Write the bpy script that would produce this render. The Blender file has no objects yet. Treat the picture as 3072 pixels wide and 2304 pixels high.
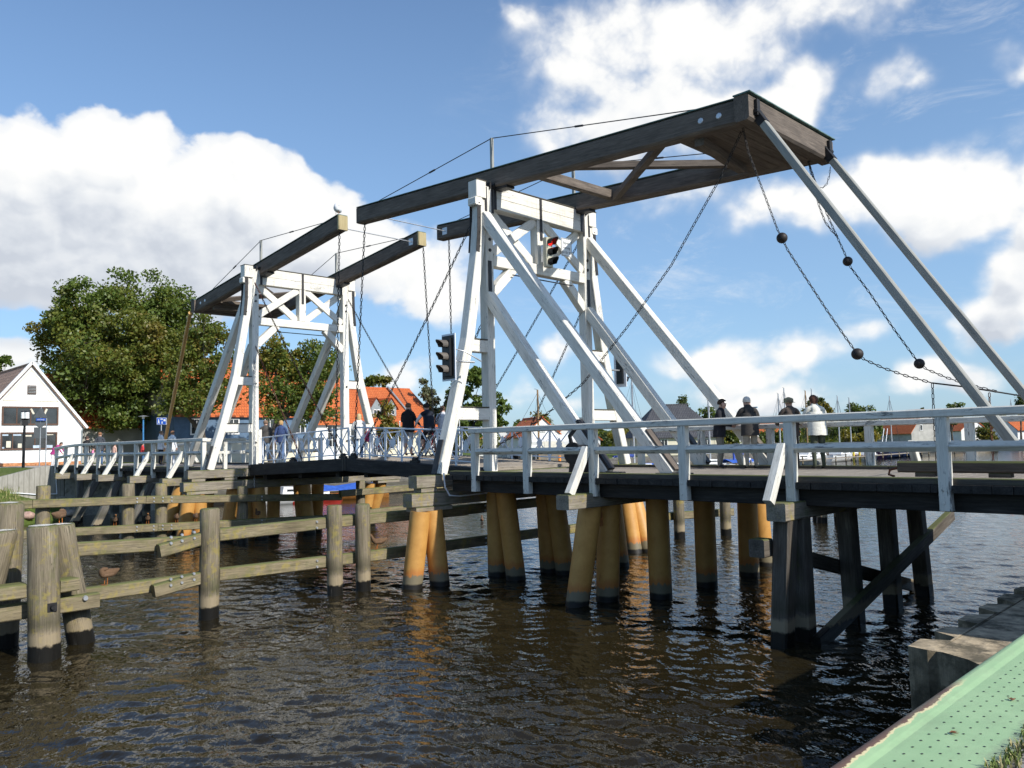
import bpy, math, random
import numpy as np
from mathutils import Vector, Matrix, Quaternion
S = bpy.context.scene
COL = S.collection
random.seed(7)
RNG = np.random.default_rng(7)
Z0 = 3.5                      # eye height above the water, metres
# ---------------------------------------------------------------- camera
EYE = Vector((0, -13.0, Z0))
FPX = 2413.0
RT = Vector((0.70183413, 0.71197951, -0.02267215))
UP = Vector((0.06700929, -0.03430096, 0.99716257))
FW = Vector((-0.70918164, 0.70136198, 0.07178283))
cd = bpy.data.cameras.new('camera')
cam = bpy.data.objects.new('camera', cd)
COL.objects.link(cam)
m = Matrix((RT, UP, -FW)).transposed().to_4x4()
m.translation = EYE
cam.matrix_world = m
cd.sensor_width = 36.0
cd.lens = 36.0 * FPX / 3072.0
cd.clip_start = 0.05
cd.clip_end = 20000
S.camera = cam
# ---------------------------------------------------------------- light
SUN_AZ, SUN_EL = math.radians(5), math.radians(36)   # azimuth from +X towards +Y
sdir = Vector((math.cos(SUN_EL) * math.cos(SUN_AZ), math.cos(SUN_EL) * math.sin(SUN_AZ), math.sin(SUN_EL)))
sl = bpy.data.lights.new('sun', 'SUN')
sl.energy = 4.7
sl.angle = math.radians(0.53)
sl.color = (1.0, 0.965, 0.90)
so = bpy.data.objects.new('sun', sl)
COL.objects.link(so)
so.rotation_euler = sdir.to_track_quat('Z', 'Y').to_euler()
S.view_settings.view_transform = 'Standard'
S.view_settings.look = 'None'
S.view_settings.exposure = 0.2
S.view_settings.gamma = 1.0
S.render.engine = 'CYCLES'
S.cycles.max_bounces = 6
S.cycles.diffuse_bounces = 3
S.cycles.glossy_bounces = 4
S.cycles.transmission_bounces = 4
S.cycles.transparent_max_bounces = 6
S.cycles.caustics_reflective = False
S.cycles.caustics_refractive = False
S.cycles.use_denoising = True


def nd(nt, t, ins=None, **kw):
    n = nt.nodes.new(t)
    for k, v in kw.items():
        setattr(n, k, v)
    for k, v in (ins or {}).items():
        s = n.inputs[k]
        if isinstance(v, bpy.types.NodeSocket):
            nt.links.new(v, s)
        else:
            s.default_value = v
    return n


def MA(nt, op, a, b=0.0, clamp=False):
    return nd(nt, 'ShaderNodeMath', {0: a, 1: b}, operation=op, use_clamp=clamp).outputs[0]


def VM(nt, op, a, b=None):
    n = nd(nt, 'ShaderNodeVectorMath', {0: a}, operation=op)
    if b is not None:
        if isinstance(b, bpy.types.NodeSocket):
            nt.links.new(b, n.inputs[1])
        else:
            n.inputs[1].default_value = b
    return n.outputs['Value'] if op in ('LENGTH', 'DOT_PRODUCT') else n.outputs[0]


def NOISE(nt, vec, scale, detail=4, rough=.55, dist=0.0):
    return nd(nt, 'ShaderNodeTexNoise', {'Vector': vec, 'Scale': scale, 'Detail': detail, 'Roughness': rough, 'Distortion': dist})


def MR(nt, v, a, b, c=0.0, d=1.0, smooth=False):
    n = nd(nt, 'ShaderNodeMapRange', {0: v, 1: a, 2: b, 3: c, 4: d})
    if smooth:
        n.interpolation_type = 'SMOOTHSTEP'
    return n.outputs[0]


def MIX(nt, f, a, b, bt='MIX'):
    n = nt.nodes.new('ShaderNodeMix')
    n.data_type = 'RGBA'
    n.blend_type = bt
    for i, v in ((0, f), (6, a), (7, b)):
        if isinstance(v, bpy.types.NodeSocket):
            nt.links.new(v, n.inputs[i])
        else:
            if i and len(v) == 3:
                v = (*v, 1)
            n.inputs[i].default_value = v
    return n.outputs[2]


def RAMP(nt, f, stops):
    n = nt.nodes.new('ShaderNodeValToRGB')
    e = n.color_ramp.elements
    while len(e) < len(stops):
        e.new(0.5)
    for i, (p, c) in enumerate(stops):
        e[i].position = p
        e[i].color = (*c, 1) if len(c) == 3 else c
    nt.links.new(f, n.inputs[0])
    return n.outputs[0]


# ---------------------------------------------------------------- sky with clouds
def az_el(u, v):
    d = RT * (u - 1536) - UP * (v - 1152) + FW * FPX
    d.normalize()
    f = Vector((FW.x, FW.y, 0)).normalized()
    r = Vector((f.y, -f.x, 0))
    return math.atan2(d.dot(r), d.dot(f)), math.asin(d.z)


# cumulus heaps as they stood over the river: centre and half size in the sight direction
CLOUDS = [(130, 500, 260, 190, 1.0), (360, 450, 200, 150, 1.0), (330, 640, 430, 190, 1.0), (560, 640, 260, 190, 1.0), (60, 640, 260, 220, 1.0),
          (800, 590, 200, 150, 1.0), (960, 700, 200, 150, 1.0), (1130, 760, 220, 150, .85), (1280, 880, 200, 120, .7), (700, 780, 420, 170, .9),
          (250, 800, 420, 160, .95), (40, 1060, 130, 80, .8), (1550, 45, 80, 60, .5), (1830, 110, 330, 150, .60), (2060, 110, 230, 150, .60),
          (1780, 240, 210, 100, .62), (2260, 90, 220, 170, .56), (2480, 20, 520, 110, .52), (1950, 350, 300, 130, .85), (2200, 330, 260, 130, .8), (2350, 300, 170, 110, .75),
          (1700, 390, 180, 80, .55), (2700, 235, 130, 85, .55), (3060, 215, 110, 60, .5), (2700, 560, 240, 120, .95), (2850, 590, 280, 130, .9), (2420, 620, 280, 90, .75),
          (3080, 830, 190, 170, 1.0), (2960, 960, 170, 110, .8), (3120, 660, 120, 120, .8), (2150, 1090, 190, 75, .72), (2420, 1070, 150, 70, .7), (1680, 1060, 70, 60, .6),
          (2800, 1150, 240, 60, .65), (2300, 1180, 330, 60, .5), (1600, 1180, 300, 50, .45), (2600, 1010, 90, 50, .4), (1250, 1120, 180, 60, .35),
          (2050, 560, 180, 70, .45), (1480, 760, 130, 60, .35), (3400, 500, 400, 300, .9), (-500, 700, 400, 300, .9)]
wd = bpy.data.worlds.new('World')
S.world = wd
wd.use_nodes = True
nt = wd.node_tree
nt.nodes.clear()
# node group: cloud thickness for a direction given as (azimuth, elevation)
g = bpy.data.node_groups.new('cloud_thickness', 'ShaderNodeTree')
g.interface.new_socket('P', in_out='INPUT', socket_type='NodeSocketVector')
g.interface.new_socket('D', in_out='OUTPUT', socket_type='NodeSocketFloat')
g.interface.new_socket('A', in_out='OUTPUT', socket_type='NodeSocketFloat')
gi = g.nodes.new('NodeGroupInput').outputs[0]
warp = NOISE(g, gi, 9.0, 3, .55).outputs['Color']
w1 = VM(g, 'MULTIPLY', VM(g, 'SUBTRACT', warp, (.5, .5, .5)), (.13, .10, 0))
q = VM(g, 'ADD', gi, w1)
acc = None
for (u, v, a, b, s) in CLOUDS:
    az, el = az_el(u, v)
    k = math.cos(az) ** 2 / FPX * 1.12
    d = VM(g, 'LENGTH', VM(g, 'MULTIPLY', VM(g, 'SUBTRACT', q, (az, el, 0)), (1 / (a * k), 1 / (b * k), 0)))
    e = MR(g, d, 0.30, 1.35, s, 0.0)
    acc = e if acc is None else nd(g, 'ShaderNodeMath', {0: acc, 1: e, 2: .25}, operation='SMOOTH_MAX').outputs[0]
wv = VM(g, 'ADD', gi, VM(g, 'MULTIPLY', VM(g, 'SUBTRACT', NOISE(g, gi, 22.0, 3, .6).outputs['Color'], (.5, .5, .5)), (.03, .025, 0)))
vo = nd(g, 'ShaderNodeTexVoronoi', {'Vector': VM(g, 'MULTIPLY', wv, (1, 1.2, 1)), 'Scale': 11.0, 'Detail': 3.0, 'Roughness': .55, 'Lacunarity': 2.3}, feature='F1', normalize=True).outputs['Distance']
fb = NOISE(g, VM(g, 'MULTIPLY', gi, (1, 1.25, 1)), 13.0, 8, .6, .25).outputs[0]
fb2 = NOISE(g, VM(g, 'MULTIPLY', gi, (1, 1.6, 1)), 5.0, 3, .5).outputs[0]
gate = MR(g, acc, .14, .38)
den = MA(g, 'ADD', acc, MA(g, 'MULTIPLY', MA(g, 'MULTIPLY', MA(g, 'SUBTRACT', .36, vo), .95), gate))
den = MA(g, 'ADD', den, MA(g, 'MULTIPLY', MA(g, 'MULTIPLY', MA(g, 'SUBTRACT', fb, .5), .55), gate))
den = MA(g, 'ADD', den, MA(g, 'MULTIPLY', MA(g, 'MULTIPLY', MA(g, 'SUBTRACT', fb2, .5), .45), gate))
go = g.nodes.new('NodeGroupOutput')
g.links.new(den, go.inputs[0])
g.links.new(acc, go.inputs[1])

tc = nt.nodes.new('ShaderNodeTexCoord').outputs['Generated']
hd = math.atan2(FW.x, FW.y)
rot = nd(nt, 'ShaderNodeVectorRotate', {'Vector': tc, 'Angle': hd}, rotation_type='Z_AXIS').outputs[0]
sx = nd(nt, 'ShaderNodeSeparateXYZ', {0: rot})
azs = MA(nt, 'ARCTAN2', sx.outputs[0], sx.outputs[1])
els = MA(nt, 'ARCSINE', sx.outputs[2])
pv = nd(nt, 'ShaderNodeCombineXYZ', {0: azs, 1: els, 2: 0.0}).outputs[0]


def CD(vec):
    n = nt.nodes.new('ShaderNodeGroup')
    n.node_tree = g
    nt.links.new(vec, n.inputs[0])
    return n.outputs


d0 = CD(pv)[0]
up1 = CD(VM(nt, 'ADD', pv, (.030, .065, 0)))
d2 = CD(VM(nt, 'ADD', pv, (.007, .013, 0)))[0]
lft = MR(nt, azs, -.20, .02, 1, 0, True)
sharp = MA(nt, 'ADD', .68, MA(nt, 'MULTIPLY', lft, -.20))
cover = nd(nt, 'ShaderNodeMapRange', {0: d0, 1: MA(nt, 'ADD', .20, MA(nt, 'MULTIPLY', lft, .12)), 2: sharp, 3: 0.0, 4: 1.0}, interpolation_type='SMOOTHSTEP').outputs[0]
wisp = NOISE(nt, VM(nt, 'MULTIPLY', pv, (1.0, 2.6, 1)), 6.5, 8, .68, .6).outputs[0]
wisp = MA(nt, 'MULTIPLY', MR(nt, wisp, .50, .80, 0, .42, True), MA(nt, 'MULTIPLY', MR(nt, azs, -.12, .12, 0, 1, True), MR(nt, els, .02, .16, 0, 1, True)))
thick = MR(nt, d0, .30, 1.0)
shade = MR(nt, up1[1], .25, 1.05, 1.0, .30, True)
detail = MR(nt, MA(nt, 'SUBTRACT', d0, d2), -.14, .16, -.16, .16)
lit = MA(nt, 'ADD', shade, detail, True)
ccol = RAMP(nt, lit, [(0.0, (.52, .57, .66)), (.35, (.72, .76, .82)), (.65, (.90, .92, .94)), (.9, (1.0, 1.0, .99))])
sky = nd(nt, 'ShaderNodeTexSky', sky_type='NISHITA', sun_disc=False, sun_elevation=SUN_EL, sun_rotation=math.pi / 2 - SUN_AZ,
         altitude=0, air_density=1.0, dust_density=.6, ozone_density=2.2)
skc = MIX(nt, 1.0, sky.outputs[0], (.65, .765, .91), 'MULTIPLY')
SKY_STR = 0.15
cl = MIX(nt, 1.0, ccol, (.88 / SKY_STR,) * 3, 'MULTIPLY')
# thin air-light towards the horizon
low = MR(nt, els, 0.0, .75, .50, .06, True)
skc2 = MIX(nt, low, skc, tuple(c / SKY_STR for c in (.34, .54, .76)))
fin = MIX(nt, MA(nt, 'MAXIMUM', MA(nt, 'MULTIPLY', cover, MR(nt, thick, 0, .45, .62, 1.0)), wisp), skc2, cl)
bg = nd(nt, 'ShaderNodeBackground', {'Color': fin, 'Strength': SKY_STR})
wo = nt.nodes.new('ShaderNodeOutputWorld')
nt.links.new(bg.outputs[0], wo.inputs[0])
# ---------------------------------------------------------------- mesh helpers
ORG = {}


def V(*a):
    return Vector(a)


def zr(p):
    """a point measured from the eye's height -> world"""
    return Vector((p[0], p[1], p[2] + Z0))


def sight(u, v, d):
    """the point d metres in front of the viewer on the line of sight (u, v)"""
    return EYE + (RT * ((u - 1536) / FPX) - UP * ((v - 1152) / FPX) + FW) * d


def onz(u, v, z):
    d = RT * (u - 1536) - UP * (v - 1152) + FW * FPX
    return EYE + d * ((z - EYE.z) / d.z)


class MB:
    def __init__(s):
        s.v = []; s.f = []; s.m = []; s.g = []; s.s = []

    def add(s, vs, fs, gs=None, m=0, smooth=False):
        o = len(s.v)
        s.v += [tuple(p) for p in vs]
        s.g += [tuple(p) for p in (gs if gs is not None else vs)]
        for f in fs:
            s.f.append(tuple(i + o for i in f))
            s.m.append(m); s.s.append(smooth)
        return s

    def sweep(s, pts, w, h, side=None, ch=.012, m=0, taper=1.0):
        """rectangular timber along pts: w along the side axis, h across it"""
        pts = [Vector(p) for p in pts]
        ro = (random.random() * 40, random.random() * 40, random.random() * 40)
        vs = []; gs = []; L = 0
        n = len(pts)
        for i, p in enumerate(pts):
            if i: L += (p - pts[i - 1]).length
            a = (pts[i] - pts[i - 1]).normalized() if i else None
            b = (pts[i + 1] - pts[i]).normalized() if i < n - 1 else None
            d = (a + b).normalized() if a and b else (a or b)
            if side is None:
                upv = V(0, 0, 1) if abs(d.z) < .9 else V(0, 1, 0)
                sd = d.cross(upv).normalized()
            else:
                sd = (side - d * side.dot(d)).normalized()
            u = sd.cross(d).normalized()
            k = 1 / max(.5, (d.dot(a) if a else 1.0))
            t = 1 + (taper - 1) * i / (n - 1)
            x, y = w / 2 * t, h / 2 * t * k
            c = min(ch, x * .4, y * .4)
            prof = ((x - c, -y), (x, -y + c), (x, y - c), (x - c, y), (-x + c, y), (-x, y - c), (-x, -y + c), (-x + c, -y))
            for (pa, pb) in prof:
                vs.append(p + sd * pa + u * pb)
                gs.append((L + ro[0], pa + ro[1], pb + ro[2]))
        fs = []
        for i in range(n - 1):
            for j in range(8):
                a0 = i * 8 + j; a1 = i * 8 + (j + 1) % 8
                fs.append((a0, a1, a1 + 8, a0 + 8))
        fs.append(tuple(range(7, -1, -1)))
        fs.append(tuple(range((n - 1) * 8, n * 8)))
        return s.add(vs, fs, gs, m)

    def beam(s, a, b, w, h, side=None, ch=.012, m=0, taper=1.0):
        return s.sweep([a, b], w, h, side, ch, m, taper)

    def box(s, c, sz, m=0, ch=.008, rz=0.0):
        """box centred at c, size sz, turned by rz about z"""
        c = Vector(c)
        ax = [V(math.cos(rz), math.sin(rz), 0), V(-math.sin(rz), math.cos(rz), 0), V(0, 0, 1)]
        i = max(range(3), key=lambda k: sz[k])
        j = (i + 1) % 3; k = (i + 2) % 3
        return s.sweep([c - ax[i] * sz[i] / 2, c + ax[i] * sz[i] / 2], sz[j], sz[k], ax[j], ch, m)

    def tube(s, pts, r, n=8, m=0, cap=True, smooth=True, jit=0.0):
        pts = [Vector(p) for p in pts]
        if not hasattr(r, '__len__'): r = [r] * len(pts)
        ro = random.random() * 40
        vs = []; gs = []; L = 0; ref = None
        for i, p in enumerate(pts):
            if i: L += (p - pts[i - 1]).length
            d = (pts[min(i + 1, len(pts) - 1)] - pts[max(i - 1, 0)]).normalized()
            if ref is None:
                ref = V(0, 0, 1) if abs(d.z) < .9 else V(1, 0, 0)
            sd = d.cross(ref).normalized(); u = sd.cross(d)
            ref = u
            for j in range(n):
                a = 2 * math.pi * j / n
                rr = r[i] * (1 + (random.random() - .5) * jit)
                vs.append(p + sd * (math.cos(a) * rr) + u * (math.sin(a) * rr))
                gs.append((L + ro, math.cos(a) * r[i] * 1.5 + ro, math.sin(a) * r[i] * 1.5))
        fs = []
        for i in range(len(pts) - 1):
            for j in range(n):
                a0 = i * n + j; a1 = i * n + (j + 1) % n
                fs.append((a0, a0 + n, a1 + n, a1))
        s.add(vs, fs, gs, m, smooth)
        if cap:
            for base, rev in ((0, False), ((len(pts) - 1) * n, True)):
                ids = list(range(base, base + n))
                s.add([vs[i] for i in ids], [tuple(range(n)) if not rev else tuple(range(n - 1, -1, -1))], [gs[i] for i in ids], m)
        return s

    def cyl(s, a, b, r0, r1=None, n=16, m=0, jit=0.0, k=1):
        a = Vector(a); b = Vector(b); r1 = r0 if r1 is None else r1
        return s.tube([a.lerp(b, i / k) for i in range(k + 1)], [r0 + (r1 - r0) * i / k for i in range(k + 1)], n, m, jit=jit)

    def ball(s, c, r, n=12, m=0, sc=(1, 1, 1)):
        c = Vector(c); vs = []; fs = []
        k = max(4, n // 2)
        for i in range(k + 1):
            t = math.pi * i / k
            for j in range(n):
                a = 2 * math.pi * j / n
                vs.append(c + V(math.sin(t) * math.cos(a) * r * sc[0], math.sin(t) * math.sin(a) * r * sc[1], math.cos(t) * r * sc[2]))
        for i in range(k):
            for j in range(n):
                a0 = i * n + j; a1 = i * n + (j + 1) % n
                fs.append((a0, a0 + n, a1 + n, a1))
        return s.add(vs, fs, None, m, True)

    def prism(s, pts, vec, m=0):
        """closed outline pts pushed along vec"""
        pts = [Vector(p) for p in pts]; vec = Vector(vec); n = len(pts)
        nrm = sum(((pts[i] - pts[0]).cross(pts[(i + 1) % n] - pts[0]) for i in range(1, n - 1)), V(0, 0, 0))
        if nrm.dot(vec) > 0:
            pts = pts[::-1]
        vs = pts + [p + vec for p in pts]
        s.add(pts, [tuple(range(n))], None, m)
        s.add([p + vec for p in pts], [tuple(range(n - 1, -1, -1))], None, m)
        for i in range(n):
            a, b = pts[i], pts[(i + 1) % n]
            s.add([b, a, a + vec, b + vec], [(0, 1, 2, 3)], None, m)
        return s

    def quad(s, a, b, c, d, m=0, gs=None):
        a, b, c, d = map(Vector, (a, b, c, d))
        if gs is None:
            w = (b - a).length; h = (d - a).length
            gs = [(0, 0, 0), (w, 0, 0), (w, h, 0), (0, h, 0)]
        return s.add([a, b, c, d], [(0, 1, 2, 3)], gs, m)

    def chain(s, pts, L=.15, w=.085, r=.0135, m=0):
        pts = [Vector(p) for p in pts]
        seg = [(pts[i + 1] - pts[i]).length for i in range(len(pts) - 1)]
        tot = sum(seg); pitch = L - 2.3 * r
        n = max(1, int(tot / pitch)); pitch = tot / n
        ref = V(.6, .8, 0)
        for k in range(n):
            t = (k + .5) * pitch; i = 0
            while i < len(seg) - 1 and t > seg[i]:
                t -= seg[i]; i += 1
            d = (pts[i + 1] - pts[i]).normalized(); c = pts[i] + d * t
            a = d.cross(ref if abs(d.dot(ref)) < .95 else V(0, 0, 1)).normalized(); b = a.cross(d)
            ang = (math.pi / 2 if k % 2 else 0) + .35
            sd = a * math.cos(ang) + b * math.sin(ang); nn = sd.cross(d)
            hl = L / 2 - w / 2; rw = w / 2 - r
            path = []
            for q in range(8):
                th = 2 * math.pi * (q + .5) / 8
                path.append((math.copysign(hl, math.sin(th)) + math.sin(th) * rw, math.cos(th) * rw, th))
            vs = []; fs = []
            for (x, y, th) in path:
                p = c + d * x + sd * y
                o = d * math.sin(th) + sd * math.cos(th)
                for e in range(4):
                    ph = math.pi / 2 * e
                    vs.append(p + o * (math.cos(ph) * r) + nn * (math.sin(ph) * r))
            for q in range(8):
                for e in range(4):
                    a0 = q * 4 + e; a1 = q * 4 + (e + 1) % 4; b0 = ((q + 1) % 8) * 4
                    fs.append((a0, a1, b0 + (e + 1) % 4, b0 + e))
            s.add(vs, fs, None, m, True)
        return s

    def build(s, name, mats, parent=None, org=None):
        me = bpy.data.meshes.new(name)
        if parent is not None:
            org = ORG[parent.name]
        elif org is None:
            a = np.array(s.v); org = Vector(((a[:, 0].min() + a[:, 0].max()) / 2, (a[:, 1].min() + a[:, 1].max()) / 2, a[:, 2].min()))
        co = np.array(s.v, dtype=np.float64) - np.array(org)
        me.from_pydata([tuple(p) for p in co], [], s.f)
        for mm in (mats if isinstance(mats, (list, tuple)) else [mats]):
            me.materials.append(mm)
        me.polygons.foreach_set('material_index', s.m)
        me.polygons.foreach_set('use_smooth', s.s)
        at = me.attributes.new('gc', 'FLOAT_VECTOR', 'POINT')
        at.data.foreach_set('vector', np.array(s.g, dtype=np.float32).ravel())
        me.update()
        o = bpy.data.objects.new(name, me)
        COL.objects.link(o)
        ORG[o.name] = Vector(org)
        if parent is not None:
            o.parent = parent
        else:
            o.location = org
        return o


def tag(o, label=None, cat=None, group=None, kind=None):
    for k, v in (('label', label), ('category', cat), ('group', group), ('kind', kind)):
        if v: o[k] = v
    return o


def thing(name, label, cat, loc, group=None):
    o = bpy.data.objects.new(name, None)
    COL.objects.link(o)
    o.empty_display_size = .2
    o.location = loc
    ORG[o.name] = Vector(loc)
    return tag(o, label, cat, group)


def kids(o):
    return [c for c in COL.objects if c.parent == o]


def copy_tree(o, parent=None, loc=None, rz=None):
    c = o.copy()
    COL.objects.link(c)
    c.parent = parent
    if loc is not None: c.location = loc
    if rz is not None: c.rotation_euler.z = rz
    for ch in kids(o):
        copy_tree(ch, c)
    return c


# ---------------------------------------------------------------- materials
def base_mat(name):
    mt = bpy.data.materials.new(name)
    mt.use_nodes = True
    nt = mt.node_tree
    return mt, nt, nt.nodes['Principled BSDF']


def GC(nt):
    return nd(nt, 'ShaderNodeAttribute', attribute_name='gc').outputs['Vector']


def wood(name, cols, crack=.5, algae=0.0, wet=False, rough=.78, peel=None, grain=1.0, bumpd=.006, rust=False, lichen=0.0):
    mt, nt, b = base_mat(name)
    gc = GC(nt)
    pos = nd(nt, 'ShaderNodeNewGeometry')
    f1 = NOISE(nt, VM(nt, 'MULTIPLY', gc, (1.1, 22 * grain, 22 * grain)), 1.6, 8, .66, .4).outputs[0]
    f2 = NOISE(nt, VM(nt, 'MULTIPLY', gc, (.9, 3, 3)), 1.3, 5, .6).outputs[0]
    f = MA(nt, 'ADD', MA(nt, 'MULTIPLY', f1, .55), MA(nt, 'MULTIPLY', f2, .45))
    n = len(cols)
    col = RAMP(nt, f, [(.34 + .34 * i / (n - 1), c) for i, c in enumerate(cols)])
    if peel:
        pk = NOISE(nt, VM(nt, 'MULTIPLY', gc, (1.6, 9, 9)), 2.2, 7, .7, .6).outputs[0]
        pm = MR(nt, MA(nt, 'ADD', MA(nt, 'MULTIPLY', pk, .7), MA(nt, 'MULTIPLY', f2, .45)), peel[0], peel[0] + .05)
        col = MIX(nt, pm, col, peel[1])
    if peel:
        ps_ = pos.outputs['Position']
        dr = NOISE(nt, VM(nt, 'MULTIPLY', ps_, (7, 7, .7)), 1.4, 6, .7).outputs[0]
        dl = NOISE(nt, ps_, .8, 4, .6).outputs[0]
        col = MIX(nt, MA(nt, 'MULTIPLY', MR(nt, dr, .50, .74, 0, .55), MR(nt, dl, .38, .62)), col, (.36, .33, .27))
    cr = NOISE(nt, VM(nt, 'MULTIPLY', gc, (.55, 34, 34)), 1.0, 3, .5, .8).outputs[0]
    cm = MR(nt, MA(nt, 'ABSOLUTE', MA(nt, 'SUBTRACT', cr, .5)), .004, .018, 1, 0)
    cm = MA(nt, 'MULTIPLY', cm, MR(nt, f2, .5, .62))
    col = MIX(nt, MA(nt, 'MULTIPLY', cm, crack), col, (.05, .045, .04))
    if lichen:
        l1 = NOISE(nt, pos.outputs['Position'], 9.0, 6, .7).outputs[0]
        l2 = NOISE(nt, pos.outputs['Position'], 1.7, 3, .6).outputs[0]
        lm = MR(nt, MA(nt, 'ADD', MA(nt, 'MULTIPLY', l1, .6), MA(nt, 'MULTIPLY', l2, .55)), .62 - lichen * .06, .70)
        col = MIX(nt, MA(nt, 'MULTIPLY', lm, .75), col, (.30, .24, .07))
    if algae:
        nz = nd(nt, 'ShaderNodeSeparateXYZ', {0: pos.outputs['Normal']}).outputs[2]
        a1 = NOISE(nt, pos.outputs['Position'], 4.0, 7, .7).outputs[0]
        a2 = NOISE(nt, VM(nt, 'MULTIPLY', gc, (.6, 5, 5)), 1.5, 4, .6).outputs[0]
        am = MA(nt, 'ADD', MA(nt, 'ADD', MA(nt, 'MULTIPLY', a1, .6), MA(nt, 'MULTIPLY', a2, .5)), MA(nt, 'MULTIPLY', MR(nt, nz, .2, .9), .35))
        am = MR(nt, am, .62 - .07 * algae, .80)
        col = MIX(nt, MA(nt, 'MULTIPLY', am, .8), col, (.10, .115, .03))
    rsock = rough
    if wet:
        z = nd(nt, 'ShaderNodeSeparateXYZ', {0: pos.outputs['Position']}).outputs[2]
        z = MA(nt, 'ADD', z, MA(nt, 'MULTIPLY', MA(nt, 'SUBTRACT', NOISE(nt, pos.outputs['Position'], 11, 4, .6).outputs[0], .5), .16))
        col = MIX(nt, MA(nt, 'MULTIPLY', MA(nt, 'MULTIPLY', MR(nt, z, .95, .55), MR(nt, z, .48, .62)), .75), col, (.052, .048, .026))
        col = MIX(nt, MA(nt, 'MULTIPLY', MR(nt, z, .5, .42), .7), col, (.34, .27, .17))
        col = MIX(nt, MR(nt, z, .27, .23), col, (.012, .011, .009))
        rsock = MR(nt, z, .22, .3, .35, rough)
    nt.links.new(col, b.inputs['Base Color'])
    if isinstance(rsock, float):
        b.inputs['Roughness'].default_value = rsock
    else:
        nt.links.new(rsock, b.inputs['Roughness'])
    b.inputs['Specular IOR Level'].default_value = .3
    bp = nd(nt, 'ShaderNodeBump', {'Height': MA(nt, 'SUBTRACT', f1, MA(nt, 'MULTIPLY', cm, .9)), 'Strength': .6, 'Distance': bumpd})
    nt.links.new(bp.outputs[0], b.inputs['Normal'])
    return mt


def plain(name, col, rough=.6, metal=0.0, var=.12, scale=3.0, bump=0.0, dirt=None, emit=0.0, spec=.4):
    mt, nt, b = base_mat(name)
    pos = nd(nt, 'ShaderNodeNewGeometry').outputs['Position']
    n1 = NOISE(nt, pos, scale, 6, .6).outputs[0]
    lo = tuple(max(0, c * (1 - var * 2)) for c in col); hi = tuple(min(1, c * (1 + var * 2)) for c in col)
    c = RAMP(nt, n1, [(.25, lo), (.75, hi)])
    if dirt:
        n2 = NOISE(nt, pos, scale * .45, 7, .7).outputs[0]
        c = MIX(nt, MR(nt, n2, dirt[0], dirt[0] + .12), c, dirt[1])
    nt.links.new(c, b.inputs['Base Color'])
    b.inputs['Roughness'].default_value = rough
    b.inputs['Metallic'].default_value = metal
    b.inputs['Specular IOR Level'].default_value = spec
    if bump:
        bp = nd(nt, 'ShaderNodeBump', {'Height': n1, 'Strength': .5, 'Distance': bump})
        nt.links.new(bp.outputs[0], b.inputs['Normal'])
    if emit:
        nt.links.new(c, b.inputs['Emission Color'])
        b.inputs['Emission Strength'].default_value = emit
    return mt


def tiles(name, c1, c2, row=.34, colw=.22, dark=.5):
    """roof tiles from the slope's own metric coordinates"""
    mt, nt, b = base_mat(name)
    gc = GC(nt)
    br = nd(nt, 'ShaderNodeTexBrick', {'Vector': gc, 'Color1': (*c1, 1), 'Color2': (*c2, 1), 'Mortar': (*[x * dark for x in c1], 1), 'Scale': 1.0,
                                       'Mortar Size': .025, 'Mortar Smooth': .6, 'Brick Width': colw, 'Row Height': row, 'Bias': 0.0})
    f2 = NOISE(nt, gc, .6, 6, .65).outputs[0]
    c = MIX(nt, MR(nt, f2, .4, .75, 0, .55), br.outputs[0], tuple(x * .6 for x in c1))
    nt.links.new(c, b.inputs['Base Color'])
    b.inputs['Roughness'].default_value = .75
    sy = nd(nt, 'ShaderNodeSeparateXYZ', {0: gc})
    saw = MA(nt, 'FRACT', MA(nt, 'DIVIDE', sy.outputs[1], row))
    wv = MA(nt, 'SINE', MA(nt, 'MULTIPLY', sy.outputs[0], 2 * math.pi / colw))
    bp = nd(nt, 'ShaderNodeBump', {'Height': MA(nt, 'ADD', MA(nt, 'MULTIPLY', saw, -1.0), MA(nt, 'MULTIPLY', wv, .35)), 'Strength': .8, 'Distance': .05})
    nt.links.new(bp.outputs[0], b.inputs['Normal'])
    return mt


M = {}
M['white'] = wood('white_painted_timber', [(.52, .485, .42), (.71, .675, .595), (.80, .765, .685), (.83, .795, .715)], crack=.8, rough=.55, peel=(.665, (.33, .31, .28)), bumpd=.005)
M['rail'] = wood('worn_white_rail_timber', [(.46, .435, .38), (.67, .64, .565), (.76, .73, .65), (.81, .78, .70)], crack=1.0, rough=.6, peel=(.635, (.21, .205, .19)), bumpd=.005)
M['brown'] = wood('weathered_brown_beam', [(.060, .049, .040), (.110, .088, .070), (.168, .135, .107), (.235, .19, .15)], crack=.8, rough=.8)
M['tar'] = wood('near_black_timber', [(.012, .011, .010), (.022, .020, .018), (.040, .036, .032), (.075, .068, .06)], crack=.5, rough=.8)
M['oak'] = wood('weathered_grey_oak', [(.10, .085, .065), (.20, .17, .13), (.30, .26, .20), (.38, .34, .27)], crack=1.0, algae=.35, lichen=.15)
M['fender'] = wood('mossy_fender_timber', [(.085, .068, .040), (.17, .138, .082), (.265, .217, .133), (.35, .295, .195)], crack=1.0, algae=1.2, lichen=.15)
M['pile'] = wood('weathered_timber_pile', [(.07, .056, .038), (.155, .127, .084), (.245, .202, .138), (.35, .30, .22)], crack=1.3, algae=.6, wet=True, bumpd=.014, lichen=.1)
M['trestle'] = wood('dark_trestle_timber', [(.042, .035, .027), (.082, .068, .053), (.135, .115, .092), (.26, .235, .195)], crack=1.0, wet=True, algae=.1, bumpd=.01)
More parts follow.
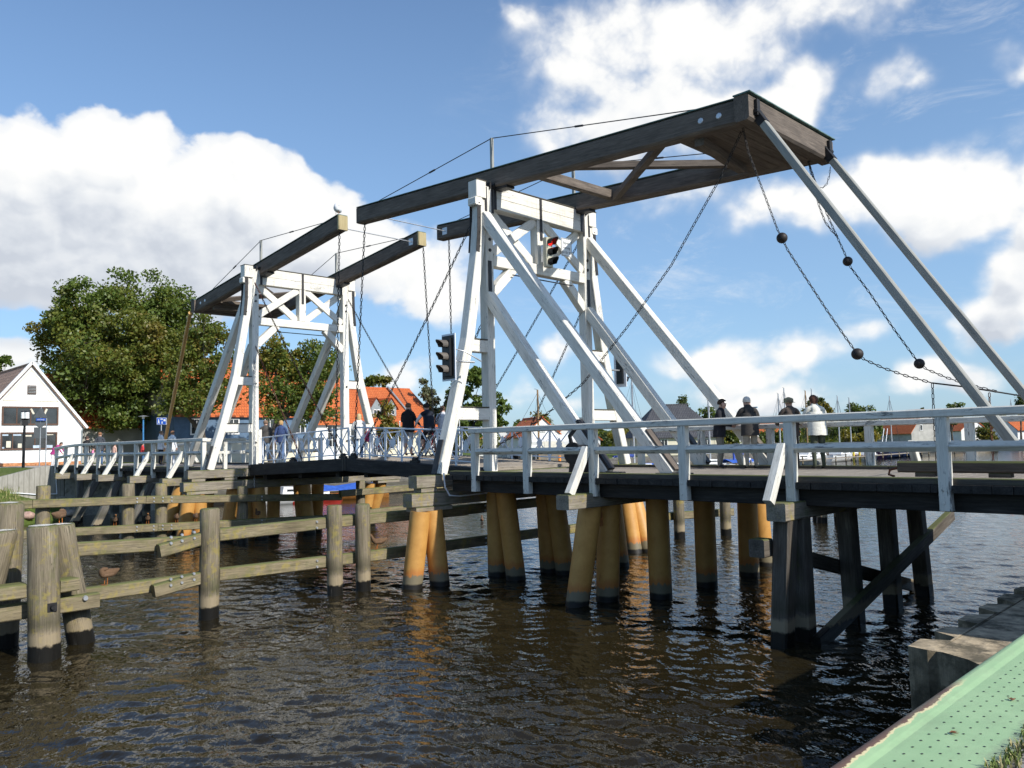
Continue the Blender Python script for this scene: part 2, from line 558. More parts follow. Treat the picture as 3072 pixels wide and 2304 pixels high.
M['trestle2'] = wood('grey_trestle_timber', [(.06, .055, .048), (.11, .10, .088), (.17, .16, .14), (.26, .25, .225)], crack=1.0, wet=True, algae=.2, bumpd=.01)
M['deck'] = wood('deck_planks', [(.16, .135, .11), (.24, .205, .165), (.31, .265, .215), (.37, .325, .27)], crack=1.0, rough=.85)
M['kerb'] = wood('kerb_timber', [(.035, .03, .025), (.065, .056, .046), (.10, .087, .07), (.15, .13, .105)], crack=.8, algae=.25)
M['rod'] = wood('grey_primed_rod', [(.20, .195, .175), (.28, .275, .245), (.33, .325, .29), (.38, .37, .34)], crack=.35, rough=.6, grain=.6)
M['varnish'] = wood('varnished_pine_pole', [(.42, .22, .05), (.52, .29, .075), (.58, .35, .11)], crack=.3, rough=.4, grain=.6)
M['iron'] = plain('black_iron', (.018, .017, .017), .55, .2, .3, 9, .002, dirt=(.66, (.07, .03, .015)))
M['strap'] = plain('painted_iron_strap', (.035, .032, .032), .5, .1, .25, 7, .002, dirt=(.66, (.09, .055, .035)))
M['rustchain'] = plain('rusty_chain_iron', (.10, .035, .018), .75, .1, .4, 11)
M['galv'] = plain('galvanised_steel', (.55, .56, .57), .4, .7, .1, 6)
M['copper'] = plain('copper_patina', (.10, .17, .15), .6, .2, .35, 5)
M['steelwhite'] = plain('white_enamelled_steel', (.74, .76, .80), .35, 0, .05, 4)
M['black'] = plain('black_plastic', (.012, .012, .013), .4, 0, .2)
M['conc'] = plain('weathered_concrete', (.36, .345, .30), .9, 0, .22, 5, .01, dirt=(.56, (.17, .155, .115)))
M['glass'] = plain('dark_window_glass', (.025, .028, .032), .08, 0, .3, 1.3, spec=.9)
M['skin'] = plain('skin', (.52, .30, .21), .5, 0, .05)


def yellow_pile():
    mt, nt, b = base_mat('yellow_pile_paint')
    pos = nd(nt, 'ShaderNodeNewGeometry').outputs['Position']
    z0 = nd(nt, 'ShaderNodeSeparateXYZ', {0: pos}).outputs[2]
    n = NOISE(nt, pos, 3.5, 7, .65).outputs[0]
    n2 = NOISE(nt, VM(nt, 'MULTIPLY', pos, (9, 9, 2.0)), 1.3, 6, .7).outputs[0]
    c = RAMP(nt, n, [(.3, (.48, .235, .055)), (.7, (.60, .32, .085))])
    c = MIX(nt, MA(nt, 'MULTIPLY', MR(nt, n2, .62, .72), .75), c, (.30, .115, .03))
    z = MA(nt, 'ADD', z0, MA(nt, 'MULTIPLY', MA(nt, 'SUBTRACT', n2, .5), .4))
    c = MIX(nt, MA(nt, 'MULTIPLY', MR(nt, z, .52, .38), .85), c, (.46, .17, .04))
    c = MIX(nt, MR(nt, z, .33, .30), c, (.19, .16, .10))
    zz = MA(nt, 'ADD', z0, MA(nt, 'MULTIPLY', MA(nt, 'SUBTRACT', n, .5), .12))
    c = MIX(nt, MR(nt, zz, .14, .10), c, (.010, .009, .008))
    nt.links.new(c, b.inputs['Base Color'])
    b.inputs['Roughness'].default_value = .55
    bp = nd(nt, 'ShaderNodeBump', {'Height': n2, 'Strength': .35, 'Distance': .006})
    nt.links.new(bp.outputs[0], b.inputs['Normal'])
    return mt


M['yellow'] = yellow_pile()
# ---------------------------------------------------------------- water
def water():
    mt, nt, b = base_mat('river_water')
    pos = nd(nt, 'ShaderNodeNewGeometry').outputs['Position']
    n = NOISE(nt, pos, .35, 4, .6).outputs[0]
    nt.links.new(RAMP(nt, n, [(.3, (.012, .0092, .0040)), (.7, (.022, .0165, .0070))]), b.inputs['Base Color'])
    b.inputs['Roughness'].default_value = .03
    b.inputs['IOR'].default_value = 1.33
    b.inputs['Specular IOR Level'].default_value = .5
    p2 = nd(nt, 'ShaderNodeVectorRotate', {'Vector': pos, 'Angle': .55}, rotation_type='Z_AXIS').outputs[0]
    r1 = NOISE(nt, VM(nt, 'MULTIPLY', p2, (1.0, 1.9, 1)), 5.5, 2, .5, .4).outputs[0]
    r2 = NOISE(nt, VM(nt, 'MULTIPLY', p2, (1.0, 1.7, 1)), 2.2, 3, .5, .3).outputs[0]
    h = MA(nt, 'ADD', MA(nt, 'MULTIPLY', r1, .55), MA(nt, 'MULTIPLY', r2, .8))
    bp = nd(nt, 'ShaderNodeBump', {'Height': h, 'Strength': 1.0, 'Distance': .024})
    nt.links.new(bp.outputs[0], b.inputs['Normal'])
    rr = []
    r = 3.0
    while r < 32: rr.append(r); r *= 1.0036
    while r < 75: rr.append(r); r *= 1.0055
    while r < 6000: rr.append(r); r *= 1.09
    rr = np.array(rr)
    f2 = np.array((FW.x, FW.y)); f2 /= np.linalg.norm(f2)
    a0 = math.atan2(f2[1], f2[0])
    th = a0 + np.radians(np.linspace(-62, 62, 1000))
    o = np.array((EYE.x, EYE.y)) - f2 * 3.0
    X = o[0] + rr[:, None] * np.cos(th)[None]; Y = o[1] + rr[:, None] * np.sin(th)[None]
    Zw = np.zeros_like(X)
    sp = np.repeat((rr * np.where(rr < 32, .0037, .0056))[:, None], X.shape[1], 1)
    rg = np.random.default_rng(11)
    for i in range(110):
        lam = .16 * (1.05 / .16) ** rg.random()
        ang = math.radians(-62) + rg.normal() * .62       # the breeze comes in along the river
        kx, ky = 2 * math.pi / lam * math.cos(ang), 2 * math.pi / lam * math.sin(ang)
        amp = .0024 * lam ** .72 * (.6 + .8 * rg.random())
        ph = kx * X + ky * Y + rg.random() * 6.28
        Zw += amp * np.clip((lam / sp - 2.6) / 2.0, 0, 1) * (np.sin(ph) + .22 * np.cos(2 * ph))
    # patches of calmer water
    calm = .62 + .38 * np.sin(.31 * X + 1.1 * np.sin(.17 * Y)) * np.sin(.23 * Y + 1.3 * np.sin(.21 * X) + 1)
    Zw *= .55 + .6 * calm
    nr, nc = X.shape
    me = bpy.data.meshes.new('water')
    me.vertices.add(nr * nc)
    me.vertices.foreach_set('co', np.stack([X, Y, Zw], -1).astype(np.float32).ravel())
    ii, jj = np.meshgrid(np.arange(nr - 1), np.arange(nc - 1), indexing='ij')
    a = (ii * nc + jj).ravel()
    q = np.stack([a, a + nc, a + nc + 1, a + 1], 1)
    nf = len(q)
    me.loops.add(nf * 4); me.polygons.add(nf)
    me.loops.foreach_set('vertex_index', q.astype(np.int32).ravel())
    me.polygons.foreach_set('loop_start', np.arange(0, nf * 4, 4, dtype=np.int32))
    me.polygons.foreach_set('use_smooth', np.ones(nf, dtype=bool))
    me.update(calc_edges=True)
    me.materials.append(mt)
    ob = bpy.data.objects.new('water', me)
    COL.objects.link(ob)
    tag(ob, kind='structure')
    if me.polygons[0].normal.z < 0:
        me.flip_normals()


water()

# ---------------------------------------------------------------- banks
def grass_mat(name, c1, c2, dry=(.22, .19, .08)):
    mt, nt, b = base_mat(name)
    pos = nd(nt, 'ShaderNodeNewGeometry').outputs['Position']
    n = NOISE(nt, pos, 7.0, 7, .7).outputs[0]; n2 = NOISE(nt, pos, .5, 5, .6).outputs[0]
    c = RAMP(nt, n, [(.3, c1), (.7, c2)])
    c = MIX(nt, MR(nt, n2, .52, .72, 0, .6), c, dry)
    nt.links.new(c, b.inputs['Base Color'])
    b.inputs['Roughness'].default_value = .9
    b.inputs['Specular IOR Level'].default_value = .1
    nt.links.new(nd(nt, 'ShaderNodeBump', {'Height': n, 'Strength': .8, 'Distance': .06}).outputs[0], b.inputs['Normal'])
    return mt


M['grass'] = grass_mat('meadow_grass', (.055, .085, .018), (.115, .155, .035))
M['pave'] = plain('pale_paving', (.34, .32, .29), .9, 0, .12, 2.2, .006)


def gz(x, y):
    """height of the far bank"""
    top = 2.62
    if y < 0:
        t = max(0, min(1, (-49.0 - x) / 9)); s = max(-1.2, .24 * y)
        top += s * (1 - t)
    elif y > 9:
        top += (1.35 - 2.62) * min(1, (y - 9) / 40)
    return top


def far_bank():
    xs = [-48.95, -50, -52, -54, -56, -58, -61, -66, -75, -95, -140, -260, -900, -3000]
    ys = [-400, -120, -40, -20, -12, -8, -6, -4, -2.4, -1, 0, 3, 7, 9, 14, 20, 30, 40, 50, 80, 150, 300, 800, 3000]
    b = MB()
    vs = [(x, y, gz(x, y)) for x in xs for y in ys]
    n = len(ys); fs = []
    for i in range(len(xs) - 1):
        for j in range(n - 1):
            fs.append((i * n + j, i * n + j + 1, (i + 1) * n + j + 1, (i + 1) * n + j))
    b.add(vs, fs)
    tag(b.build('ground', M['grass'], org=V(0, 0, 0)), kind='structure')
    # quay street behind the bridge head
    p = MB()
    for (x0, x1, y0, y1) in ((-58, -48.9, .2, 7.6), (-61.5, -58, -9, 30), (-58, -49, 12, 60)):
        k = 8
        for i in range(k):
            ya, yb = y0 + (y1 - y0) * i / k, y0 + (y1 - y0) * (i + 1) / k
            p.quad((x0, ya, gz(x0, ya) + .012), (x1, ya, gz(x1, ya) + .012), (x1, yb, gz(x1, yb) + .012), (x0, yb, gz(x0, yb) + .012))
    tag(p.build('street', M['pave'], org=V(0, 0, 0)), kind='structure')


far_bank()
# board-marked concrete wing wall and abutment
mt, nt, bb = base_mat('board_marked_concrete')
gcv = GC(nt)
sy = nd(nt, 'ShaderNodeSeparateXYZ', {0: gcv})
ln = MR(nt, MA(nt, 'ABSOLUTE', MA(nt, 'SUBTRACT', MA(nt, 'FRACT', MA(nt, 'MULTIPLY', sy.outputs[0], 4.0)), .5)), .0, .12)
n1 = NOISE(nt, VM(nt, 'MULTIPLY', gcv, (2.5, .7, 1)), 2.0, 6, .65).outputs[0]
nt.links.new(MIX(nt, ln, (.19, .18, .15), RAMP(nt, n1, [(.3, (.24, .225, .19)), (.7, (.42, .40, .35))])), bb.inputs['Base Color'])
bb.inputs['Roughness'].default_value = .9
M['board'] = mt
w = MB()
WY = [(.55, 2.80), (-.6, 2.74), (-2.4, 2.3), (-5, 1.85), (-9, 1.5), (-16, 1.35), (-60, 1.3)]
for i in range(len(WY) - 1):
    (ya, za), (yb, zb) = WY[i], WY[i + 1]
    for xa, s in ((-48.6, 1), (-48.95, -1)):
        q = [(xa, yb, -.5), (xa, ya, -.5), (xa, ya, za), (xa, yb, zb)]
        gs = [(yb, 0, 0), (ya, 0, 0), (ya, za, 0), (yb, zb, 0)]
        w.quad(*(q if s > 0 else q[::-1]), gs=gs if s > 0 else gs[::-1])
    w.quad((-48.95, yb, zb), (-48.6, yb, zb), (-48.6, ya, za), (-48.95, ya, za))
w.quad((-48.95, .55, -.5), (-48.6, .55, -.5), (-48.6, .55, 2.8), (-48.95, .55, 2.8))
tag(w.build('bank_wall', M['board']), 'board marked concrete wing wall running from the bridge end along the grassy shore', 'wall')
w = MB()
w.box((-48.9, 3.9, 1.0), (.7, 6.6, 3.1), ch=.02)
w.box((-48.62, 3.9, .35), (.5, 7.4, 1.5), ch=.02)
tag(w.build('abutment', M['conc']), 'dark concrete abutment under the far end of the bridge', 'abutment')
w = MB()
for (y0, y1) in ((7.3, 30), (30, 80), (80, 300), (300, 900)):
    w.box((-48.75, (y0 + y1) / 2, .55), (.45, y1 - y0, 2.3), ch=.02)
tag(w.build('quay_wall', M['trestle2']), 'low concrete quay wall along the boat harbour on the far bank', 'wall')
w = MB()
w.tube([(-48.57, .2, 1.25), (-48.57, .15, 2.1), (-48.56, .1, 2.45)], .03, 6)
w.tube([(-48.55, .2, 1.25), (-48.55, -.8, 1.28), (-48.55, -1.6, 1.4), (-48.55, -2.4, 1.43), (-48.55, -4, 1.5), (-48.55, -8, 1.42)], .035, 6)
tag(w.build('pipe', M['steelwhite']), 'thin white pipe fixed along the concrete wing wall', 'pipe')
# shore strip below the wing wall
sh = MB()
prof = [(-48.7, 1.62), (-47.6, 1.38), (-46.4, .92), (-45.3, .36), (-44.0, -.5)]
ys = [-60, -30, -14, -9, -6.5, -5, -4, -3.2, -2.4, -1.9, -1.2, -.5, .2]
vs = []
for j, y in enumerate(ys):
    k = 1.0 if y < -2.4 else max(.12, 1 - (y + 2.4) / 2.6)
    for (x, z) in prof:
        xx = -48.7 + (x + 48.7) * (.35 + .65 * k)
        vs.append((xx, y, z * (.4 + .6 * k) + .05 * math.sin(y * 3.1 + x * 2)))
fs = [(j * 5 + i, j * 5 + i + 1, (j + 1) * 5 + i + 1, (j + 1) * 5 + i) for j in range(len(ys) - 1) for i in range(4)]
sh.add(vs, [f[::-1] for f in fs])
tag(sh.build('shore', M['grass'], org=V(0, 0, 0)), kind='structure')


def blades(name, spots, h, mats, n, rad, label_kind):
    """tufts of real blades"""
    b = MB()
    for (x, y, z) in spots:
        for _ in range(n):
            a = random.random() * 6.28; r = rad * math.sqrt(random.random())
            px, py = x + math.cos(a) * r, y + math.sin(a) * r
            hh = h * (.5 + random.random()); an = random.random() * 6.28; ln = hh * (.2 + .6 * random.random())
            wd_ = .0035 + .0035 * random.random() + h * .012
            sx_, sy_ = math.cos(an + 1.57) * wd_, math.sin(an + 1.57) * wd_
            tx, ty = px + math.cos(an) * ln, py + math.sin(an) * ln
            mx, my = px + math.cos(an) * ln * .35, py + math.sin(an) * ln * .35
            b.add([(px - sx_, py - sy_, z), (px + sx_, py + sy_, z), (mx + sx_ * .8, my + sy_ * .8, z + hh * .6), (mx - sx_ * .8, my - sy_ * .8, z + hh * .6), (tx, ty, z + hh)],
                  [(0, 1, 2, 3), (3, 2, 4)], None, random.randrange(len(mats)))
    return tag(b.build(name, mats, org=V(0, 0, 0)), kind='stuff')


M['blade1'] = plain('grass_blade_green', (.17, .22, .05), .8, 0, .25, 20)
M['blade2'] = plain('grass_blade_dry', (.36, .31, .14), .8, 0, .25, 20)
blades('shore_grass', [(x_, y_, 1.62 - (x_ + 48.7) * .33 - .02) for x_, y_ in [(-48.6 + random.random() * 2.9, -9 + random.random() * 7.2) for _ in range(260)]], .26, [M['blade1'], M['blade1'], M['blade2']], 12, .3, 'g')
# ---------------------------------------------------------------- near bank: stepped sheet-pile capping, green steel coping, paving
QZ = 1.85
c = MB()
out = []
for k in range(18):
    y = -4.12 + .80 * k
    out += [(-3.22, y), (-3.22, y + .36), (-2.97, y + .50), (-2.97, y + .66)]
out += [(-2.97, 10.4), (-1.0, 10.4), (-1.0, -5.3), (-2.15, -5.3), (-2.26, -4.62), (-2.62, -4.26), (-2.86, -4.2), (-2.93, -4.17), (-3.0, -4.22)]
random.seed(3)
c.prism([(x, y, 1.30 + random.uniform(-.012, .012)) for (x, y) in out], (0, 0, -1.9))
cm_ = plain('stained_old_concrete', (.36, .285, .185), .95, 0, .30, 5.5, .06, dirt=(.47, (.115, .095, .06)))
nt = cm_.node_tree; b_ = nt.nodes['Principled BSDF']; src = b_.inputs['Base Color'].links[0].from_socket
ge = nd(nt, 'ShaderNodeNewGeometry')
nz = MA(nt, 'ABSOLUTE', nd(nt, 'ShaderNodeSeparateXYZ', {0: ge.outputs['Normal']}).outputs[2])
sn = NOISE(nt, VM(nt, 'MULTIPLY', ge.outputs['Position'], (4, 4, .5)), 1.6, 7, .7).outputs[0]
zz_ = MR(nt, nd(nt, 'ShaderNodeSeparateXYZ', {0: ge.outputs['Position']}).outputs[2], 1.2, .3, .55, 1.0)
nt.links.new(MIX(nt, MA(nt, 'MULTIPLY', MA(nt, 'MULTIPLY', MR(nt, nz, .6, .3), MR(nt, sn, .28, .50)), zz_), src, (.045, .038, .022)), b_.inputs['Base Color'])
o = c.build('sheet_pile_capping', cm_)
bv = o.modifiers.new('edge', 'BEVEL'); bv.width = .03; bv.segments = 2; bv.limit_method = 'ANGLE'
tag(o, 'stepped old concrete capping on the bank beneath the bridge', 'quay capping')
random.seed(7)
# walls added out of view beside the deck end, to shade the capping
p = MB()
for (y0, y1) in ((-3.1, -.12), (6.2, 9.0)):
    p.box((-.72, (y0 + y1) / 2, 2.35), (.40, y1 - y0, 2.3), ch=.03)
tag(p.build('bank_wall', M['conc']), 'unseen concrete walls added on both sides of the deck end to shade the capping', 'wall')
p = MB()
p.box((14, -20, QZ - 1.2), (30.5, 60, 2.4), ch=.02)
p.box((14, 25, 1.6), (30.0, 30.2, 2.0), ch=.02)
mt, nt, bb = base_mat('grey_quay_paving')
pos = nd(nt, 'ShaderNodeNewGeometry').outputs['Position']
br = nd(nt, 'ShaderNodeTexBrick', {'Vector': pos, 'Color1': (.25, .235, .215, 1), 'Color2': (.31, .295, .27, 1), 'Mortar': (.10, .09, .07, 1), 'Scale': 1.0, 'Mortar Size': .012, 'Brick Width': .30, 'Row Height': .16})
nn = NOISE(nt, pos, 60, 5, .7).outputs[0]
nt.links.new(MIX(nt, MR(nt, nn, .35, .7, 0, .45), br.outputs[0], (.12, .11, .09)), bb.inputs['Base Color'])
nt.links.new(nd(nt, 'ShaderNodeBump', {'Height': nn, 'Strength': .5, 'Distance': .004}).outputs[0], bb.inputs['Normal'])
bb.inputs['Roughness'].default_value = .9
tag(p.build('pavement', mt, org=V(0, 0, 0)), kind='structure')
# coping: rounded edge, flat pierced tread
mt, nt, bb = base_mat('flaking_green_paint')
pos = nd(nt, 'ShaderNodeNewGeometry').outputs['Position']
gcv = GC(nt)
n1 = NOISE(nt, pos, 3.0, 5, .6).outputs[0]
n2 = NOISE(nt, VM(nt, 'MULTIPLY', pos, (2.0, 1, 1)), 5.0, 8, .72).outputs[0]
col = RAMP(nt, n1, [(.3, (.285, .44, .225)), (.7, (.355, .51, .27))])
n4 = NOISE(nt, pos, 26.0, 5, .6).outputs[0]
col = MIX(nt, MR(nt, n4, .62, .70, 0, .35), col, (.20, .33, .17))
s = nd(nt, 'ShaderNodeSeparateXYZ', {0: gcv}).outputs[0]
wear = MA(nt, 'ADD', s, MA(nt, 'MULTIPLY', MA(nt, 'SUBTRACT', n2, .5), .10))
# paint worn off along the outer lip, cream primer at its ragged edge
yy = nd(nt, 'ShaderNodeSeparateXYZ', {0: pos}).outputs[1]
ext = MR(nt, NOISE(nt, VM(nt, 'MULTIPLY', pos, (0, 1, 0)), .9, 2, .5).outputs[0], .3, .6, .3, 1.0)
k1 = MA(nt, 'MULTIPLY', MR(nt, wear, .140, .136), MR(nt, yy, -7.0, -7.3))
k2 = MA(nt, 'MULTIPLY', MR(nt, wear, .126, .122), MR(nt, yy, -7.05, -7.35))
col = MIX(nt, k1, col, (.62, .54, .30))
col = MIX(nt, k2, col, (.14, .075, .05))
n3 = NOISE(nt, pos, 17.0, 6, .7).outputs[0]
col = MIX(nt, MR(nt, n3, .69, .73), col, (.20, .09, .045))
n5 = NOISE(nt, VM(nt, 'MULTIPLY', pos, (3, 1, 1)), 2.3, 9, .75).outputs[0]
col = MIX(nt, MR(nt, n5, .50, .72, 0, .45), col, (.22, .27, .16))
in_ = MR(nt, MA(nt, 'ADD', nd(nt, 'ShaderNodeSeparateXYZ', {0: pos}).outputs[0], MA(nt, 'MULTIPLY', MA(nt, 'SUBTRACT', n5, .5), .25)), -1.36, -1.27)
col = MIX(nt, MA(nt, 'MULTIPLY', in_, .7), col, (.19, .16, .13))
nt.links.new(col, bb.inputs['Base Color'])
bb.inputs['Roughness'].default_value = .5
nt.links.new(nd(nt, 'ShaderNodeBump', {'Height': n2, 'Strength': .15, 'Distance': .004}).outputs[0], bb.inputs['Normal'])
cp = MB()
pr = []
R_ = .075
for i in range(9):
    a = math.pi * (1.0 - i / 8 * .5)
    pr.append((-1.885 + R_ + math.cos(a) * R_, QZ - R_ + math.sin(a) * R_ + .012))
pr = [(-1.885, QZ - .55), (-1.885, QZ - .2)] + pr
pr += [(-1.76, QZ + .004), (-1.725, QZ - .006), (-1.25, QZ - .004)]
s = [0]
for i in range(1, len(pr)):
    s.append(s[-1] + math.dist(pr[i], pr[i - 1]))
off = s[2]
for (ya, yb) in ((-30, -12), (-12, -9), (-9, -7), (-7, -5.28)):
    for i in range(len(pr) - 1):
        (xa, za), (xb, zb) = pr[i], pr[i + 1]
        gs = [(s[i] - off + .0, ya, 0), (s[i + 1] - off, ya, 0), (s[i + 1] - off, yb, 0), (s[i] - off, yb, 0)]
        cp.add([(xa, ya, za), (xb, ya, zb), (xb, yb, zb), (xa, yb, za)], [(0, 1, 2, 3)], gs, 0, 2 <= i < 12)
e = [(x, -5.28, z) for (x, z) in pr] + [(-1.25, -5.28, QZ - .55)]
cp.add(e, [tuple(range(len(e)))], None, 0)
co = cp.build('quay_coping', mt)
tag(co, 'green painted steel quay coping with a pierced tread and flaking lip', 'quay coping')
hl = MB()
for r in range(6):
    for k in range(70):
        y = -10.2 + k * .125 + (.06 if r % 2 else 0); x = -1.655 + r * .068
        if y > -5.4: continue
        z = QZ - .005 + .0022
        hl.add([(x + math.cos(a) * .0072, y + math.sin(a) * .0082, z) for a in [i * math.pi / 4 for i in range(8)]], [tuple(range(8))])
o = hl.build('drain_holes', M['black'], co)
tag(o, kind='stuff')
lf = MB()
for (x, y, a) in ((-1.58, -8.12, .4), (-1.47, -7.30, 1.9)):
    for t in (-.4, .1, .5):
        d = V(math.cos(a + t), math.sin(a + t), 0); n_ = V(-d.y, d.x, 0)
        c0 = V(x, y, QZ + .002)
        lf.add([c0, c0 + d * .022 + n_ * .009 + V(0, 0, .006), c0 + d * .055 + V(0, 0, .004), c0 + d * .022 - n_ * .009 + V(0, 0, .007)], [(0, 1, 2, 3)])
tag(lf.build('dead_leaves', plain('dead_leaf', (.22, .10, .045), .8), org=V(0, 0, 0)), kind='stuff')
blades('paving_grass', [(-1.27 + random.random() * .10 + .0 * i, -9.2 + i * .034, QZ - .006) for i in range(66)], .035, [M['blade1'], M['blade1'], M['blade2']], 16, .045, 'g')

for i, (x, y, z, r, l) in enumerate(((-45.7, -1.9, .38, .34, 'reddish boulder on the shore left of the fender pile'), (-45.9, .1, .35, .30, 'pale boulder on the shore below the wing wall'), (-45.5, -1.2, .2, .24, 'small rounded boulder at the water below the wing wall'))):
    b = MB(); b.ball((x, y, z), r, 14, 0, (1.2, 1.0, .62))
    rr_ = np.random.default_rng(i)
    b.v = [tuple(np.array(p) + rr_.normal(size=3) * .02) for p in b.v]
    tag(b.build('boulder', plain('boulder_%d' % i, ((.38, .25, .20), (.40, .33, .26), (.28, .25, .22))[i], .9, 0, .2, 8, .01)), l, 'boulder', 'boulders on the shore')
# ---------------------------------------------------------------- bridge
YM = 3.96                       # centre line of the gates


def mir(y):
    return 2 * YM - y


def bolts(mb, pts, ax, r=.028, l=.02, m=0):
    for p in pts:
        mb.cyl(Vector(p), Vector(p) + Vector(ax) * l, r, r * .8, 8, m)


def gate(x0, dx, label):
    """one portal: x0 = face towards the raking struts, dx = their direction"""
    xc = x0 - .15 * dx
    T = thing('bridge_gate', label, 'bridge gate', zr((xc, YM, -.80)), 'white timber gates of the drawbridge')
    X = V(1, 0, 0)
    wh, st = M['white'], M['strap']
    # sill and packing
    b = MB(); b.beam(zr((xc, -.75, -.94)), zr((xc, mir(-.75), -.94)), .34, .31, X, .02)
    b.build('sill_beam', M['oak'], T)
    b = MB(); b.beam(zr((xc - .02, -.90, -1.38)), zr((xc - .02, mir(-.9), -1.38)), .36, .34, X, .02)
    b.build('lower_sill_beam', M['oak'], T)
    for y in (-.35, .9, 2.6, 5.3, mir(.9), mir(-.35)):
        b = MB(); b.box(zr((xc, y, -1.15)), (.30, .5, .1))
        b.build('packing', M['oak'], T)
    for (ya, yb) in ((-.80, .35), (mir(.35), mir(-.8))):
        b = MB(); b.beam(zr((xc, ya, -1.61)), zr((xc, yb, -1.61)), .40, .11, X, .01)
        b.build('bearing_plank', M['oak'], T)
    for sgn in (0, 1):
        f = (lambda y: y) if sgn == 0 else mir
        b = MB()
        b.sweep([zr((xc, f(y), z)) for (y, z) in ((.11, -.79), (.62, .9), (1.13, 2.75), (1.55, 5.2), (1.65, 6.1), (1.67, 6.62))], .30, .28, X, .02)
        lg = b.build('leg', wh, T)
        b = MB(); b.box(zr((xc + .0 * dx, f(1.60), 6.90)), (.36, .36, .46), ch=.02)
        b.box(zr((xc + .02 * dx, f(1.50), 6.55)), (.30, .26, .22), ch=.03)
        b.build('cap', wh, lg)
        b = MB(); b.box(zr((xc, f(1.60), 7.145)), (.38, .38, .025))
        b.build('cap_plate', M['kerb'], lg)
        b = MB()
        for sx in (-1, 1):
            b = MB(); b.sweep([zr((xc + sx * .158, f(y), z)) for (y, z) in ((1.52, 6.7), (1.50, 5.8), (1.44, 5.15))], .012, .13, X, .003)
            bolts(b, [zr((xc + sx * .162, f(1.51), z)) for z in (6.5, 6.1, 5.7, 5.3)], X * sx, .02)
            b.build('strap', st, lg)
        b = MB(); b.sweep([zr((xc - .04 * dx, f(y - .16), z)) for (y, z) in ((.12, -.76), (.36, .10))], .20, .02, X, .003)
        b.build('foot_strap', st, lg)
        b = MB(); b.beam(zr((xc, f(1.89), -.79)), zr((xc, f(1.89), 7.02)), .30, .28, X, .02)
        po = b.build('post', wh, T)
        b = MB(); b.sweep([zr((x0 + .008 * dx, f(1.87), 4.95)), zr((x0 + .008 * dx, f(1.87), 3.98))], .03, .12, X, .003)
        b.sweep([zr((x0 + .0 * dx, f(1.87), 4.02)), zr((x0 + .75 * dx, f(1.87), 3.06))], .10, .03, V(0, 1, 0), .003)
        b.build('strap', st, po)
        for yy in (1.77, 2.02):
            b = MB(); b.beam(zr((x0 + .008 * dx, f(yy), 7.0)), zr((x0 + .008 * dx, f(yy), 6.3)), .025, .08, X, .003); b.build('strap', st, po)
        b = MB()
        bolts(b, [zr((x0 - .31 * dx, f(1.89), z)) for z in (6.0, 5.75, 2.5, .2)], X * -dx, .045, .03)
        bolts(b, [zr((x0 + .0 * dx, f(1.89), z)) for z in (5.55, 5.25)], X * dx, .05, .03)
        tag(b.build('bolts', st, po), kind='stuff')
        b = MB(); b.box(zr((x0 - .30 * dx, f(2.06), .05)), (.06, .16, 1.3), ch=.01)
        b.build('bearing_board', wh, po)
        for (za, zb, yl) in ((2.42, 2.75, 1.15), (.60, .92, .60)):
            b = MB(); b.beam(zr((xc, f(yl), (za + zb) / 2)), zr((xc, f(1.76), (za + zb) / 2)), .27, zb - za, X, .012)
            t = b.build('tie', wh, T)
            b = MB(); b.beam(zr((xc, f(yl + .12), zb + .018)), zr((xc, f(1.745), zb + .018)), .31, .03, X, .004)
            b.build('tie_cover', M['kerb'], t)
        # raking struts down to the deck
        for (zt, fx, yy, nm) in ((6.15, 5.75, 1.76, 'raking_strut'), (3.95, 3.85, 1.87, 'raking_strut')):
            b = MB()
            a = zr((x0 - .02 * dx, f(yy), zt)); e = zr((x0 + fx * dx, f(yy), -.80))
            d = (e - a).normalized()
            b.beam(a - d * .05, e, .27, .30, V(0, 1, 0), .025)
            r = b.build(nm, wh, T)
            nrm = d.cross(V(0, 1, 0)).normalized()
            if nrm.z < 0: nrm = -nrm
            b = MB()
            lo_ = zt < 5
            b.beam(e - d * (1.5 if lo_ else 1.15) + nrm * .19, e + nrm * .19, .22, .08 if lo_ else .05, V(0, 1, 0), .01)
            b.build('foot_strap', st if lo_ else M['brown'], r)
            b = MB(); b.box(e + V(.05 * dx, 0, .03), (.75, .34, .05))
            b.build('foot_plate', st, r)
    # portal beam of two baulks, chord, braces
    b = MB()
    b.beam(zr((xc, 2.03, 6.925)), zr((xc, mir(2.03), 6.925)), .32, .33, X, .012)
    b.beam(zr((xc, 2.03, 6.595)), zr((xc, mir(2.03), 6.595)), .32, .32, X, .012)
    pb = b.build('portal_beam', wh, T)
    b = MB(); b.beam(zr((xc, 2.25, 7.108)), zr((xc, mir(2.25), 7.108)), .36, .03, X, .004)
    b.build('cover_strip', M['kerb'], pb)
    b = MB()
    for sx in (-.168, .168):
        for y, zb in ((2.12, 6.42), (YM, 5.85), (mir(2.12), 6.42)):
            b = MB(); b.beam(zr((xc + sx, y, 7.1)), zr((xc + sx, y, zb)), .014, .10, X, .003)
            bolts(b, [zr((xc + sx, y, zb + .1 + .2 * i)) for i in range(4)], X * (1 if sx > 0 else -1), .018, .016)
            b.build('strap', st, pb)
    b = MB(); b.beam(zr((xc, 2.03, 4.98)), zr((xc, mir(2.03), 4.98)), .28, .30, X, .012)
    b.build('lower_chord', wh, T)
    b = MB(); b.beam(zr((xc, YM, 5.13)), zr((xc, YM, 6.43)), .30, .30, X, .012)
    b.build('king_post', wh, T)
